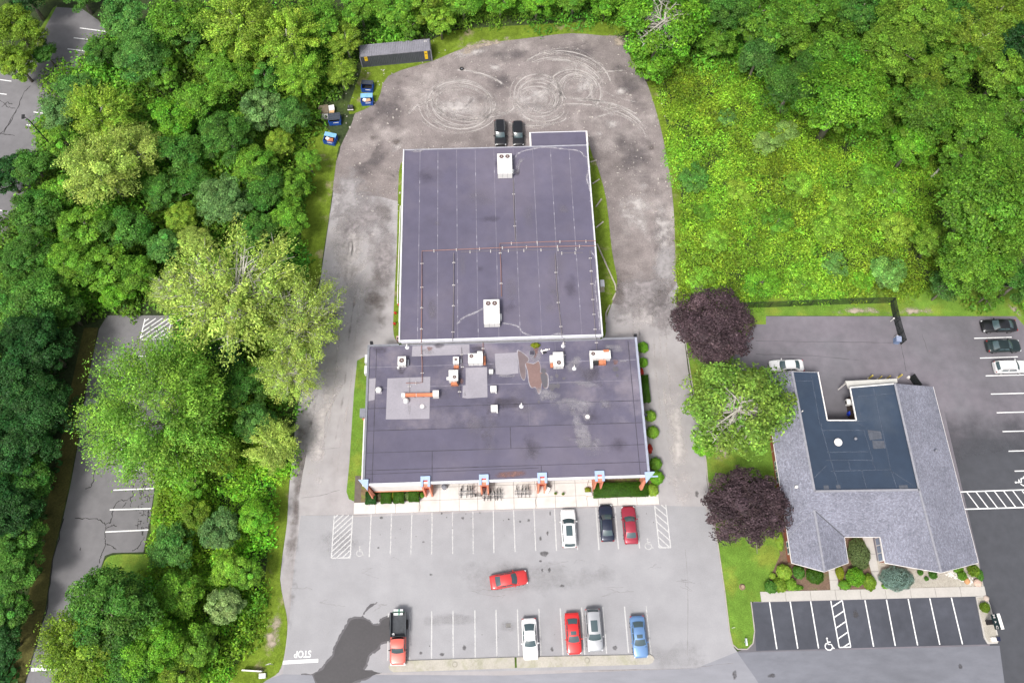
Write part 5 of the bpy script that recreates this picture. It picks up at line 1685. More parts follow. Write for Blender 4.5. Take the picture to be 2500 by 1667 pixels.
# top left corner
for a in [
    (45, 75, 70, 'olive', 'round', 'olive green tree overhanging the top left corner lot'),
    (42, 155, 45, 'olive', 'round', 'spreading olive tree between the two parts of the top left lot'),
    (110, 130, 30, 'dark', 'round', 'small dark tree beside the grass wedge of the top left lot'),
    (60, -15, 60, 'deep', 'round', 'very dark tree at the upper edge left of the top left lot'),
    (190, -20, 50, 'dark', 'round', 'dark tree above the end of the top left lot'),
    (305, 45, 58, 'teal', 'round', 'blue green tree right of the end of the top left lot'),
    (250, 130, 40, 'dark', 'round', 'dark tree at the stall ends of the top left lot'),
    (345, 140, 68, 'teal', 'round', 'wide blue green tree in the upper left wood'),
    (438, 55, 66, 'mid', 'round', 'mid green tree at the upper edge right of the blue green pair'),
    (400, 190, 42, 'mid', 'round', 'mid green tree below the wide blue green tree'),
    (185, 215, 46, 'teal', 'round', 'blue green tree right of the lot opening in the wood'),
    (150, 285, 46, 'blue', 'round', 'greyish blue green tree right of the lamp post'),
    (245, 285, 78, 'lime', 'sprig', 'yellow green tree in the middle of the upper left wood'),
    (330, 365, 72, 'pale', 'sprig', 'pale yellow tree with feathery crown in the upper left wood'),
    (255, 425, 88, 'pale', 'sprig', 'broad pale tree with visible grey limbs in the left wood'),
    (170, 360, 48, 'mid', 'round', 'mid green tree left of the broad pale tree'),
    (80, 405, 50, 'dark', 'round', 'dark green tree below the lamp post'),
    (5, 430, 50, 'deep', 'round', 'deep green tree at the left border above the stall lines'),
    (95, 530, 62, 'dark', 'round', 'dark tree right of the left border stalls'),
    (215, 565, 66, 'mid', 'round', 'mid green tree below the broad pale tree'),
    (310, 560, 58, 'dark', 'round', 'dark tree between the broad pale tree and the lime shrubs'),
    (150, 470, 50, 'mid', 'round', 'mid green tree beside the dark tree near the left border stalls'),
]:
    T(*a, group=G1)
for a in [
    (455, 75, 55, 'dark', 'round', 'dark tree left of the tall yellow green trees at the top'),
    (590, 70, 88, 'lime', 'sprig', 'tall yellow green tree at the top of the left wood'),
    (705, 95, 76, 'lime', 'sprig', 'second tall yellow green tree left of the container'),
    (615, 140, 55, 'olive', 'round', 'olive tree below the tall yellow green trees'),
    (735, 185, 56, 'fresh', 'sprig', 'fresh green tree above the row of dumpsters'),
    (845, 105, 44, 'lime', 'sprig', 'yellow green tree touching the left end of the container'),
    (832, 182, 38, 'lime', 'sprig', 'yellow green tree just left of the upper dumpsters'),
    (790, 60, 55, 'mid', 'round', 'mid green tree at the top above the container end'),
    (880, 25, 48, 'mid', 'round', 'mid green tree behind the container'),
    (530, 150, 50, 'mid', 'round', 'mid green tree under the tall tree at the top'),
    (570, 190, 52, 'mid', 'round', 'mid green tree halfway down from the tall top trees'),
    (650, 195, 44, 'dark', 'round', 'dark tree between the two tall yellow green trees'),
    (490, 245, 54, 'mid', 'round', 'mid green tree in the centre of the left wood'),
    (430, 300, 55, 'bright', 'round', 'bright green tree in the vine clearing of the left wood'),
    (555, 330, 68, 'dark', 'round', 'large dark round tree in the left wood'),
    (640, 275, 55, 'blue', 'round', 'greyish tree left of the scrap heap'),
    (712, 285, 44, 'teal', 'round', 'blue green tree touching the scrap heap'),
    (683, 350, 36, 'lime', 'fine', 'small round lime tree in the left wood'),
    (752, 395, 32, 'mid', 'round', 'mid green tree below the lowest dumpster'),
    (450, 380, 56, 'dark', 'round', 'dark tree right of the pale feathery trees'),
    (620, 410, 52, 'mid', 'round', 'mid green tree below the small lime tree'),
    (718, 455, 42, 'mid', 'round', 'mid green tree at the verge of the left drive'),
    (650, 465, 54, 'dark', 'round', 'dark tree left of the drive verge'),
    (553, 500, 68, 'blue', 'round', 'large blue grey tree in the left wood'),
    (702, 540, 48, 'mid', 'round', 'mid green tree above the great airy tree'),
    (480, 455, 48, 'dark', 'round', 'dark tree left of the large blue grey tree'),
    (640, 560, 48, 'dark', 'round', 'dark tree right of the large blue grey tree'),
    (444, 530, 38, 'lime', 'fine', 'lime green round tree left of the large blue grey tree'),
    (478, 590, 42, 'pale', 'fine', 'pale lime tree above the great airy tree'),
    (400, 600, 46, 'teal', 'round', 'blue green tree left of the lime pair'),
    (390, 470, 48, 'dark', 'round', 'dark tree below the pale feathery trees'),
]:
    T(*a, group=G1)
# great trees by the left drive
T(565, 740, 172, 'pale', 'airy', 'great airy pale yellow tree with bare pale limbs by the drive', hc=10.5)
T(735, 800, 120, 'pale', 'airy', 'airy pale tree reaching over the left drive', hc=9.0)
T(705, 915, 82, 'pale', 'airy', 'lower airy tree hanging over the drive edge', hc=6.5)
T(420, 715, 62, 'pale', 'airy', 'thin silvery tree over the hatched stall', hc=7)
T(405, 1015, 176, (0.200, 0.385, 0.050), 'sprig', 'large fresh green tree leaning over the cracked side lot', hc=8.5)
T(672, 1085, 64, 'pale', 'sprig', 'pale willow like tree at the left drive', hc=3.8)
for a in [
    (600, 940, 58, 'dark', 'round', 'dark tree under the lower airy tree'),
    (545, 890, 55, 'deep', 'round', 'deep green tree in the gap below the great airy tree'),
    (620, 1030, 52, 'teal', 'round', 'blue green tree left of the willow like tree'),
    (540, 1110, 48, 'olive', 'round', 'olive tree right of the large fresh green tree'),
    (470, 1180, 40, 'bright', 'shrub', 'bright shrub beside the cracked stalls'),
    (425, 1335, 54, 'teal', 'round', 'blue green tree at the corner of the cracked lot'),
    (535, 1298, 50, 'blue', 'round', 'greyish green tree in the middle of the strip'),
    (620, 1260, 42, 'bright', 'round', 'bright tree near the lot verge'),
    (545, 1480, 46, 'silver', 'round', 'silvery grey shrub tree in the lower strip'),
    (440, 1450, 56, 'mid', 'round', 'dark tree left of the silvery shrub tree'),
    (610, 1400, 40, 'mid', 'round', 'mid green tree at the verge above the stop sign'),
    (270, 1490, 112, 'dark', 'round', 'large dark tree at the bottom of the side lot'),
    (205, 1575, 95, 'olive', 'sprig', 'olive tree over the side lot stop line'),
    (375, 1565, 86, 'bright', 'round', 'bright green tree right of the olive tree at the bottom'),
    (480, 1570, 55, 'mid', 'round', 'mid green tree below the silvery shrub tree'),
    (330, 1640, 60, 'dark', 'round', 'dark tree at the bottom border beside the olive tree'),
    (450, 1640, 50, 'olive', 'round', 'olive tree at the bottom border near the verge'),
    (560, 1390, 44, 'fresh', 'round', 'fresh green tree in the lower middle of the strip'),
    (480, 1260, 40, 'olive', 'round', 'olive tree above the blue green corner tree'),
]:
    T(*a, group=G3)
# dark trees along the left edge
for a in [
    (170, 655, 68, 'mid', 'round', 'mid green tree left of the top of the cracked lot'),
    (270, 660, 62, 'mid', 'round', 'mid green tree above the top of the cracked lot'),
    (335, 675, 48, 'mid', 'round', 'mid green tree left of the hatched stall'),
    (60, 640, 70, 'dark', 'round', 'dark tree at the left border below the stall lines'),
    (285, 715, 40, 'bright', 'round', 'bright shrubby tree at the end of the cracked lot'),
    (80, 735, 86, 'dark', 'round', 'first large dark tree of the left edge row from the top'),
    (165, 765, 46, 'dark', 'round', 'dark tree at the upper left corner of the cracked lot'),
    (95, 850, 88, 'deep', 'round', 'second large dark tree of the left edge row'),
    (30, 910, 95, 'deep', 'round', 'third large dark tree of the left edge row at the border'),
    (92, 995, 88, 'deep', 'round', 'fourth large dark tree of the left edge row beside the hidden car'),
    (35, 1080, 92, 'deep', 'round', 'fifth large dark tree of the left edge row at the border'),
    (78, 1170, 60, 'dark', 'round', 'sixth dark tree of the left edge row'),
    (20, 1240, 84, 'deep', 'round', 'seventh dark tree of the left edge row at the border'),
    (62, 1310, 56, 'dark', 'round', 'eighth dark tree of the left edge row'),
    (30, 1400, 68, 'dark', 'round', 'ninth dark tree of the left edge row'),
    (35, 1490, 52, 'dark', 'round', 'tenth dark tree of the left edge row'),
    (8, 1570, 50, 'deep', 'round', 'lowest dark tree of the left edge row'),
]:
    T(*a, group=G2_)
# behind the yard
for a in [
    (960, 25, 50, 'mid', 'round', 'mid green tree behind the middle of the container'),
    (1040, 15, 48, 'olive', 'round', 'olive tree behind the right end of the container'),
    (1075, 55, 38, 'fresh', 'round', 'fresh green shrub tree above the yard grass strip'),
    (1130, 5, 45, 'mid', 'round', 'mid green tree at the top border above the yard'),
    (1220, 0, 42, 'bright', 'round', 'bright tree at the top border in the middle of the yard'),
    (1310, 5, 42, 'bright', 'round', 'bright tree at the top border right of the middle'),
    (1400, -5, 45, 'mid', 'round', 'mid green tree at the top border above the right yard'),
    (1480, 5, 40, 'bright', 'round', 'bright tree left of the leaning maple at the yard'),
    (1000, 70, 30, 'mid', 'shrub', 'small shrub tree at the right end of the container'),
]:
    T(*a, group='trees behind the gravel yard')
# right wood
T(1618, 60, 105, 'bright', 'bare', 'tall maple with bare limbs showing at the yard corner', hc=8.0, group=G4)
T(1590, 150, 62, 'bright', 'round', 'low bough tree hanging over the right yard corner', hc=4.5, group=G4)
for a in [
    (1770, 20, 74, 'dark', 'round', 'dark tree right of the tall yard maple at the border'),
    (1845, 40, 66, 'mid', 'round', 'mid green tree at the top of the right wood'),
    (1912, 75, 62, 'mid', 'round', 'mid green tree above the dark round tree'),
    (1755, 98, 46, 'mid', 'round', 'mid green tree right of the tall yard maple'),
    (1848, 143, 50, 'teal', 'round', 'blue green bushy tree at the upper edge of the bright thicket'),
    (1935, 205, 72, 'dark', 'round', 'dark round tree at the edge of the bright thicket'),
    (1985, 165, 46, 'dark', 'round', 'dark tree right behind the dark round tree'),
    (1985, 35, 60, 'mid', 'round', 'mid green tree at the top border of the right wood'),
    (1960, 120, 42, 'fresh', 'round', 'fresh green tree with yellow tips in the right wood'),
    (2060, 235, 108, 'bright', 'round', 'largest bright green tree of the right wood'),
    (2040, 125, 62, 'mid', 'round', 'mid green tree above the largest bright tree'),
    (2165, 125, 78, 'fresh', 'round', 'fresh green tree with round top in the right wood'),
    (2238, 55, 86, 'fresh', 'round', 'big fresh green tree at the top of the right wood'),
    (2100, 30, 55, 'dark', 'round', 'dark tree at the top border left of the big fresh tree'),
    (2370, 112, 66, 'lime', 'sprig', 'yellow green feathery tree in the upper right wood'),
    (2322, 150, 60, 'mid', 'round', 'mid green tree left of the feathery yellow tree'),
    (2252, 190, 54, 'olive', 'round', 'olive tree below the big fresh tree'),
    (2350, 40, 58, 'dark', 'round', 'dark tree at the top right of the big fresh tree'),
    (2430, 45, 76, 'olive', 'round', 'dark olive tree in the top right corner'),
    (2475, 120, 62, 'deep', 'round', 'deep green tree at the right border below the corner'),
    (2438, 190, 62, 'fresh', 'round', 'fresh green tree near the upper right border'),
    (2268, 272, 84, 'mid', 'round', 'wide mid green tree right of the largest bright tree'),
    (2382, 300, 78, 'mid', 'round', 'wide mid green tree near the right border'),
    (2475, 262, 62, 'mid', 'round', 'mid green tree at the right border'),
    (2222, 362, 54, 'bright', 'round', 'bright tree at the right end of the bright thicket'),
    (2455, 385, 74, 'mid', 'round', 'mid green tree at the right border above the big maple'),
    (2340, 390, 48, 'mid', 'round', 'mid green tree over the fallen grey trunk'),
    (2392, 510, 128, 'mid', 'round', 'big dark green maple above the right lot'),
    (2372, 645, 92, 'mid', 'round', 'mid green tree just above the right lot verge'),
    (2478, 570, 78, 'mid', 'round', 'mid green tree at the right border beside the big maple'),
    (2310, 702, 40, 'teal', 'shrub', 'blue green bush at the verge of the right lot'),
    (2488, 690, 52, 'dark', 'round', 'dark tree at the right border beside the parked cars'),
    (2420, 715, 34, 'mid', 'shrub', 'mid green bush at the verge above the parked black car'),
    (2280, 590, 46, 'fresh', 'round', 'fresh green tree left of the big maple'),
]:
    T(*a, group=G4)
# shrubs standing out of the bright thicket
for a in [
    (1870, 355, 40, (0.215, 0.345, 0.090), 'shrub', 'grey leaved shrub at the top of the bright thicket'),
    (1920, 320, 30, (0.215, 0.345, 0.090), 'shrub', 'small grey shrub below the dark round tree'),
    (1775, 290, 26, (0.155, 0.315, 0.070), 'shrub', 'greyish shrub near the upper left of the thicket'),
    (1695, 440, 44, (0.120, 0.290, 0.050), 'shrub', 'blue green bush at the left edge of the thicket'),
    (1960, 450, 44, 'fresh', 'shrub', 'fresh green bush in the middle of the thicket'),
    (2070, 500, 58, 'fresh', 'shrub', 'wide fresh bush in the middle of the thicket'),
    (2030, 560, 50, 'fresh', 'shrub', 'fresh bush right of the thicket middle'),
    (1900, 540, 40, 'mid', 'shrub', 'mid green bush left of the thicket middle'),
    (2035, 648, 38, (0.155, 0.315, 0.070), 'shrub', 'bluish bush near the black fence'),
    (2155, 668, 54, (0.155, 0.315, 0.070), 'shrub', 'wide bluish bush above the fence corner'),
    (2110, 690, 34, 'bright', 'shrub', 'bright bush touching the fence'),
    (1860, 690, 46, 'bright', 'shrub', 'bright bush above the fence left part'),
    (1960, 700, 40, 'fresh', 'shrub', 'fresh bush above the fence middle'),
    (1710, 690, 46, 'fresh', 'shrub', 'fresh bush left of the upper purple tree'),
    (1745, 580, 40, 'fresh', 'shrub', 'fresh bush near the drive in the lower thicket'),
    (1800, 470, 38, 'lime', 'shrub', 'yellowish bush in the left thicket'),
    (2190, 560, 44, 'lime', 'shrub', 'yellowish bush at the right of the thicket'),
    (2180, 470, 44, 'fresh', 'shrub', 'fresh bush in the right part of the thicket'),
    (1720, 520, 30, 'mid', 'shrub', 'small mid green bush near the drive'),
    (2120, 420, 42, 'mid', 'shrub', 'mid green bush below the largest bright tree'),
]:
    T(*a, group=G5, cat='shrub', name='shrub', zs=0.7)
# specimen trees by the brick building
T(1740, 804, 106, 'purple', 'fine', 'upper dark purple maple beside the drive', hc=5.0, zs=0.7, ys=0.9)
T(1824, 1234, 112, 'purple', 'fine', 'lower dark purple maple against the brick building', hc=4.4, zs=0.6, ys=0.78)
T(1798, 1004, 126, (0.200, 0.340, 0.055), 'bare', 'bright green tree with grey dead twigs between the purple maples', hc=6.0)
T(1720, 1090, 30, 'bright', 'round', 'small drooping bough tree below the bright green tree', hc=3.2)
# ================================================================== VEHICLES
m_tyre = M('tyre_rubber', (0.02, 0.02, 0.02), 0.85, layers=())
m_rim = M('alloy_rim', (0.45, 0.45, 0.46), 0.3, 0.8, layers=())
m_cglass = M('car_glass', (0.055, 0.085, 0.095), 0.06, layers=(), spec=0.9)
m_head = M('head_lamp', (0.70, 0.72, 0.74), 0.15, layers=(), spec=0.8)
m_tail = M('tail_lamp', (0.35, 0.01, 0.01), 0.25, layers=(), spec=0.6)
m_plast = M('black_plastic', (0.025, 0.025, 0.027), 0.6, layers=())
PAINT = {}


def paint(name, col, metal=0.25):
    if name not in PAINT:
        PAINT[name] = M('paint_' + name, col, 0.35, metal, layers=((0.8, 3, 0.03),), coat=1.0, spec=0.5)
    return PAINT[name]


STY = {
    'sedan': dict(L=4.85, W=1.86, H=1.45, cw=0.20, rt=0.055, rr=-0.20, rb=-0.36, belt=0.93, hood=0.74, deck=1.02, tail=0.90, wr=0.60),
    'coupe': dict(L=4.70, W=1.86, H=1.38, cw=0.17, rt=0.03, rr=-0.17, rb=-0.37, belt=0.92, hood=0.72, deck=1.00, tail=0.90, wr=0.57),
    'suv': dict(L=4.80, W=1.93, H=1.70, cw=0.22, rt=0.085, rr=-0.41, rb=-0.475, belt=1.05, hood=0.90, deck=1.08, tail=1.00, wr=0.66),
    'truck': dict(L=5.9, W=2.00, H=1.88, cw=0.255, rt=0.165, rr=-0.005, rb=-0.035, belt=1.18, hood=1.05, deck=1.10, tail=1.05, wr=0.70),
}


def car(name, label, px, py, heading, pmat, style, roof=None, group=None, scale=1.0, rails=False, sunroof=False, z=0.012, cat='car', glass=None):
    S = STY[style]
    Lc, W, Hh = S['L'], S['W'], S['H']
    root = thing(name, label, cat, (0, 0, 0), group)
    hw = W / 2

    def deck(t):            # t: -0.5 rear .. 0.5 front, height of the body's upper surface
        if t > S['cw']:
            k = (t - S['cw']) / (0.5 - S['cw'])
            return S['belt'] + 0.03 - (S['belt'] + 0.03 - S['hood']) * k ** 1.6
        if t < S['rb']:
            k = (S['rb'] - t) / (0.5 + S['rb'])
            return S['deck'] - (S['deck'] - S['tail']) * k ** 1.5
        k = (t - S['rb']) / (S['cw'] - S['rb'])
        return S['deck'] + (S['belt'] + 0.03 - S['deck']) * k

    ts = [-0.5, -0.494, -0.475, -0.44, -0.40, -0.34, -0.26, -0.15, 0.0, 0.12, 0.20, 0.27, 0.34, 0.40, 0.44, 0.47, 0.49, 0.5]
    prof = [(0.86, 0.24), (0.97, 0.36), (1.0, 0.60), (0.985, -0.12), (0.93, -0.03), (0.80, 0.005), (0.55, 0.03), (0.25, 0.045), (0.0, 0.05)]
    if style == 'truck':
        ts = [-0.05, -0.045] + [t for t in ts if t > -0.04]
    vs, fs = [], []
    m = len(prof) * 2 - 1
    for t in ts:
        e = max(0.0, abs(t) - 0.36) / 0.14
        front = t > 0
        w = hw * (1 - (0.20 if front else 0.13) * e ** 2.4)
        d = deck(t)
        ee = max(0.0, abs(t) - 0.475) / 0.025
        lo = 0.12 * ee
        row = []
        for k, zz in prof:
            if zz > 0.2:
                z_ = zz + lo if zz < 0.5 else zz
            else:
                z_ = d + zz - (0.10 * ee if zz > -0.05 else 0.16 * ee)
            row.append((t * Lc, w * k, z_))
        vs += row + [(x, -y, z_) for x, y, z_ in row[-2::-1]]
    for i in range(len(ts) - 1):
        for j in range(m - 1):
            a = i * m + j
            fs.append((a, a + 1, a + m + 1, a + m))
        fs.append((i * m + m - 1, i * m, (i + 1) * m, (i + 1) * m + m - 1))
    fs.append(tuple(range(m)))
    fs.append(tuple((len(ts) - 1) * m + j for j in range(m - 1, -1, -1)))
    body = MB().add(vs, fs).build('body', pmat, root, smooth=True, sharp=50)

    # cabin as four curved faces and a roof
    wb, wr = hw * 0.86, hw * S['wr'] * 1.12
    zr = Hh - 0.06

    def ws(s, u):           # windscreen: s across, u up
        b = Vector((S['cw'] * Lc + 0.16 * (1 - s * s), s * wb, S['belt'] + 0.0 + 0.06 * (1 - s * s)))
        t = Vector((S['rt'] * Lc + 0.07 * (1 - s * s), s * wr, zr + 0.04 * (1 - s * s)))
        p = b.lerp(t, u)
        p.z += 0.05 * math.sin(u * math.pi)
        return p

    def rw(s, u):
        b = Vector((S['rb'] * Lc - 0.10 * (1 - s * s), s * wb * 0.95, S['deck'] - 0.02 + 0.05 * (1 - s * s)))
        t = Vector((S['rr'] * Lc - 0.05 * (1 - s * s), s * wr, zr + 0.04 * (1 - s * s)))
        p = b.lerp(t, u)
        p.z += 0.04 * math.sin(u * math.pi)
        return p

    def side(sg):
        def f(s, u):        # s 0 front .. 1 rear
            a, b = ws(sg, u), rw(sg, u)
            p = a.lerp(b, s)
            p.y += sg * 0.05 * math.sin(u * math.pi) + sg * 0.03 * math.sin(s * math.pi)
            return p
        return f

    def rf_(s, u):
        p = ws(s, 1).lerp(rw(s, 1), u)
        p.z += 0.05 * math.sin(u * math.pi) * (1 - 0.5 * s * s)
        p.y += (0.03 * math.sin(u * math.pi)) * s
        return p

    def patch(f, s0, s1, u0, u1, ns, nu, off=0.0, flip=False, mb=None):
        mb = mb or MB()
        g = [[f(s0 + (s1 - s0) * i / ns, u0 + (u1 - u0) * j / nu) for j in range(nu + 1)] for i in range(ns + 1)]
        if off:
            n0 = (g[-1][0] - g[0][0]).cross(g[0][-1] - g[0][0]).normalized()
            if flip:
                n0 = -n0
            g = [[p + n0 * off for p in r_] for r_ in g]
        vv = [p for r_ in g for p in r_]
        ff = []
        for i in range(ns):
            for j in range(nu):
                a = i * (nu + 1) + j
                q = (a, a + nu + 1, a + nu + 2, a + 1)
                ff.append(q[::-1] if flip else q)
        return mb.add(vv, ff)

    cab = MB()
    patch(ws, -1, 1, 0, 1, 8, 3, mb=cab)
    patch(rw, -1, 1, 0, 1, 8, 3, flip=True, mb=cab)
    patch(side(1), 0, 1, 0, 1, 8, 3, mb=cab)
    patch(side(-1), 0, 1, 0, 1, 8, 3, flip=True, mb=cab)
    cab.build('cabin', pmat, root, smooth=True, sharp=40)
    rp = patch(rf_, -1, 1, 0, 1, 8, 8, off=0.004).build('roof', roof or pmat, root, smooth=True, sharp=40)
    gl = glass or m_cglass
    patch(ws, -0.90, 0.90, 0.05, 0.94, 8, 3, off=0.012).build('windscreen', gl, root, smooth=True)
    patch(rw, -0.86, 0.86, 0.12, 0.92, 8, 3, off=0.012, flip=True).build('rear_window', gl, root, smooth=True)
    for sg in (1, -1):
        fl = sg < 0
        sp = 0.52
        patch(side(sg), 0.10, sp - 0.02, 0.10, 0.88, 4, 2, off=0.012, flip=fl).build('side_window', gl, root, smooth=True)
        if style != 'truck':
            patch(side(sg), sp + 0.02, 0.88, 0.10, 0.88, 4, 2, off=0.012, flip=fl).build('side_window', gl, root, smooth=True)
        # mirrors, lamps
        mx = S['cw'] * Lc - 0.28
        MB().box((mx, sg * (hw + 0.06), S['belt'] + 0.07), (0.14, 0.22, 0.13), 0, 0.8).build('mirror', pmat if style != 'truck' else m_plast, root)
        MB().box((0.465 * Lc, sg * hw * 0.74, S['hood'] - 0.06), (0.24, 0.34, 0.11), sg * -0.35, 0.8).build('headlight', m_head, root)
        if style != 'truck':
            MB().box((-0.478 * Lc, sg * hw * 0.74, S['tail'] - 0.07), (0.16, 0.36, 0.13), sg * 0.25, 0.85).build('taillight', m_tail, root)
        for xx in (0.31, -0.29):
            wv, r_ = MB(), 0.34 if style in ('suv', 'truck') else 0.32
            n = 18
            y0, y1 = sg * (hw - 0.23), sg * (hw - 0.0)
            ring = [(xx * Lc + r_ * math.cos(2 * math.pi * k / n), r_ + r_ * math.sin(2 * math.pi * k / n)) for k in range(n)]
            wv.add([(a, y0, b) for a, b in ring] + [(a, y1, b) for a, b in ring], [tuple(range(n)), tuple(range(2 * n - 1, n - 1, -1))] + [(k, (k + 1) % n, n + (k + 1) % n, n + k) for k in range(n)])
            w_ = wv.build('wheel', m_tyre, root)
            ri = MB()
            ring = [(xx * Lc + r_ * 0.62 * math.cos(2 * math.pi * k / n), r_ + r_ * 0.62 * math.sin(2 * math.pi * k / n)) for k in range(n)]
            ri.add([(a, y1 - sg * 0.02, b) for a, b in ring] + [(a, y1 + sg * 0.008, b) for a, b in ring], [tuple(range(n)), tuple(range(2 * n - 1, n - 1, -1))] + [(k, (k + 1) % n, n + (k + 1) % n, n + k) for k in range(n)])
            ri.build('rim', m_rim, w_)
    MB().box((0.492 * Lc, 0, S['hood'] - 0.16), (0.06, hw * 1.0, 0.14)).build('grille', m_plast, root)
    MB().box((-0.2 * Lc if style == 'truck' else 0, 0, 0.24), (Lc * 0.93 if style != 'truck' else Lc * .5, W * 0.86, 0.10)).build('underbody', m_plast, root)
    if style != 'truck':
        # panel gaps: bonnet and boot shut lines
        q = [Vector((S['cw'] * Lc + 0.22, s * hw * 0.78, deck(S['cw'] + 0.05) + 0.012 + 0.03 * (1 - abs(s)))) for s in (-1, -0.5, 0, 0.5, 1)]
        MB().ribbon(q, 0.10).build('wiper_cowl', m_plast, root)
    if sunroof:
        patch(rf_, -0.55, 0.55, 0.10, 0.62 if sunroof == 'long' else 0.42, 4, 4, off=0.014).build('sunroof', gl, root, smooth=True)
    if rails:
        for sg in (1, -1):
            MB().tube([rf_(sg * 0.92, 0.08) + Vector((0, 0, 0.05)), rf_(sg * 0.92, 0.5) + Vector((0, 0, 0.06)), rf_(sg * 0.92, 0.95) + Vector((0, 0, 0.05))], 0.025, 5).build('roof_rail', m_rim if rails == 'silver' else m_plast, root)
    c = P(px, py, 0.6)
    place(root, (c.x, c.y, z), R(heading), scale)
    return root


NO, SO = 91.8, -88.2
GA, GB = 'cars parked nose in at the sidewalk', 'cars parked along the concrete island'
white = paint('white', (0.72, 0.72, 0.72), 0.0)
car('parked_car', 'white SUV with dark roof glass parked at the sidewalk', 1388, 1290, NO, white, 'suv', sunroof='long', group=GA, scale=1.04)
car('parked_car', 'black blue sedan parked at the sidewalk beside the dark red one', 1480.5, 1276.5, NO, paint('navy', (0.010, 0.016, 0.040), 0.4), 'sedan', group=GA)
car('parked_car', 'dark cherry red sedan nearest the right hatched bay', 1537, 1281.5, NO + 0.8, paint('cherry', (0.33, 0.022, 0.045), 0.35), 'sedan', group=GA, scale=1.02)
car('moving_car', 'bright red sedan crossing the open middle of the lot', 1242, 1415, 9.5, paint('red', (0.56, 0.035, 0.035), 0.15), 'sedan', scale=1.0)
car('parked_car', 'white sedan parked at the island left of the red one', 1293.5, 1559, SO + 1.0, white, 'coupe', group=GB, scale=1.05)
car('parked_car', 'bright red sedan with sunroof parked at the island', 1399, 1545.5, SO + 1.2, paint('bright_red', (0.60, 0.016, 0.016), 0.1), 'sedan', sunroof=True, group=GB, scale=1.02)
car('parked_car', 'silver SUV with black glass roof beside the red sedan', 1449.5, 1537.5, SO + 1.0, paint('silver', (0.46, 0.47, 0.49), 0.6), 'suv', sunroof='long', rails='silver', group=GB, scale=1.06)
car('parked_car', 'light blue sedan with sunroof at the right end of the island', 1559.5, 1553.5, SO + 1.8, paint('sky_blue', (0.13, 0.25, 0.47), 0.35), 'sedan', sunroof=True, group=GB, scale=1.03)
black = paint('black', (0.009, 0.009, 0.011), 0.2)
car('parked_car', 'black SUV parked left of the pair behind the rear building', 1221.5, 327, SO, black, 'suv', rails='silver', group='cars behind the rear building', scale=1.0)
car('parked_car', 'black wagon parked right of the pair behind the rear building', 1265, 328, SO, black, 'suv', group='cars behind the rear building', scale=0.95)
car('parked_car', 'white sedan parked against the roof left of the courtyard', 1919.5, 894, 181.5, white, 'sedan', group='cars in the side lot', scale=1.0, z=0.02)
car('parked_car', 'black sedan in the top stall of the side lot', 2438, 796, 181, black, 'sedan', group='cars in the side lot', scale=1.03, z=0.02)
car('parked_car', 'dark green sedan in the second stall of the side lot', 2449, 845, 1.5, paint('dark_green', (0.012, 0.025, 0.025), 0.3), 'sedan', group='cars in the side lot', scale=1.0, z=0.02)
car('parked_car', 'white SUV in the third stall of the side lot', 2465, 896, 1.5, white, 'suv', rails=True, group='cars in the side lot', scale=0.95, z=0.02)
car('parked_car', 'silvery white car mostly hidden under the large leaning tree', 216, 1014, 84, paint('silver_white', (0.55, 0.56, 0.57), 0.4), 'suv', scale=1.0)

# ---- red pickup with a dark open bed
m_salmon = paint('faded_red', (0.60, 0.115, 0.085), 0.05)
tk = car('pickup_truck', 'faded red pickup truck with dark open bed beside the wet patch', 973, 1561, SO, m_salmon, 'truck', cat='pickup', glass=m_cglass)
m_bed = M('dark_bed', (0.055, 0.060, 0.068), 0.7, layers=((2, 5, 0.2),))
Lc = STY['truck']['L']
x0, x1 = -0.555 * Lc, -0.055 * Lc
ORIGIN[tk.name] = (0, 0, 0)
bedo = MB().box(((x0 + x1) / 2, 0, 0.93), (x1 - x0, 1.90, 0.10)).build('bed', m_bed, tk)
for sg in (1, -1):
    MB().box(((x0 + x1) / 2, sg * 0.96, 1.22), (x1 - x0, 0.09, 0.52)).build('bed_side', m_plast, tk)
    MB().box(((x0 + x1) / 2, sg * 0.96, 1.50), (x1 - x0, 0.13, 0.05)).build('bed_rail', m_bed, tk)
    MB().tube([((x0 + x1) / 2 - 0.55, sg * 1.06, 0.62), ((x0 + x1) / 2, sg * 1.10, 0.84), ((x0 + x1) / 2 + 0.55, sg * 1.06, 0.62)], 0.13, 6).build('fender', m_plast, tk)
MB().box((x0 + 0.04, 0, 1.2), (0.08, 1.86, 0.5)).build('tailgate', m_plast, tk)
MB().box((x1 - 0.05, 0, 1.3), (0.08, 1.86, 0.7)).build('headboard', m_plast, tk)
MB().box((x0 + 1.4, 0, 0.55), (2.7, 0.9, 0.25)).build('frame_rails', m_plast, tk)
MB().box((0.50 * Lc, 0, 0.62), (0.14, 1.9, 0.22)).build('bumper', m_head, tk)
MB().box((x1 - 0.3, -0.6, 1.05), (0.3, 0.3, 0.25), 0.4).build('bed_bucket', white, tk)
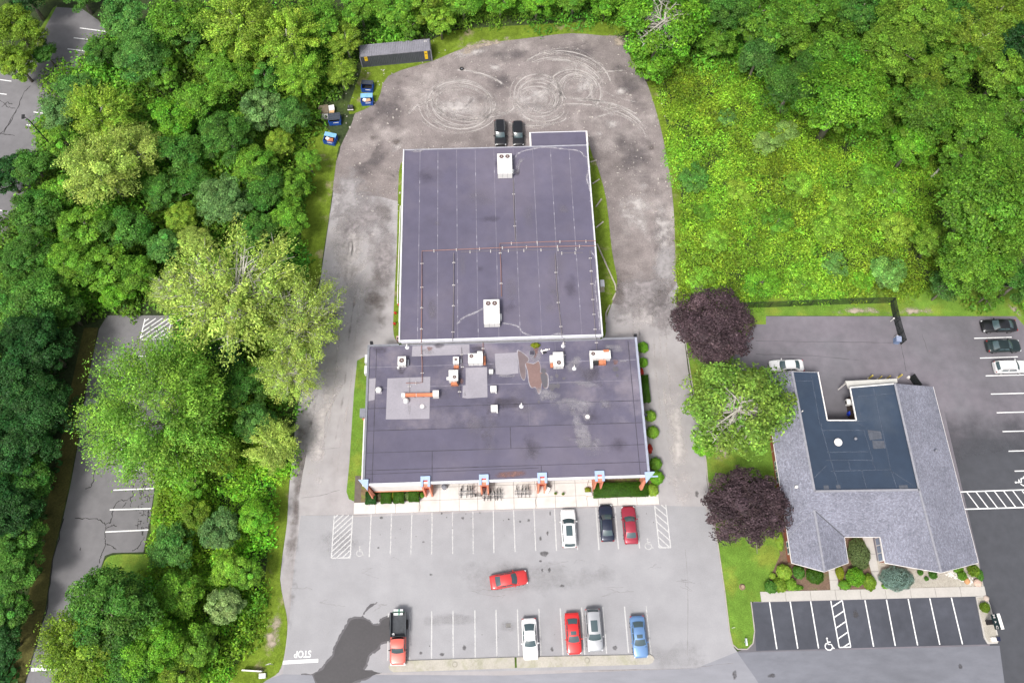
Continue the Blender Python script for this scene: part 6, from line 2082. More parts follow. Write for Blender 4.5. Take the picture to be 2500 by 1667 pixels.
# salt spreader hung on the tailgate
sp = thing('salt_spreader', 'green and grey salt spreader behind the pickup bed', 'spreader')
m_green = M('green_paint', (0.03, 0.24, 0.14), 0.5, layers=((2, 4, 0.2),))
MB().box((0, 0, 1.05), (0.55, 0.9, 0.5), 0, 1.3).build('hopper', m_galv, sp)
MB().box((0.0, 0, 1.33), (0.16, 1.5, 0.06)).build('crossbar', m_green, sp)
MB().box((0.0, 0.1, 1.36), (0.7, 0.14, 0.06)).build('crossbar', m_green, sp)
MB().box((0.0, -0.1, 0.55), (0.14, 0.14, 0.6)).build('post', m_plast, sp)
MB().lathe((0, 0, 0.12), [(0.1, 0), (0.32, 0.1), (0.32, 0.14)], 14).build('spinner', m_galv, sp)
MB().tube([(0.1, -0.5, 1.2), (0.1, -0.9, 1.2)], 0.07, 6).build('handle', m_plast, sp)
q = P(973, 1494, 1.0)
place(sp, (q.x, q.y, 0.01), R(SO))
# ================================================================== ROOF EQUIPMENT
m_unit = M('unit_white', (0.70, 0.69, 0.67), 0.5, layers=((1.2, 5, 0.06), (6, 5, 0.04)))
m_rusty = M('rusty_metal', (0.46, 0.17, 0.09), 0.8, layers=((2, 6, 0.3),))
m_fan = M('fan_dark', (0.05, 0.04, 0.045), 0.6, layers=())
m_blade = M('fan_blade', (0.26, 0.17, 0.15), 0.6, layers=())
GR = 'white air handling units on the roofs'


def fan(par, x, y, z, r, blades=5, mat=None):
    f = MB().disc((x, y, z + 0.012), r, 20, z - 0.02).build('fan_well', m_fan, par)
    for k in range(blades):
        a = 2 * math.pi * k / blades + 0.3
        pts = [(x + r * q * math.cos(a + d), y + r * q * math.sin(a + d), z + 0.03) for q, d in ((0.15, 0), (0.92, -0.22), (0.92, 0.25), (0.2, 0.5))]
        MB().poly(pts).build('fan_blade', mat or m_blade, f)
    MB().disc((x, y, z + 0.05), r * 0.2, 10, z + 0.013).build('fan_hub', m_galv, f)
    n = 20
    ring = MB()
    ring.tube([(x + r * 1.03 * math.cos(2 * math.pi * k / n), y + r * 1.03 * math.sin(2 * math.pi * k / n), z + 0.02) for k in range(n + 1)], 0.025, 5, cap=False)
    ring.build('fan_ring', m_unit, f)


def unit(px, py, zf, w_, d_, h_, label, fans=(), extra=(), mat=None, group=GR, rz=BA, cat='rooftop unit', name='rooftop_unit'):
    t = thing(name, label, cat, (0, 0, 0), group)
    MB().box((0, 0, 0.06), (w_ * 0.96, d_ * 0.96, 0.12)).build('curb', m_trimb, t)
    b = MB().box((0, 0, 0.12 + h_ / 2), (w_, d_, h_)).build('cabinet', mat or m_unit, t)
    MB().box((0, 0, 0.12 + h_ + 0.02), (w_ + 0.06, d_ + 0.06, 0.05)).build('lid', mat or m_unit, t)
    # seams and a louvred side
    for k in range(1, 3):
        MB().box((-w_ / 2 + w_ * k / 3, -d_ / 2 - 0.012, 0.12 + h_ / 2), (0.03, 0.02, h_ * 0.9)).build('panel_joint', m_trimb, b)
    for k in range(4):
        MB().box((w_ * 0.0, d_ / 2 + 0.012, 0.22 + h_ * k / 5), (w_ * 0.8, 0.02, 0.04)).build('louvre', m_trimb, b)
    for (fx, fy, fr) in fans:
        fan(t, fx, fy, 0.12 + h_ + 0.046, fr)
    for (ex, ey, ew, ed, eh, em, en) in extra:
        MB().box((ex, ey, eh / 2 + 0.02), (ew, ed, eh), 0, 0.96).build(en, em, t)
    q = P(px, py, zf + h_ * 0.6)
    place(t, (q.x, q.y, zf + 0.0), rz)
    return t


def u1(x, y):
    return z1(x, y)


unit(*z2(1034, 340), RZ_, 2.15, 3.5, 1.25, 'long white rooftop unit near the back of the rear building', fans=((-0.45, 1.25, 0.36), (0.45, 1.25, 0.36)), extra=((0, -0.2, 0.9, 0.35, 1.44, M('dusty_white', (0.58, 0.57, 0.56), .6), 'top_panel'), (1.25, -0.7, 0.3, 0.5, 0.5, m_galv, 'valve_box')))
unit(*z2(948, 1312), RZ_, 2.15, 3.6, 1.25, 'long white rooftop unit near the front of the rear building', fans=((-0.45, 1.25, 0.36), (0.45, 1.25, 0.36)), extra=((0, -0.6, 0.6, 0.2, 1.44, M('dusty_white', (0.58, 0.57, 0.56), .6), 'top_panel'), (1.25, -0.4, 0.3, 0.9, 0.5, m_galv, 'valve_box')))
unit(*z1(388, 305), FZ, 1.05, 1.2, 0.9, 'white condenser with one big fan at the left of the front roof', fans=((0, 0.05, 0.36),), extra=((0.75, 0, 0.3, 0.8, 0.4, m_trimb, 'coil_box'), (-0.55, -0.75, 0.3, 0.3, 0.5, m_galv, 'vent_box')))
unit(*z1(775, 300), FZ, 0.75, 0.95, 0.75, 'small white condenser left of the large front roof unit', fans=((0, 0.1, 0.22),), extra=((0, -0.75, 0.7, 0.4, 0.35, m_rusty, 'rusty_base'), (0.65, 0.1, 0.25, 0.6, 0.3, m_trimb, 'pipe_box')))
unit(*z1(915, 288), FZ, 1.95, 1.35, 1.1, 'large white unit with corner fan near the rear wall', fans=((-0.55, 0.3, 0.30),), extra=((0.6, 0.85, 0.75, 0.5, 1.0, m_unit, 'intake_hood'), (1.2, 0, 0.3, 1.2, 0.5, m_rusty, 'drain_tray')))
unit(*z1(757, 410), FZ, 1.2, 1.45, 1.1, 'white unit with rusty round fan and rusty foot', fans=((0.15, -0.25, 0.26),), extra=((0.1, -0.95, 1.0, 0.4, 0.6, m_rusty, 'rusty_hood'), (-0.8, -0.1, 0.4, 0.35, 0.4, m_unit, 'side_box'), (0.55, -0.9, 0.2, 0.3, 0.9, m_plast, 'vent_slot')))
unit(*z1(1507, 295), FZ, 1.35, 2.0, 1.1, 'white unit with low round fan in the right middle of the front roof', fans=((0.05, -0.5, 0.32),), extra=((-0.85, 0.3, 0.6, 0.9, 0.9, m_unit, 'intake_hood'), (0.85, 0.2, 0.3, 1.4, 0.35, m_trimb, 'pipe_box'), (-0.9, -0.5, 0.35, 0.6, 0.3, m_rusty, 'rusty_base')))
unit(*z1(1806, 262), FZ, 2.8, 1.1, 1.1, 'long white unit with rusty panels at the right of the front roof', fans=((-0.95, 0.15, 0.30),), extra=((0.85, 0.5, 0.8, 0.35, 1.35, m_rusty, 'rusty_panel'), (0.3, -0.85, 1.0, 0.6, 0.6, m_rusty, 'rusty_hood'), (-0.55, -0.85, 0.6, 0.5, 0.5, m_plast, 'vent_slot'), (-1.2, -1.05, 0.35, 1.1, 0.7, m_unit, 'duct_leg')))
for (x, y, s, lab) in ((1026, 378, 0.5, 'small square white roof box right of the pale patch'), (1043, 503, 0.78, 'white roof box in the middle of the front roof'), (1049, 642, 0.85, 'lower white roof box in the middle of the front roof')):
    unit(*z1(x, y), FZ, s, s, 0.55, lab, extra=((s * 0.45, -s * 0.55, 0.2, 0.12, 0.2, m_galv, 'bracket'),) if s > 0.6 else (), group='small white roof boxes', cat='roof box', name='roof_box')
# round vent
t = thing('roof_ventilator', 'round white roof ventilator at the left edge of the front roof', 'vent')
MB().lathe((0, 0, 0), [(0.28, 0), (0.28, 0.45), (0.40, 0.47), (0.40, 0.62), (0.22, 0.75)], 18).build('hood', m_unit, t, smooth=True)
MB().box((0, 0, 0.03), (0.8, 0.8, 0.06)).build('flashing', m_patch, t)
q = P(*z1(217, 503), FZ + 0.6)
place(t, (q.x, q.y, FZ))
# orange duct
t = thing('roof_duct', 'long orange duct with white end boxes on the front roof', 'duct')
a, b = P(*z1(400, 543), FZ + 0.55), P(*z1(612, 540), FZ + 0.55)
MB().bar(a, b, 0.42, 0.36).build('duct', m_rusty if False else M('orange_duct', (0.60, 0.20, 0.10), 0.6, layers=((1, 5, 0.12),)), t)
m_ = a.lerp(b, 0.42)
MB().bar(m_ - BU * 0.02, m_ + BU * 0.02, 0.46, 0.40).build('duct_band', m_trim, t)
q = P(*z1(397, 545), FZ + 0.55)
MB().box((q.x, q.y, FZ + 0.45), (0.5, 0.5, 0.8), BA).build('end_box', m_unit, t)
q = P(*z1(630, 536), FZ + 0.55)
MB().box((q.x, q.y, FZ + 0.5), (0.8, 0.85, 0.95), BA).build('end_box', m_unit, t)
q = P(*z1(415, 582), FZ + 0.4)
MB().lathe((q.x, q.y, FZ), [(0.36, 0), (0.36, 0.3), (0.42, 0.35), (0.36, 0.55), (0.2, 0.7)], 14).build('fan_hood', m_galv, t)
for k in range(4):
    p_ = a.lerp(b, 0.1 + 0.27 * k)
    MB().box((p_.x, p_.y, FZ + 0.18), (0.12, 0.4, 0.36), BA).build('duct_foot', m_trimb, t)
# small vents
for (x, y, lab, pp) in ((1543, 190, 'pale pipe vent below the rear building edge', 0.45), (1622, 352, 'pipe vent with pale base right of the fan unit', 0.3), (1243, 622, 'small pipe vent near the middle of the front roof', 0.3), (1718, 697, 'pale dome drain at the right of the front roof', 0.12), (531, 622, 'dome drain on the large pale patch', 0.12), (424, 200, 'small vent near the rear edge of the front roof', 0.3)):
    t = thing('pipe_vent', lab, 'vent', group='small roof vents')
    MB().lathe((0, 0, 0), [(0.30, 0.0), (0.28, 0.05), (0.12, 0.10), (0.11, pp), (0.05, pp + 0.02)], 12).build('boot', m_trim if pp > 0.2 else m_white, t)
    if pp > 0.25:
        MB().tube([(0, 0, pp), (0.0, 0.05, pp + 0.25), (0.0, 0.28, pp + 0.32)], 0.055, 6).build('pipe', m_white, t)
    q = P(*z1(x, y), FZ)
    place(t, (q.x, q.y, FZ + 0.012))
# roof hatch patch and scrap heap
t = thing('scrap_pile', 'heap of white scrap pieces on the front roof near the weeds', 'scrap')
rsx = random.Random(9)
q = P(*z1(1420, 232), FZ + 0.1)
for k in range(9):
    MB().box((q.x + rsx.uniform(-.6, .6), q.y + rsx.uniform(-.35, .45), FZ + 0.08 + 0.02 * k), (rsx.uniform(.15, .8), rsx.uniform(.06, .25), 0.08), rsx.uniform(0, 3)).build('scrap_piece', m_white if k % 3 else m_plast, t)
t = thing('floor_hatch', 'dark square hatch left of the scrap heap on the front roof', 'hatch')
q = P(*z1(1320, 240), FZ + 0.1)
MB().box((q.x, q.y, FZ + 0.07), (0.75, 0.7, 0.14), BA).build('frame', m_trimb, t)
MB().box((q.x, q.y, FZ + 0.16), (0.62, 0.56, 0.04), BA).build('lid', m_dseam, t)

# ---- pipes over the roofs
m_cop = M('reddish_gas_pipe', (0.27, 0.155, 0.14), 0.6, layers=((0.6, 5, 0.2),))
m_gpipe = M('grey_conduit', (0.19, 0.17, 0.18), 0.6, layers=((0.6, 5, 0.2),))
m_block = M('pale_support_block', (0.50, 0.48, 0.48), 0.9)


def roofpipe(pts, fr, zf, mat, label, r=0.05, step=3.2, zlist=None, seed=0):
    t = thing('roof_pipe', label, 'pipe', group='pipes on the roofs')
    rr2 = random.Random(seed)
    q = [P(*fr(*p), zf + 0.18) for p in pts]
    MB().tube(q, r, 6).build('pipe', mat, t)
    for i in range(len(q) - 1):
        d = q[i + 1] - q[i]
        n = max(1, int(d.length / step))
        for k in range(n):
            p_ = q[i].lerp(q[i + 1], (k + 0.5) / n + rr2.uniform(-.1, .1) / n)
            a = math.atan2(d.y, d.x)
            MB().box((p_.x, p_.y, zf + 0.07), (0.12, 0.42, 0.12), a).build('support', m_block, t)
            if rr2.random() < 0.5:
                MB().tube([p_, p_ + Vector((0, 0, 0.12))], r * 1.4, 6).build('coupling', m_block, t)
    return t


roofpipe([(1635, 832), (1330, 838), (1000, 850), (1008, 1000), (1012, 1200)], z2, RZ_, m_cop, 'reddish pipe from the right edge turning down to the front white unit', 0.055, seed=1)
roofpipe([(1632, 866), (1100, 874), (487, 900), (486, 1200), (482, 1505)], z2, RZ_, m_cop, 'long reddish pipe crossing the rear roof and turning down at the left', 0.06, seed=2)
roofpipe([(1090, 430), (1095, 640), (1105, 838)], z2, RZ_, m_gpipe, 'dark pipe down from the back white unit', 0.06, seed=3)
roofpipe([(697, 912), (696, 1200), (690, 1495)], z2, RZ_, m_gpipe, 'dark pipe along the left middle of the rear roof', 0.05, seed=4)
roofpipe([(1366, 920), (1378, 1150), (1412, 1470)], z2, RZ_, m_gpipe, 'dark pipe along the right middle of the rear roof', 0.05, seed=5)
roofpipe([(1596, 895), (1612, 1170), (1634, 1470)], z2, RZ_, m_gpipe, 'thin pipe near the right edge of the rear roof', 0.04, 2.0, seed=6)
roofpipe([(745, 906), (1000, 898), (1340, 890), (1560, 884)], z2, RZ_, m_gpipe, 'thin conduit just below the long reddish pipe', 0.03, 1.9, seed=7)
roofpipe([(1370, 914), (1550, 910)], z2, RZ_, m_gpipe, 'short conduit at the right below the reddish pipes', 0.03, 1.9, seed=8)
roofpipe([(525, 185), (531, 330), (531, 452), (415, 456)], z1, FZ, m_cop, 'reddish pipe running down onto the large pale patch', 0.055, seed=9)
roofpipe([(968, 165), (968, 245), (990, 250)], z1, FZ, m_cop, 'short reddish pipe to the large front roof unit', 0.045, 1.2, seed=10)
roofpipe([(812, 200), (818, 300), (820, 365)], z1, FZ, m_gpipe, 'thin pipe beside the small condenser', 0.03, 1.4, seed=11)
roofpipe([(1548, 130), (1550, 290)], z1, FZ, m_gpipe, 'thin pipe to the right middle unit', 0.03, 1.6, seed=12)
roofpipe([(1780, 110), (1785, 230)], z1, FZ, m_gpipe, 'thin pipe to the long rusty unit', 0.03, 1.6, seed=13)
roofpipe([(438, 420), (440, 560)], z1, FZ, m_gpipe, 'thin conduit across the large pale patch', 0.025, 1.6, seed=14)
roofpipe([(798, 460), (800, 555)], z1, FZ, m_gpipe, 'thin conduit below the rusty fan unit', 0.025, 1.6, seed=15)

# ================================================================== CONTAINER, DUMPSTERS, SCRAP
m_cont = M('dark_grey_container', (0.072, 0.078, 0.090), 0.6, layers=((0.6, 5, 0.12),))
m_contr = M('grey_container_roof', (0.215, 0.212, 0.245), 0.6, layers=((0.5, 5, 0.12), (4, 5, 0.08)))
ct = thing('shipping_container', 'dark grey shipping container with yellow stickers at the top of the yard', 'container')
CL, CW, CH = 12.0, 2.44, 2.6


def corrug(n, x0, x1, depth):
    out = []
    for i in range(n):
        a = x0 + (x1 - x0) * i / n
        s = (x1 - x0) / n
        out += [(a, 0), (a + s * 0.35, 0), (a + s * 0.5, depth), (a + s * 0.85, depth)]
    out.append((x1, 0))
    return out


pr = corrug(40, -CL / 2 + 0.15, CL / 2 - 0.15, 0.045)
for y, sg in ((-CW / 2, 1), (CW / 2, -1)):
    vs = [(x, y + sg * d, 0.15) for x, d in pr] + [(x, y + sg * d, CH - 0.12) for x, d in pr]
    n = len(pr)
    MB().add(vs, [(i, i + 1, n + i + 1, n + i) for i in range(n - 1)]).build('side_panel', m_cont, ct)
vs = [(x, -CW / 2 + 0.05, CH - d) for x, d in pr] + [(x, CW / 2 - 0.05, CH - d) for x, d in pr]
MB().add(vs, [(i, i + 1, n + i + 1, n + i) for i in range(n - 1)]).build('roof', m_contr, ct)
for y in (-CW / 2 + 0.04, CW / 2 - 0.04):
    MB().box((0, y, CH - 0.06), (CL, 0.10, 0.14)).build('rail', m_contr, ct)
    MB().box((0, y, 0.09), (CL, 0.10, 0.18)).build('rail', m_cont, ct)
for x in (-CL / 2 + 0.07, CL / 2 - 0.07):
    MB().box((x, 0, CH / 2), (0.10, CW - 0.22, CH - 0.02)).build('end_wall', m_cont, ct)
    for y in (-CW / 2 + 0.06, CW / 2 - 0.06):
        MB().box((x, y, CH / 2), (0.16, 0.16, CH + 0.02)).build('corner_post', m_contr, ct)
m_yel = M('yellow_sticker', (0.75, 0.48, 0.02), 0.6, layers=((3, 4, 0.2),))
for x, hh in ((-CL / 2 + 1.0, 1.0), (CL / 2 - 0.95, 1.85)):
    MB().box((x, -CW / 2 - 0.008, CH - 0.15 - hh / 2), (0.52, 0.012, hh)).build('sticker', m_yel, ct)
    MB().box((x, -CW / 2 - 0.018, CH - 0.15 - hh * 0.30), (0.36, 0.012, 0.12)).build('sticker_print', m_plast, ct)
for k in range(2):
    MB().box((CL / 2 - 0.7 - 0.28 * k, CW / 2 - 0.45, CH + 0.012), (0.08, 0.35, 0.012)).build('roof_mark', m_white, ct)
q = P(964, 117, CH)
place(ct, (q.x, q.y, 0.0), R(6.8))

m_dblue = M('dumpster_blue', (0.018, 0.075, 0.33), 0.55, layers=((1.2, 5, 0.25),))
m_lblue = M('faded_blue_lid', (0.20, 0.42, 0.66), 0.6, layers=((1.2, 5, 0.12),))
m_card = M('cardboard', (0.48, 0.31, 0.19), 0.9, layers=((2, 4, 0.2),))


def dumpster(label, px, py, rz, lid, open_frac, w_=1.9, d_=1.55, h_=1.25, fill=None):
    t = thing('dumpster', label, 'dumpster', group='blue dumpsters at the yard edge')
    # open topped body, front lower than back
    hf, hb = h_ * 0.82, h_
    o = [(-w_ / 2, -d_ / 2), (w_ / 2, -d_ / 2), (w_ / 2, d_ / 2), (-w_ / 2, d_ / 2)]
    i_ = [(x * 0.93, y * 0.93) for x, y in o]
    hs2 = [hf, hf, hb, hb]
    vs = [(x, y, 0.12) for x, y in o] + [(x, y, h) for (x, y), h in zip(o, hs2)] + [(x, y, h) for (x, y), h in zip(i_, hs2)] + [(x, y, 0.2) for x, y in i_]
    fs = [(3, 2, 1, 0)]
    for k in range(4):
        j = (k + 1) % 4
        fs += [(k, j, 4 + j, 4 + k), (4 + k, 4 + j, 8 + j, 8 + k), (8 + k, 8 + j, 12 + j, 12 + k)]
    fs.append((12, 13, 14, 15))
    b = MB().add(vs, fs).build('body', m_dblue, t)
    MB().box((0, -d_ * 0.0, 0.22), (w_ * 0.92, d_ * 0.92, 0.04)).build('inside', m_plast, t)
    if fill:
        MB().box((0.1, -0.25, h_ * 0.55), (w_ * 0.5, d_ * 0.4, 0.35), 0.3).build('rubbish', fill, t)
        MB().box((-0.4, -0.1, h_ * 0.6), (w_ * 0.3, d_ * 0.3, 0.3), -0.4).build('rubbish', m_white, t)
    for sg in (-1, 1):
        MB().box((sg * (w_ / 2 + 0.05), 0, h_ * 0.55), (0.10, d_ * 0.7, 0.16)).build('fork_pocket', m_dblue, t)
        MB().box((sg * w_ * 0.35, -d_ / 2 - 0.02, h_ * 0.45), (0.08, 0.05, h_ * 0.7)).build('rib', m_dblue, t)
    # lid hinged at the back
    y1_ = d_ / 2
    y0_ = y1_ - d_ * open_frac
    z1_ = hb + 0.04
    z0_ = hb + 0.04 - (hb - hf) * open_frac
    ld = MB().add([(-w_ / 2 - 0.03, y0_, z0_), (w_ / 2 + 0.03, y0_, z0_), (w_ / 2 + 0.03, y1_, z1_), (-w_ / 2 - 0.03, y1_, z1_), (-w_ / 2 - 0.03, y0_, z0_ + 0.05), (w_ / 2 + 0.03, y0_, z0_ + 0.05), (w_ / 2 + 0.03, y1_, z1_ + 0.05), (-w_ / 2 - 0.03, y1_, z1_ + 0.05)],
                  [(3, 2, 1, 0), (4, 5, 6, 7), (0, 1, 5, 4), (1, 2, 6, 5), (2, 3, 7, 6), (3, 0, 4, 7)]).build('lid', lid, t)
    for k in range(3):
        MB().bar((-w_ / 2, y0_ + (y1_ - y0_) * (k + .5) / 3, z0_ + (z1_ - z0_) * (k + .5) / 3 + 0.07), (w_ / 2, y0_ + (y1_ - y0_) * (k + .5) / 3, z0_ + (z1_ - z0_) * (k + .5) / 3 + 0.07), 0.06, 0.04).build('lid_rib', lid, ld)
    MB().box((w_ * 0.1, -d_ / 2 - 0.012, h_ * 0.62), (w_ * 0.45, 0.012, 0.16)).build('placard', m_white, t)
    q = P(px, py, h_ * 0.6)
    place(t, (q.x, q.y, 0), rz)
    return t


m_dlid = M('dark_plastic_lid', (0.045, 0.055, 0.075), 0.6, layers=((1.5, 4, 0.15),))
dumpster('uppermost blue dumpster with dark lid half open', 897, 211, R(-4), m_dlid, 0.48)
dumpster('blue dumpster with pale blue lid and boxes inside', 896, 243, R(3), m_lblue, 0.50, fill=m_card)
dumpster('blue dumpster with full dark lid beside the scrap heap', 817, 291, R(6), m_dlid, 0.80)
dumpster('lowest dumpster with pale blue lid and rusty rubbish', 806, 339, R(-14), m_lblue, 0.45, fill=m_rusty)
t = thing('scrap_heap', 'pile of old boards and panels beside the dumpsters', 'scrap')
for (x, y, w_, d_, z_, a, m) in ((788, 266, 1.6, 1.7, 0.5, 0.05, M('old_boards', (0.17, 0.14, 0.10), 0.9, layers=((3, 5, 0.3),))), (808, 262, 0.9, 1.0, 0.75, 0.1, m_white), (809, 270, 0.8, 0.7, 0.55, -0.1, M('tan_board', (0.55, 0.36, 0.19), 0.9)), (793, 283, 1.1, 0.9, 0.4, -0.08, M('grey_board', (0.42, 0.41, 0.40), 0.9))):
    q = P(x, y, z_)
    for k in range(3):
        MB().box((q.x + 0.04 * k, q.y - 0.03 * k, z_ * (k + 0.5) / 3), (w_, d_, z_ / 3 - 0.02), a + 0.05 * k).build('board', m, t)
t = thing('garden_grill', 'black cart with pale bar beside the dumpsters', 'cart')
q = P(856, 264, 0.5)
MB().box((0, 0, 0.65), (1.0, 0.75, 0.5), 0, 0.85).build('body', m_plast, t)
MB().box((0, -0.42, 0.55), (0.95, 0.08, 0.14)).build('bar', m_white, t)
for sx in (-.45, .45):
    for sy in (-.3, .3):
        MB().box((sx, sy, 0.2), (0.07, 0.07, 0.4)).build('leg', m_plast, t)
for k in range(3):
    MB().box((-0.3 + 0.3 * k, 0, 0.92), (0.06, 0.6, 0.04)).build('slat', m_trimb, t)
place(t, (q.x, q.y, 0.006), R(3))
t = thing('rubber_tyre', 'dark tyre lying in the gravel yard', 'tyre')
q = P(*z7(1047, 317))
n = 16
MB().tube([(q.x + 0.26 * math.cos(2 * math.pi * k / n), q.y + 0.26 * math.sin(2 * math.pi * k / n), 0.11) for k in range(n + 1)], 0.11, 8, cap=False).build('tread', m_tyre, t)
MB().disc((q.x, q.y, 0.10), 0.17, 12, 0.03).build('rim', m_trimb, t)

# ================================================================== FRONT OF THE SHOP
m_bike = M('bike_black', (0.03, 0.03, 0.033), 0.5, layers=())
def make_bike():
    t = thing('bicycle', 'bicycle', 'bicycle')
    for x in (-0.52, 0.52):
        n = 18
        w_ = MB().tube([(x + 0.33 * math.cos(2 * math.pi * k / n), 0, 0.34 + 0.33 * math.sin(2 * math.pi * k / n)) for k in range(n + 1)], 0.026, 5, cap=False).build('wheel', m_tyre, t)
        for k in range(4):
            a = math.pi * k / 4
            MB().bar((x - 0.32 * math.cos(a), 0, 0.34 - 0.32 * math.sin(a)), (x + 0.32 * math.cos(a), 0, 0.34 + 0.32 * math.sin(a)), 0.008).build('spoke', m_rim, w_)
    f = MB()
    bb, st_, hd = (-0.05, 0, 0.30), (-0.18, 0, 0.78), (0.38, 0, 0.80)
    for a, b in ((bb, st_), (bb, hd), (st_, hd), ((-0.52, 0, 0.34), bb), ((-0.52, 0, 0.34), st_), (hd, (0.52, 0, 0.34)), (hd, (0.36, 0, 0.95)), (st_, (-0.2, 0, 0.9))):
        f.tube([a, b], 0.022, 5)
    f.build('frame', m_bike, t)
    MB().tube([(0.42, -0.28, 1.0), (0.34, 0, 0.97), (0.42, 0.28, 1.0)], 0.02, 5).build('handlebar', m_bike, t)
    MB().box((-0.21, 0, 0.93), (0.26, 0.15, 0.06), 0, 0.8).build('saddle', m_plast, t)
    return t


b0 = make_bike()
first = [True]
BK = [(1127.5, 1200), (1139.5, 1199), (1148.5, 1200), (1154, 1198)], [(1184, 1207), (1190.8, 1206), (1198.2, 1206.5), (1206.4, 1206), (1214.6, 1206), (1222, 1205.5)], [(1263, 1199), (1273.4, 1199), (1283, 1198.5), (1291, 1198)]
ORD = ['first', 'second', 'third', 'fourth', 'fifth', 'sixth']
GN = ['in the left rack', 'in the middle rack', 'in the right rack']
rb2 = random.Random(8)
for gi, gl_ in enumerate(BK):
    for k, (x, y) in enumerate(gl_):
        o = b0 if first[0] else copy_tree(b0)
        first[0] = False
        q = P(x, y, 0.5)
        place(o, (q.x, q.y, 0.128), R(-88 + rb2.uniform(-9, 9)))
        o.rotation_euler = (R(rb2.uniform(-7, 7)), 0, R(-88 + rb2.uniform(-9, 9)))
        o['label'] = '%s dark bicycle from the left %s at the shop front' % (ORD[k], GN[gi])
        o['group'] = 'bicycles parked at the shop front'
    t = thing('bicycle_rack', 'low metal bicycle rack %s of the shop front' % ('at the left', 'in the middle', 'at the right')[gi], 'rack', group='bicycle racks')
    a, b = P(gl_[0][0] - 6, gl_[0][1] + 4, 0.12), P(gl_[-1][0] + 6, gl_[-1][1] + 4, 0.12)
    for dy in (-0.25, 0.25):
        MB().bar(a + Vector((0, dy, 0.08)), b + Vector((0, dy, 0.08)), 0.05).build('rail', m_trimb, t)
    n = max(3, int((b - a).length / 0.35))
    for k in range(n + 1):
        p_ = a.lerp(b, k / n)
        MB().tube([p_ + Vector((0, -0.25, 0.08)), p_ + Vector((0, -0.2, 0.55)), p_ + Vector((0, 0.2, 0.55)), p_ + Vector((0, 0.25, 0.08))], 0.018, 5).build('hoop', m_trimb, t)


def small(name, label, cat, px, py, z, rz, parts, zr=0.0, group=None):
    t = thing(name, label, cat, group=group)
    for pn, c, s, m in parts:
        MB().box(c, s, 0, 0.95).build(pn, m, t)
    q = P(px, py, z + zr)
    place(t, (q.x, q.y, z), R(rz))
    return t


SW = 0.128
small('metal_bench', 'thin black frame bench between the bicycle racks', 'bench', 1167, 1208, SW, 2, [('seat', (0, 0, 0.45), (0.95, 0.06, 0.05), m_plast), ('seat', (0, 0.18, 0.45), (0.95, 0.06, 0.05), m_plast), ('seat', (0, -0.18, 0.45), (0.95, 0.06, 0.05), m_plast), ('leg', (-0.4, 0, 0.22), (0.05, 0.4, 0.44), m_plast), ('leg', (0.4, 0, 0.22), (0.05, 0.4, 0.44), m_plast)], 0.4)
small('white_cooler', 'white box cooler tilted on the sidewalk right of the bicycles', 'cooler', 1336, 1196, SW, -28, [('body', (0, 0, 0.4), (0.6, 0.75, 0.8), m_unit), ('lid', (0, 0, 0.83), (0.64, 0.79, 0.07), m_white), ('display', (0, 0.45, 0.5), (0.5, 0.12, 0.9), m_plast)], 0.5)
for (x, y, lab) in ((1356, 1205, 'left small potted plant on the sidewalk'), (1374.5, 1206, 'right small potted plant on the sidewalk')):
    t = thing('potted_plant', lab, 'plant', group='potted plants')
    MB().lathe((0, 0, 0), [(0.14, 0), (0.19, 0.28), (0.15, 0.28)], 12).build('pot', M('ochre_pot', (0.5, 0.38, 0.12), 0.8), t)
    lf = MB()
    for k in range(14):
        a = k * 2.4
        lf.poly([(0, 0, 0.28), (0.10 * math.cos(a + .4), 0.10 * math.sin(a + .4), 0.42), (0.26 * math.cos(a), 0.26 * math.sin(a), 0.5), (0.10 * math.cos(a - .4), 0.10 * math.sin(a - .4), 0.44)])
    lf.build('leaves', M('pot_leaf', (0.05, 0.12, 0.02), 0.7), t)
    q = P(x, y, SW + 0.2)
    place(t, (q.x, q.y, SW))
t = thing('litter_bin', 'round dark litter bin at the shop front', 'bin')
MB().lathe((0, 0, 0), [(0.28, 0), (0.32, 0.85), (0.36, 0.88), (0.36, 0.95), (0.2, 1.08), (0.1, 1.1)], 16).build('body', m_trimb, t)
for k in range(10):
    a = 2 * math.pi * k / 10
    MB().box((0.33 * math.cos(a), 0.33 * math.sin(a), 0.45), (0.04, 0.08, 0.75), a).build('slat', m_trim, t)
q = P(1084, 1188, 0.9)
place(t, (q.x, q.y, SW))
small('planter_wall', 'low brick planter wall beside the long hedge', 'planter', 1437, 1206, SW, 2, [('wall', (0, 0, 0.22), (0.75, 0.4, 0.44), m_orange), ('cap', (0, 0, 0.47), (0.82, 0.46, 0.06), m_white)], 0.3)

# ================================================================== RIGHT OF THE REAR BUILDING
def logs(label, pts, r, mat, name='drain_pipe', cat='pipe', group='drain pipes on the ground'):
    t = thing(name, label, cat, group=group)
    q = [P(*p, 0.0) + Vector((0, 0, r + 0.03)) for p in pts]
    for i in range(len(q) - 1):
        d = (q[i + 1] - q[i]) * 0.01
        MB().tube([q[i] + d, q[i + 1] - d], r, 8).build('pipe_length', mat, t)
        MB().tube([q[i + 1] - d * 6, q[i + 1] - d * 0.5], r * 1.25, 8).build('collar', mat, t)


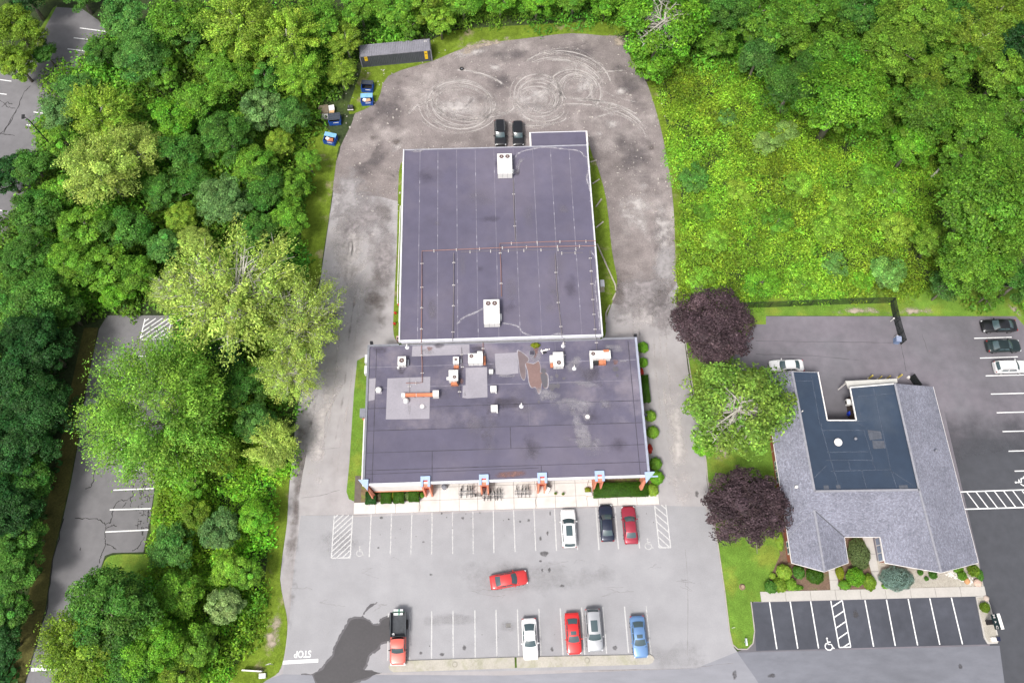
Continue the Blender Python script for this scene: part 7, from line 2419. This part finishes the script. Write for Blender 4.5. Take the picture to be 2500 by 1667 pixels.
m_pvc = M('weathered_pvc', (0.42, 0.38, 0.33), 0.8, layers=((1, 5, 0.2),))
for lab, pts in (('uppermost short drain pipe right of the rear building', [(1600, 317), (1640, 304)]), ('second short drain pipe right of the rear building', [(1612, 460), (1657, 430)]), ('third short drain pipe right of the rear building', [(1634, 612), (1672, 560)]), ('fourth short drain pipe right of the rear building', [(1634, 750), (1683, 710)]),
                 ('long bent drain pipe in the grass right of the rear building', [(1642, 855), (1700, 985), (1764, 1128), (1766, 1162)]), ('short leaning drain pipe below the long bent one', [(1765, 1180), (1745, 1226)]), ('lowest drain pipe near the corner of the two buildings', [(1727, 1258), (1701, 1312), (1701, 1372)])):
    logs(lab, [z2(*p) for p in pts], 0.11, m_pvc)
logs('thin white pipe at the left wall of the rear building', [z2(345, 600), z2(328, 1130), z2(326, 1250)], 0.06, m_white, group=None)
small('utility_box', 'beige utility box at the right wall of the rear building', 'utility box', 1469.5, 696, 0.03, 2, [('cabinet', (0, 0, 0.75), (0.55, 1.1, 1.5), m_wall), ('lid', (0, 0, 1.53), (0.62, 1.18, 0.06), m_trim), ('pad', (0, 0, 0.04), (0.9, 1.5, 0.08), m_conc2)], 0.9)
for (x, y, lab) in ((974, 744, 'upper'), (965, 764, 'middle'), (963, 790, 'lower')):
    t = thing('red_standpipe', '%s red standpipe at the left wall of the rear building' % lab, 'standpipe', group='red standpipes')
    m_r = M('hydrant_red', (0.55, 0.04, 0.03), 0.5)
    MB().lathe((0, 0, 0), [(0.13, 0), (0.11, 0.5), (0.15, 0.52), (0.15, 0.6), (0.05, 0.72)], 12).build('body', m_r, t)
    MB().bar((-0.22, 0, 0.42), (0.22, 0, 0.42), 0.12).build('outlet', m_r, t)
    q = P(x, y, 0.4)
    place(t, (q.x, q.y, 0.03))
small('gas_meter', 'pinkish meter box at the left corner between the buildings', 'meter', 972, 828, 0.03, 2, [('body', (0, 0, 0.6), (0.4, 0.6, 1.1), M('pink_meter', (0.55, 0.36, 0.36), 0.7)), ('dial', (0, -0.1, 1.18), (0.25, 0.25, 0.08), m_plast)], 0.6)

# ================================================================== FENCE, GATE AND BITS BY THE BRICK BUILDING
m_fence = M('black_fence', (0.018, 0.022, 0.022), 0.5, layers=())


def chain_panel(a, b, h, par, sp=0.18, wd=0.014):
    """diagonal wires between two posts"""
    mb = MB()
    Lp = (b - a).length
    d = (b - a) / Lp
    up = Vector((0, 0, 1))
    z0 = 0.08
    hh = h - 0.1
    for sgn in (1, -1):
        s = -hh
        while s < Lp:
            u0, u1 = s, s + hh
            t0, t1 = 0.0, 1.0
            if u0 < 0:
                t0 = -u0 / hh
            if u1 > Lp:
                t1 = (Lp - u0) / hh
            if t1 > t0:
                za, zb = (t0, t1) if sgn > 0 else (1 - t0, 1 - t1)
                mb.bar(a + d * (u0 + hh * t0) + up * (z0 + hh * za), a + d * (u0 + hh * t1) + up * (z0 + hh * zb), wd, wd)
            s += sp
    return mb.build('mesh_panel', m_fence, par)


fn = thing('chain_link_fence', 'black chain link fence along the bright thicket', 'fence')
zf = lambda x, y: (1740 + x / 4.704, 700 + y / 4.704)
fp = [P(*zf(*q)) for q in ((230, 248), (450, 240), (648, 236), (880, 226), (1115, 216), (1345, 207), (1575, 198), (1805, 192), (2035, 186))]
FH = 1.85
for i, p_ in enumerate(fp):
    MB().tube([p_, p_ + Vector((0, 0, FH + 0.05))], 0.045, 8).build('post', m_fence, fn)
    if i:
        MB().bar(fp[i - 1] + Vector((0, 0, FH)), p_ + Vector((0, 0, FH)), 0.05).build('top_rail', m_fence, fn)
        MB().bar(fp[i - 1] + Vector((0, 0, 0.08)), p_ + Vector((0, 0, 0.08)), 0.03).build('bottom_rail', m_fence, fn)
        chain_panel(fp[i - 1], p_, FH, fn)
gt = thing('sliding_gate', 'black sliding gate standing out into the side lot', 'gate')
gp = [P(*zf(*q)) for q in ((2038, 194), (2068, 335), (2092, 430), (2128, 560), (2160, 662))]
for i, p_ in enumerate(gp):
    MB().tube([p_, p_ + Vector((0, 0, FH + 0.05))], 0.05, 8).build('post', m_fence, gt)
    if i:
        for zz in (0.1, FH * 0.5, FH):
            MB().bar(gp[i - 1] + Vector((0, 0, zz)), p_ + Vector((0, 0, zz)), 0.06).build('rail', m_fence, gt)
        chain_panel(gp[i - 1], p_, FH, gt, 0.14, 0.02)
        MB().bar(gp[i - 1] + Vector((0, 0, 0.1)), p_ + Vector((0, 0, FH)), 0.05).build('brace', m_fence, gt)
small('gate_motor', 'blue grey motor box at the end of the sliding gate', 'motor box', 2191, 830, 0.012, -8, [('cabinet', (0, 0, 0.55), (0.7, 0.8, 1.1), M('motor_blue', (0.16, 0.22, 0.36), 0.5)), ('lid', (0, 0, 1.13), (0.76, 0.86, 0.07), M('motor_lid', (0.26, 0.30, 0.42), 0.5)), ('plate', (-0.1, 0.5, 0.5), (0.3, 0.2, 0.9), m_white)], 0.6)
small('gate_reader', 'small white card reader beside the gate', 'card reader', 2178, 781, 0.012, 0, [('post', (0, 0, 0.5), (0.08, 0.08, 1.0), m_white), ('head', (0, 0, 1.05), (0.2, 0.16, 0.24), m_white)], 0.5)
sf = thing('short_fence', 'short black fence panel beside the yellow bollards', 'fence')
a, b = P(2219, 923), P(2236, 948)
for p_ in (a, b):
    MB().tube([p_, p_ + Vector((0, 0, 1.85))], 0.05, 8).build('post', m_fence, sf)
for zz in (0.1, 0.95, 1.8):
    MB().bar(a + Vector((0, 0, zz)), b + Vector((0, 0, zz)), 0.05).build('rail', m_fence, sf)
chain_panel(a, b, 1.8, sf, 0.12, 0.03)
t = thing('white_footing', 'small white concrete footing at the short black fence', 'footing')
q = P(2217, 922)
MB().lathe((q.x, q.y, 0.012), [(0.22, 0), (0.2, 0.3), (0.12, 0.36)], 12).build('block', m_white, t)
m_ybol = M('bollard_yellow', (0.66, 0.52, 0.10), 0.6, layers=((2, 4, 0.15),))
for k, (x, y) in enumerate(((2121, 924), (2143.5, 926), (2164, 925), (2192, 922))):
    t = thing('bollard', '%s yellow bollard from the left behind the brick building' % ORD[k], 'bollard', group='yellow bollards')
    MB().tube([(0, 0, 0), (0, 0, 1.3)], 0.11 if k in (0, 3) else 0.075, 10).build('post', m_ybol, t)
    MB().lathe((0, 0, 1.3), [(0.11 if k in (0, 3) else 0.075, 0), (0.08 if k in (0, 3) else .055, 0.06), (0.02, 0.09)], 10).build('cap', m_ybol, t)
    MB().lathe((0, 0, 0), [(0.22, 0), (0.2, 0.05)], 12).build('footing', m_path, t)
    q = P(x, y)
    place(t, (q.x, q.y, 0.012))
t = thing('blue_drum', 'blue plastic drum in the corner of the courtyard', 'drum')
MB().lathe((0, 0, 0), [(0.30, 0), (0.33, 0.1), (0.33, 0.35), (0.35, 0.38), (0.33, 0.41), (0.33, 0.75), (0.30, 0.88), (0.26, 0.9)], 18).build('body', M('drum_blue', (0.015, 0.05, 0.50), 0.4, layers=()), t, smooth=True)
MB().disc((0.1, 0.1, 0.93), 0.06, 8, 0.9).build('bung', m_white, t)
q = P(2075, 1009, 0.5)
place(t, (q.x, q.y, 0.012))
small('wall_unit', 'small white air unit on the courtyard wall', 'air unit', 2070.5, 982, 2.6, 0, [('cabinet', (0, 0, 0.3), (0.55, 0.8, 0.6), m_unit), ('grille', (-0.29, 0, 0.3), (0.03, 0.5, 0.4), m_plast), ('bracket', (0.4, 0, 0.0), (0.5, 0.6, 0.06), m_galv)], 0.3)

# sign on the pebble island
sg_ = thing('roadside_sign', 'dark green sign board with white letters on the pebble island', 'sign')
m_sgn = M('sign_green', (0.012, 0.035, 0.038), 0.5, layers=())
c0, c1 = P(2417.7, 1499, 1.75), P(2429, 1536, 1.75)
mid = (c0 + c1) / 2
d = (c1 - c0)
Ls = d.length
ang = math.atan2(d.y, d.x)
place(sg_, (mid.x + 0.2, mid.y, 0.15), ang)
MB().box((0, 0, 0.8), (0.6, 0.40, 1.6)).build('pedestal', M('sign_black', (0.015, 0.014, 0.018), 0.5, layers=()), sg_)
MB().box((0, 0, 2.25), (Ls, 0.34, 1.4)).build('board', m_sgn, sg_)
MB().box((0, 0, 2.98), (Ls + 0.04, 0.38, 0.06)).build('cap', m_white, sg_)
for i, (ch, off, sz) in enumerate((('M', -0.66, 0.62), ('&', 0.0, 0.42), ('C', 0.64, 0.62))):
    for face in (-1, 1):
        rot = Matrix.Rotation(math.pi if face > 0 else 0, 4, 'Z') @ Matrix.Rotation(R(90), 4, 'X')
        text_mesh('letter', ch, sz, (off * (-face), face * 0.176, 2.2), 0, m_white, sg_, thick=0.01, rot=rot, offset=0.012)
small('ground_lamp', 'small white ground lamp at the tip of the pebble island', 'lamp', 2427, 1560, 0.155, 0, [('base', (0, 0, 0.1), (0.8, 0.5, 0.2), m_white), ('lamp_head', (0.45, 0.05, 0.25), (0.4, 0.5, 0.3), M('lamp_navy', (0.02, 0.025, 0.06), 0.4))], 0.1)
small('lawn_sign', 'small white sign on the tip of the lawn', 'sign', 1819, 1566, 0.02, 90, [('post', (0, 0, 0.4), (0.06, 0.06, 0.8), m_white), ('panel', (0, 0, 0.75), (0.7, 0.08, 0.5), M('sign_pale_blue', (0.55, 0.64, 0.72), 0.5)), ('board', (0, -0.22, 0.1), (0.9, 0.25, 0.12), m_white)], 0.3)
small('lawn_marker', 'tiny white marker stake near the lawn kerb', 'marker', 1788, 1532, 0.02, 10, [('stake', (0, 0, 0.25), (0.06, 0.06, 0.5), m_white), ('flag', (0.15, 0, 0.45), (0.3, 0.03, 0.14), m_white)], 0.2)
t = thing('tree_stump', 'low brown tree stump in the lawn', 'stump')
q = P(1812, 1432)
MB().lathe((q.x, q.y, 0.02), [(0.42, 0), (0.30, 0.12), (0.27, 0.3), (0.2, 0.32)], 14).build('stump_wood', M('stump_wood', (0.22, 0.15, 0.10), 0.9, layers=((4, 5, .3),)), t)
MB().disc((q.x, q.y, 0.35), 0.2, 12, 0.33).build('cut_face', M('cut_wood', (0.36, 0.26, 0.18), 0.9), t)
# boulders
def boulder(label, px, py, r, col, sq=0.6, seed=0):
    t = thing('boulder', label, 'boulder', group='boulders in the pebble bed')
    bm = bmesh.new()
    bmesh.ops.create_icosphere(bm, subdivisions=2, radius=r)
    rr3 = random.Random(seed)
    for v in bm.verts:
        k = 1 + 0.18 * math.sin(v.co.x * 5 / r + seed) * math.cos(v.co.y * 4 / r + seed * 2) + rr3.uniform(-.06, .06)
        v.co *= k
        v.co.z = v.co.z * sq + r * sq * 0.6
        if v.co.z < 0:
            v.co.z = 0
    me = bpy.data.meshes.new('rock')
    bm.to_mesh(me)
    bm.free()
    me.shade_smooth()
    me.materials.append(M('rock_%d' % seed, col, 0.9, layers=((3, 5, 0.2),)))
    o = bpy.data.objects.new('rock', me)
    COL.objects.link(o)
    o.parent = t
    q = P(px, py, 0.2)
    place(t, (q.x, q.y, 0.05), seed)


boulder('orange boulder in the pebble bed', 2361, 1418, 0.42, (0.50, 0.27, 0.13), seed=1)
boulder('pink boulder at the corner of the pebble bed', 2385.5, 1422, 0.55, (0.52, 0.38, 0.31), seed=2)
boulder('pale pink boulder on the sign island', 2409, 1460, 0.38, (0.46, 0.38, 0.33), 0.4, seed=3)
pb = MB()
rp_ = random.Random(2)
for k in range(260):
    tt = rp_.random()
    q = P(*z6(1790 + 190 * tt + rp_.uniform(-18, 18), 722 + 70 * tt + rp_.uniform(-22, 22)))
    s = rp_.uniform(0.05, 0.13)
    pb.box((q.x, q.y, 0.05 + s * 0.4), (s * 1.6, s * 1.3, s), rp_.random() * 3, 0.6)
o = pb.build('white_stones', M('white_stone', (0.66, 0.65, 0.62), 0.9), None)
o['kind'] = 'stuff'
o['label'] = 'band of white stones across the pebble bed'
o['category'] = 'pebbles'

# ================================================================== LEFT: lamp, stop sign, boards
lp = thing('lamp_post', 'black street lamp beside the top left lot', 'street lamp')
q = P(70, 293, 8.0)
MB().tube([(q.x, q.y, 0), (q.x, q.y, 8.0)], [0.12, 0.08], 8).build('pole', m_plast, lp)
h = P(56, 283, 8.2)
MB().tube([(q.x, q.y, 7.9), (q.x + (h.x - q.x) * 0.6, q.y + (h.y - q.y) * 0.6, 8.15), (h.x, h.y, 8.2)], 0.07, 6).build('arm', m_plast, lp)
MB().box((h.x, h.y - 0.1, 8.17), (0.45, 0.8, 0.16), 0.2, 0.8).build('lamp_head', m_plast, lp)
MB().box((q.x, q.y, 0.2), (0.5, 0.5, 0.4)).build('base', m_conc2, lp)
ss = thing('stop_sign', 'red and white stop sign on the verge by the lot exit', 'sign')
MB().tube([(0, 0, 0), (0, 0, 2.1)], 0.04, 6).build('post', m_galv, ss)
oc = [(0.38 * math.cos(R(22.5 + 45 * k)), 0.38 * math.sin(R(22.5 + 45 * k))) for k in range(8)]
oc2 = [(x * 0.9, y * 0.9) for x, y in oc]
MB().add([(x, 0.03, 2.0 + y) for x, y in oc] + [(x, 0.05, 2.0 + y) for x, y in oc], [tuple(range(8)), tuple(range(15, 7, -1))] + [(k, (k + 1) % 8, 8 + (k + 1) % 8, 8 + k) for k in range(8)]).build('plate', m_white, ss)
pl = MB().add([(x, 0.055, 2.0 + y) for x, y in oc2], [tuple(range(7, -1, -1))]).build('face', M('stop_red', (0.5, 0.02, 0.02), 0.5), ss)
text_mesh('lettering', 'STOP', 0.26, (0, 0.06, 2.0), 0, m_white, ss, thick=0.002, rot=Matrix.Rotation(math.pi, 4, 'Z') @ Matrix.Rotation(R(90), 4, 'X'))
q = P(664, 1621, 0.5)
place(ss, (q.x, q.y, 0.03), R(20))
t = thing('roadside_board', 'long white sign board low on the bottom verge', 'sign')
a, b = P(592, 1635, 0.5), P(640, 1638, 0.5)
MB().bar(a, b, 0.16, 0.7).build('panel', m_white, t)
for k in (0.1, 0.9):
    p_ = a.lerp(b, k)
    MB().box((p_.x, p_.y, 0.1), (0.08, 0.08, 0.2)).build('post', m_white, t)
small('white_kerb_box', 'small white utility lid at the bottom verge', 'utility box', 641, 1649, 0.03, 4, [('box', (0, 0, 0.14), (0.8, 0.55, 0.28), m_white), ('lid', (0, 0, 0.3), (0.86, 0.6, 0.05), m_unit)], 0.15)
t = thing('fallen_trunk', 'pale grey fallen trunk at the left of the big maple', 'log')
q0, q1 = P(2275, 432, 1.2), P(2296, 408, 3.2)
MB().tube([q0, q0.lerp(q1, .5) + Vector((0.1, 0, .1)), q1], [0.22, 0.18, 0.10], 8).build('bole', m_pale_bark, t)
MB().tube([q0.lerp(q1, .3), q0.lerp(q1, .4) + Vector((0.6, 0.3, .6))], [0.08, 0.03], 6).build('limb', m_pale_bark, t)

# ================================================================== SHRUBS AND HEDGES
def leaf_block(name, label, cat, shape, n, col, size, seed, loc, rz=0.0, dims=None, group=None, aspect=0.6, spiky=False):
    """a clipped or rounded shrub: leaves over a box or dome, dark twigs within"""
    r = np.random.default_rng(seed)
    w_, d_, h_ = dims
    v = r.normal(size=(n, 3))
    if shape == 'box':
        # rounded box surface
        v = np.sign(v) * np.abs(v) ** 0.33
        v /= np.maximum(np.max(np.abs(v), axis=1, keepdims=True), 1e-6)
        v[:, 2] = np.abs(v[:, 2]) * 2 - 1
        top = r.random(n) < 0.6
        v[top, 2] = 1
        v[top, 0] = r.uniform(-1, 1, top.sum())
        v[top, 1] = r.uniform(-1, 1, top.sum())
        e = np.maximum(np.abs(v[:, 0]), np.abs(v[:, 1]))
        v[:, 2] -= np.where(top, 0.10 * e ** 4, 0)
        C = v * np.array([w_ / 2, d_ / 2, h_ / 2]) + np.array([0, 0, h_ / 2])
    else:
        v /= np.linalg.norm(v, axis=1, keepdims=True)
        v[:, 2] = np.where(v[:, 2] < -0.3, -v[:, 2], v[:, 2])
        lump = 1 + 0.10 * np.sin(v[:, :1] * 7 + seed) * np.cos(v[:, 1:2] * 6) + 0.06 * np.sin(v[:, 2:3] * 9)
        C = v * lump * np.array([w_ / 2, d_ / 2, h_ * 0.55]) + np.array([0, 0, h_ * 0.5])
    C = C + r.normal(size=(n, 3)) * size * 0.35
    C[:, 2] = np.maximum(C[:, 2], 0.03)
    N = v * 0.8 + np.array([0, 0, 0.35]) + r.normal(size=(n, 3)) * (0.35 if not spiky else 0.8)
    U = v + r.normal(size=(n, 3)) * 0.4 if spiky else None
    B = r.uniform(0.70, 1.35, n) * (1 + 0.12 * np.sin(C[:, 0] * 3 + seed) * np.cos(C[:, 1] * 3))
    me = leaf_mesh('foliage', C, N, size * r.uniform(0.7, 1.3, n), B, 0.5 + r.normal(0, 0.012, n), aspect, U, r)
    t = thing(name, label, cat, (0, 0, 0), group)
    o = bpy.data.objects.new('foliage', me)
    COL.objects.link(o)
    o.parent = t
    col = GREENS[col] if isinstance(col, str) else col
    o.color = (*col, 1)
    mb = MB()
    if shape == 'box':
        mb.box((0, 0, h_ * 0.45), (w_ * 0.9, d_ * 0.9, h_ * 0.85), 0, 0.95)
    else:
        mb.lathe((0, 0, 0), [(w_ * 0.2, 0), (w_ * 0.40, h_ * 0.4), (w_ * 0.34, h_ * 0.75), (w_ * 0.1, h_ * 0.95)], 10)
        if abs(d_ - w_) > 0.05:
            mb.v = [(x, y * d_ / w_, z_) for x, y, z_ in mb.v]
    mb.build('twigs', M('inner_twigs', (0.030, 0.040, 0.012), 0.95, layers=((5, 4, 0.4),)), t)
    place(t, loc, rz)
    return t


SH = [0]


def bush(label, px, py, rpx, col, h_=None, shape='dome', dims=None, group=None, z0=0.05, size=0.10, cat='shrub', spiky=False, aspect=0.6, name='garden_shrub', rz=0.0, dens=1.0):
    SH[0] += 1
    w_ = rpx * 2 / 18.3
    dd = dims or (w_, w_, h_ or w_ * 0.75)
    q = P(px, py, z0 + dd[2] * 0.55)
    n = int(min(9000, (dd[0] * dd[1] + dd[0] * dd[2] + dd[1] * dd[2]) / (size * size) * 2.4 * dens)) + 120
    return leaf_block(name, label, cat, shape, n, col, size, SH[0] * 13, (q.x, q.y, z0), rz, dd, group, aspect, spiky)


GH, GE, GG = 'clipped shrubs at the left shop front', 'shrubs along the right wall of the front building', 'garden shrubs of the brick building'
for k, (x, y, c) in enumerate(((906, 1216, 'deep'), (943.5, 1214, 'hedge'), (974, 1213.5, 'hedge'), (1011, 1210, 'hedge'))):
    bush('%s clipped green shrub from the left at the shop front' % ORD[k], x, y, 12, c, shape='box', dims=(1.35, 1.6, 1.1), group=GH, z0=0.11, size=0.07, rz=BA)
bush('narrow yellow shrub between the clipped shop front shrubs', 959.5, 1208, 5, 'yellow', dims=(0.55, 1.1, 0.7), z0=0.11, size=0.07)
bush('thin brownish plant right of the first clipped shrub', 926.5, 1210, 6, (0.16, 0.13, 0.07), dims=(0.7, 1.0, 0.5), z0=0.11, size=0.07, dens=0.4)
bush('thin pale plant left of the last clipped shrub', 992, 1209, 7, 'silver', dims=(0.8, 1.1, 0.5), z0=0.11, size=0.07, dens=0.4)
bush('small leafy plant beside the leftmost inner pillar', 1030, 1208, 5, 'mid', dims=(0.6, 0.8, 0.6), z0=0.11, size=0.07, dens=0.5)
bush('long clipped hedge at the right shop front', 1514.5, 1196, 60, 'hedge', shape='box', dims=(7.3, 1.9, 1.15), z0=0.11, size=0.075, cat='hedge', rz=BA, name='hedge')
bush('yellowish shrub at the right end of the long hedge', 1594, 1196, 13, 'lime', dims=(1.4, 1.6, 0.9), z0=0.11, size=0.08)
bush('small yellow plant at the left end of the long hedge', 1435, 1196, 7, 'yellow', dims=(0.8, 0.7, 0.6), z0=0.11, size=0.07)
for lab, x, y, r_, c in (('uppermost round shrub at the right wall of the front building', 1569, 848, 14, 'bright'), ('second round shrub at the right wall of the front building', 1569, 885, 12, 'bright'), ('third round shrub at the right wall below the dark hedge', 1587, 1015, 14, 'fresh'), ('fourth round shrub at the right wall of the front building', 1593, 1055, 15, 'fresh'), ('fifth shrub beside the right corner pillar', 1600, 1132, 15, 'mid'), ('lowest shrub around the right corner pillar', 1603, 1165, 17, 'bright')):
    bush(lab, x, y, r_, c, h_=1.35, group=GE, z0=0.02, size=0.085)
bush('narrow dark hedge along the right wall of the front building', 1575.5, 950, 9, 'hedge', shape='box', dims=(0.95, 3.9, 1.1), z0=0.02, size=0.075, cat='hedge', rz=BA, name='hedge')
for lab, x, y in (('upper red flower clump at the right wall', 1566, 909), ('lower red flower clump at the right wall', 1587, 1095)):
    bush(lab, x, y, 6, (0.50, 0.05, 0.03), dims=(0.6, 1.3, 0.4), z0=0.02, size=0.06, cat='flowers', group='red flower clumps', name='flower_clump')
bush('weeds with yellow leaves at the foot of the rear building wall', *z1(1345, 185), 12, 'yellow', dims=(1.2, 0.7, 0.5), z0=FZ, size=0.10, cat='weeds', dens=0.5, name='roof_weeds')
for lab, x, y, r_, c, dd, sp, asp in (
        ('round variegated shrub left of the brick gable', 1915, 1396, 17, 'lime', None, False, .6), ('tiny lime shrub left of the variegated one', 1887, 1406, 7, 'lime', None, False, .6), ('dark clipped shrub at the walk corner', 1883, 1432, 15, 'dark', (1.6, 1.5, 1.1), False, .6),
        ('olive clipped shrub beside the dark corner shrub', 1904, 1427, 16, 'olive', (1.7, 1.8, 1.1), False, .6), ('bright shrub between the olive shrub and the gable', 1930.5, 1426, 13, 'fresh', None, False, .6), ('dark green shrub below the brick gable corner', 1950, 1396, 13, 'dark', (1.4, 1.6, 1.0), False, .6),
        ('large clipped green shrub at the ridge end', 1989, 1404, 19, 'hedge', (2.1, 2.0, 1.3), False, .6), ('low green plant at the walk left of the first path', 1945, 1434, 10, 'mid', (1.6, 0.6, 0.4), False, .6), ('lime and orange plant beside the first path', 2050, 1397, 11, 'yellow', (1.0, 1.7, 0.8), False, .6),
        ('bright bushy shrub between the two paths', 2088, 1408, 20, 'bright', None, True, .4), ('olive clipped shrub beside the second path', 2122, 1421, 14, 'olive', (1.6, 2.0, 1.2), False, .6), ('low green shrub below the bright bushy one', 2063, 1427, 13, 'mid', (1.5, 1.1, 0.7), False, .6),
        ('broad pale ground cover shrub in the entrance court', 2097, 1352, 28, (0.145, 0.20, 0.075), (2.7, 4.0, 1.0), True, .4), ('blue spruce mound beside the second path', 2190, 1412, 40, 'spruce', (4.2, 2.9, 1.4), True, .30),
        ('tiny dark tuft left in the pebble bed', 2247, 1397, 6, 'dark', None, True, .4), ('tiny low tuft in the pebble bed', 2262, 1412, 4.5, 'dark', None, True, .4), ('small green tuft in the pebble bed', 2278, 1403, 9, 'dark', None, True, .4),
        ('green tuft near the orange boulder', 2349, 1405, 10, 'mid', None, True, .4), ('low green plant under the right gable end', 2340, 1390, 9, 'mid', (1.3, .8, .4), False, .6), ('olive grass clump at the corner of the pebble bed', 2377, 1393, 13, 'olive', None, True, .35),
        ('dark plant at the far right corner of the bed', 2392, 1403, 9, 'dark', (0.8, 1.4, 0.7), False, .6), ('olive round shrub on the sign island', 2404, 1482, 11, 'olive', None, True, .35), ('lime shrub at the brick wall below the purple maple', 1903, 1318, 10, 'lime', (0.9, 2.6, 0.9), False, .6),
        ('green plant at the foot of the brick wall', 1897, 1285, 9, 'mid', (0.9, 1.6, 0.6), False, .6), ('small plant left of the blue spruce foot', 2163, 1430, 8, 'bright', (1.0, .6, .4), False, .6)):
    bush(lab, x, y, r_, c, dims=dd, group=GG, spiky=sp, aspect=asp, size=0.10 if r_ > 12 else 0.07)
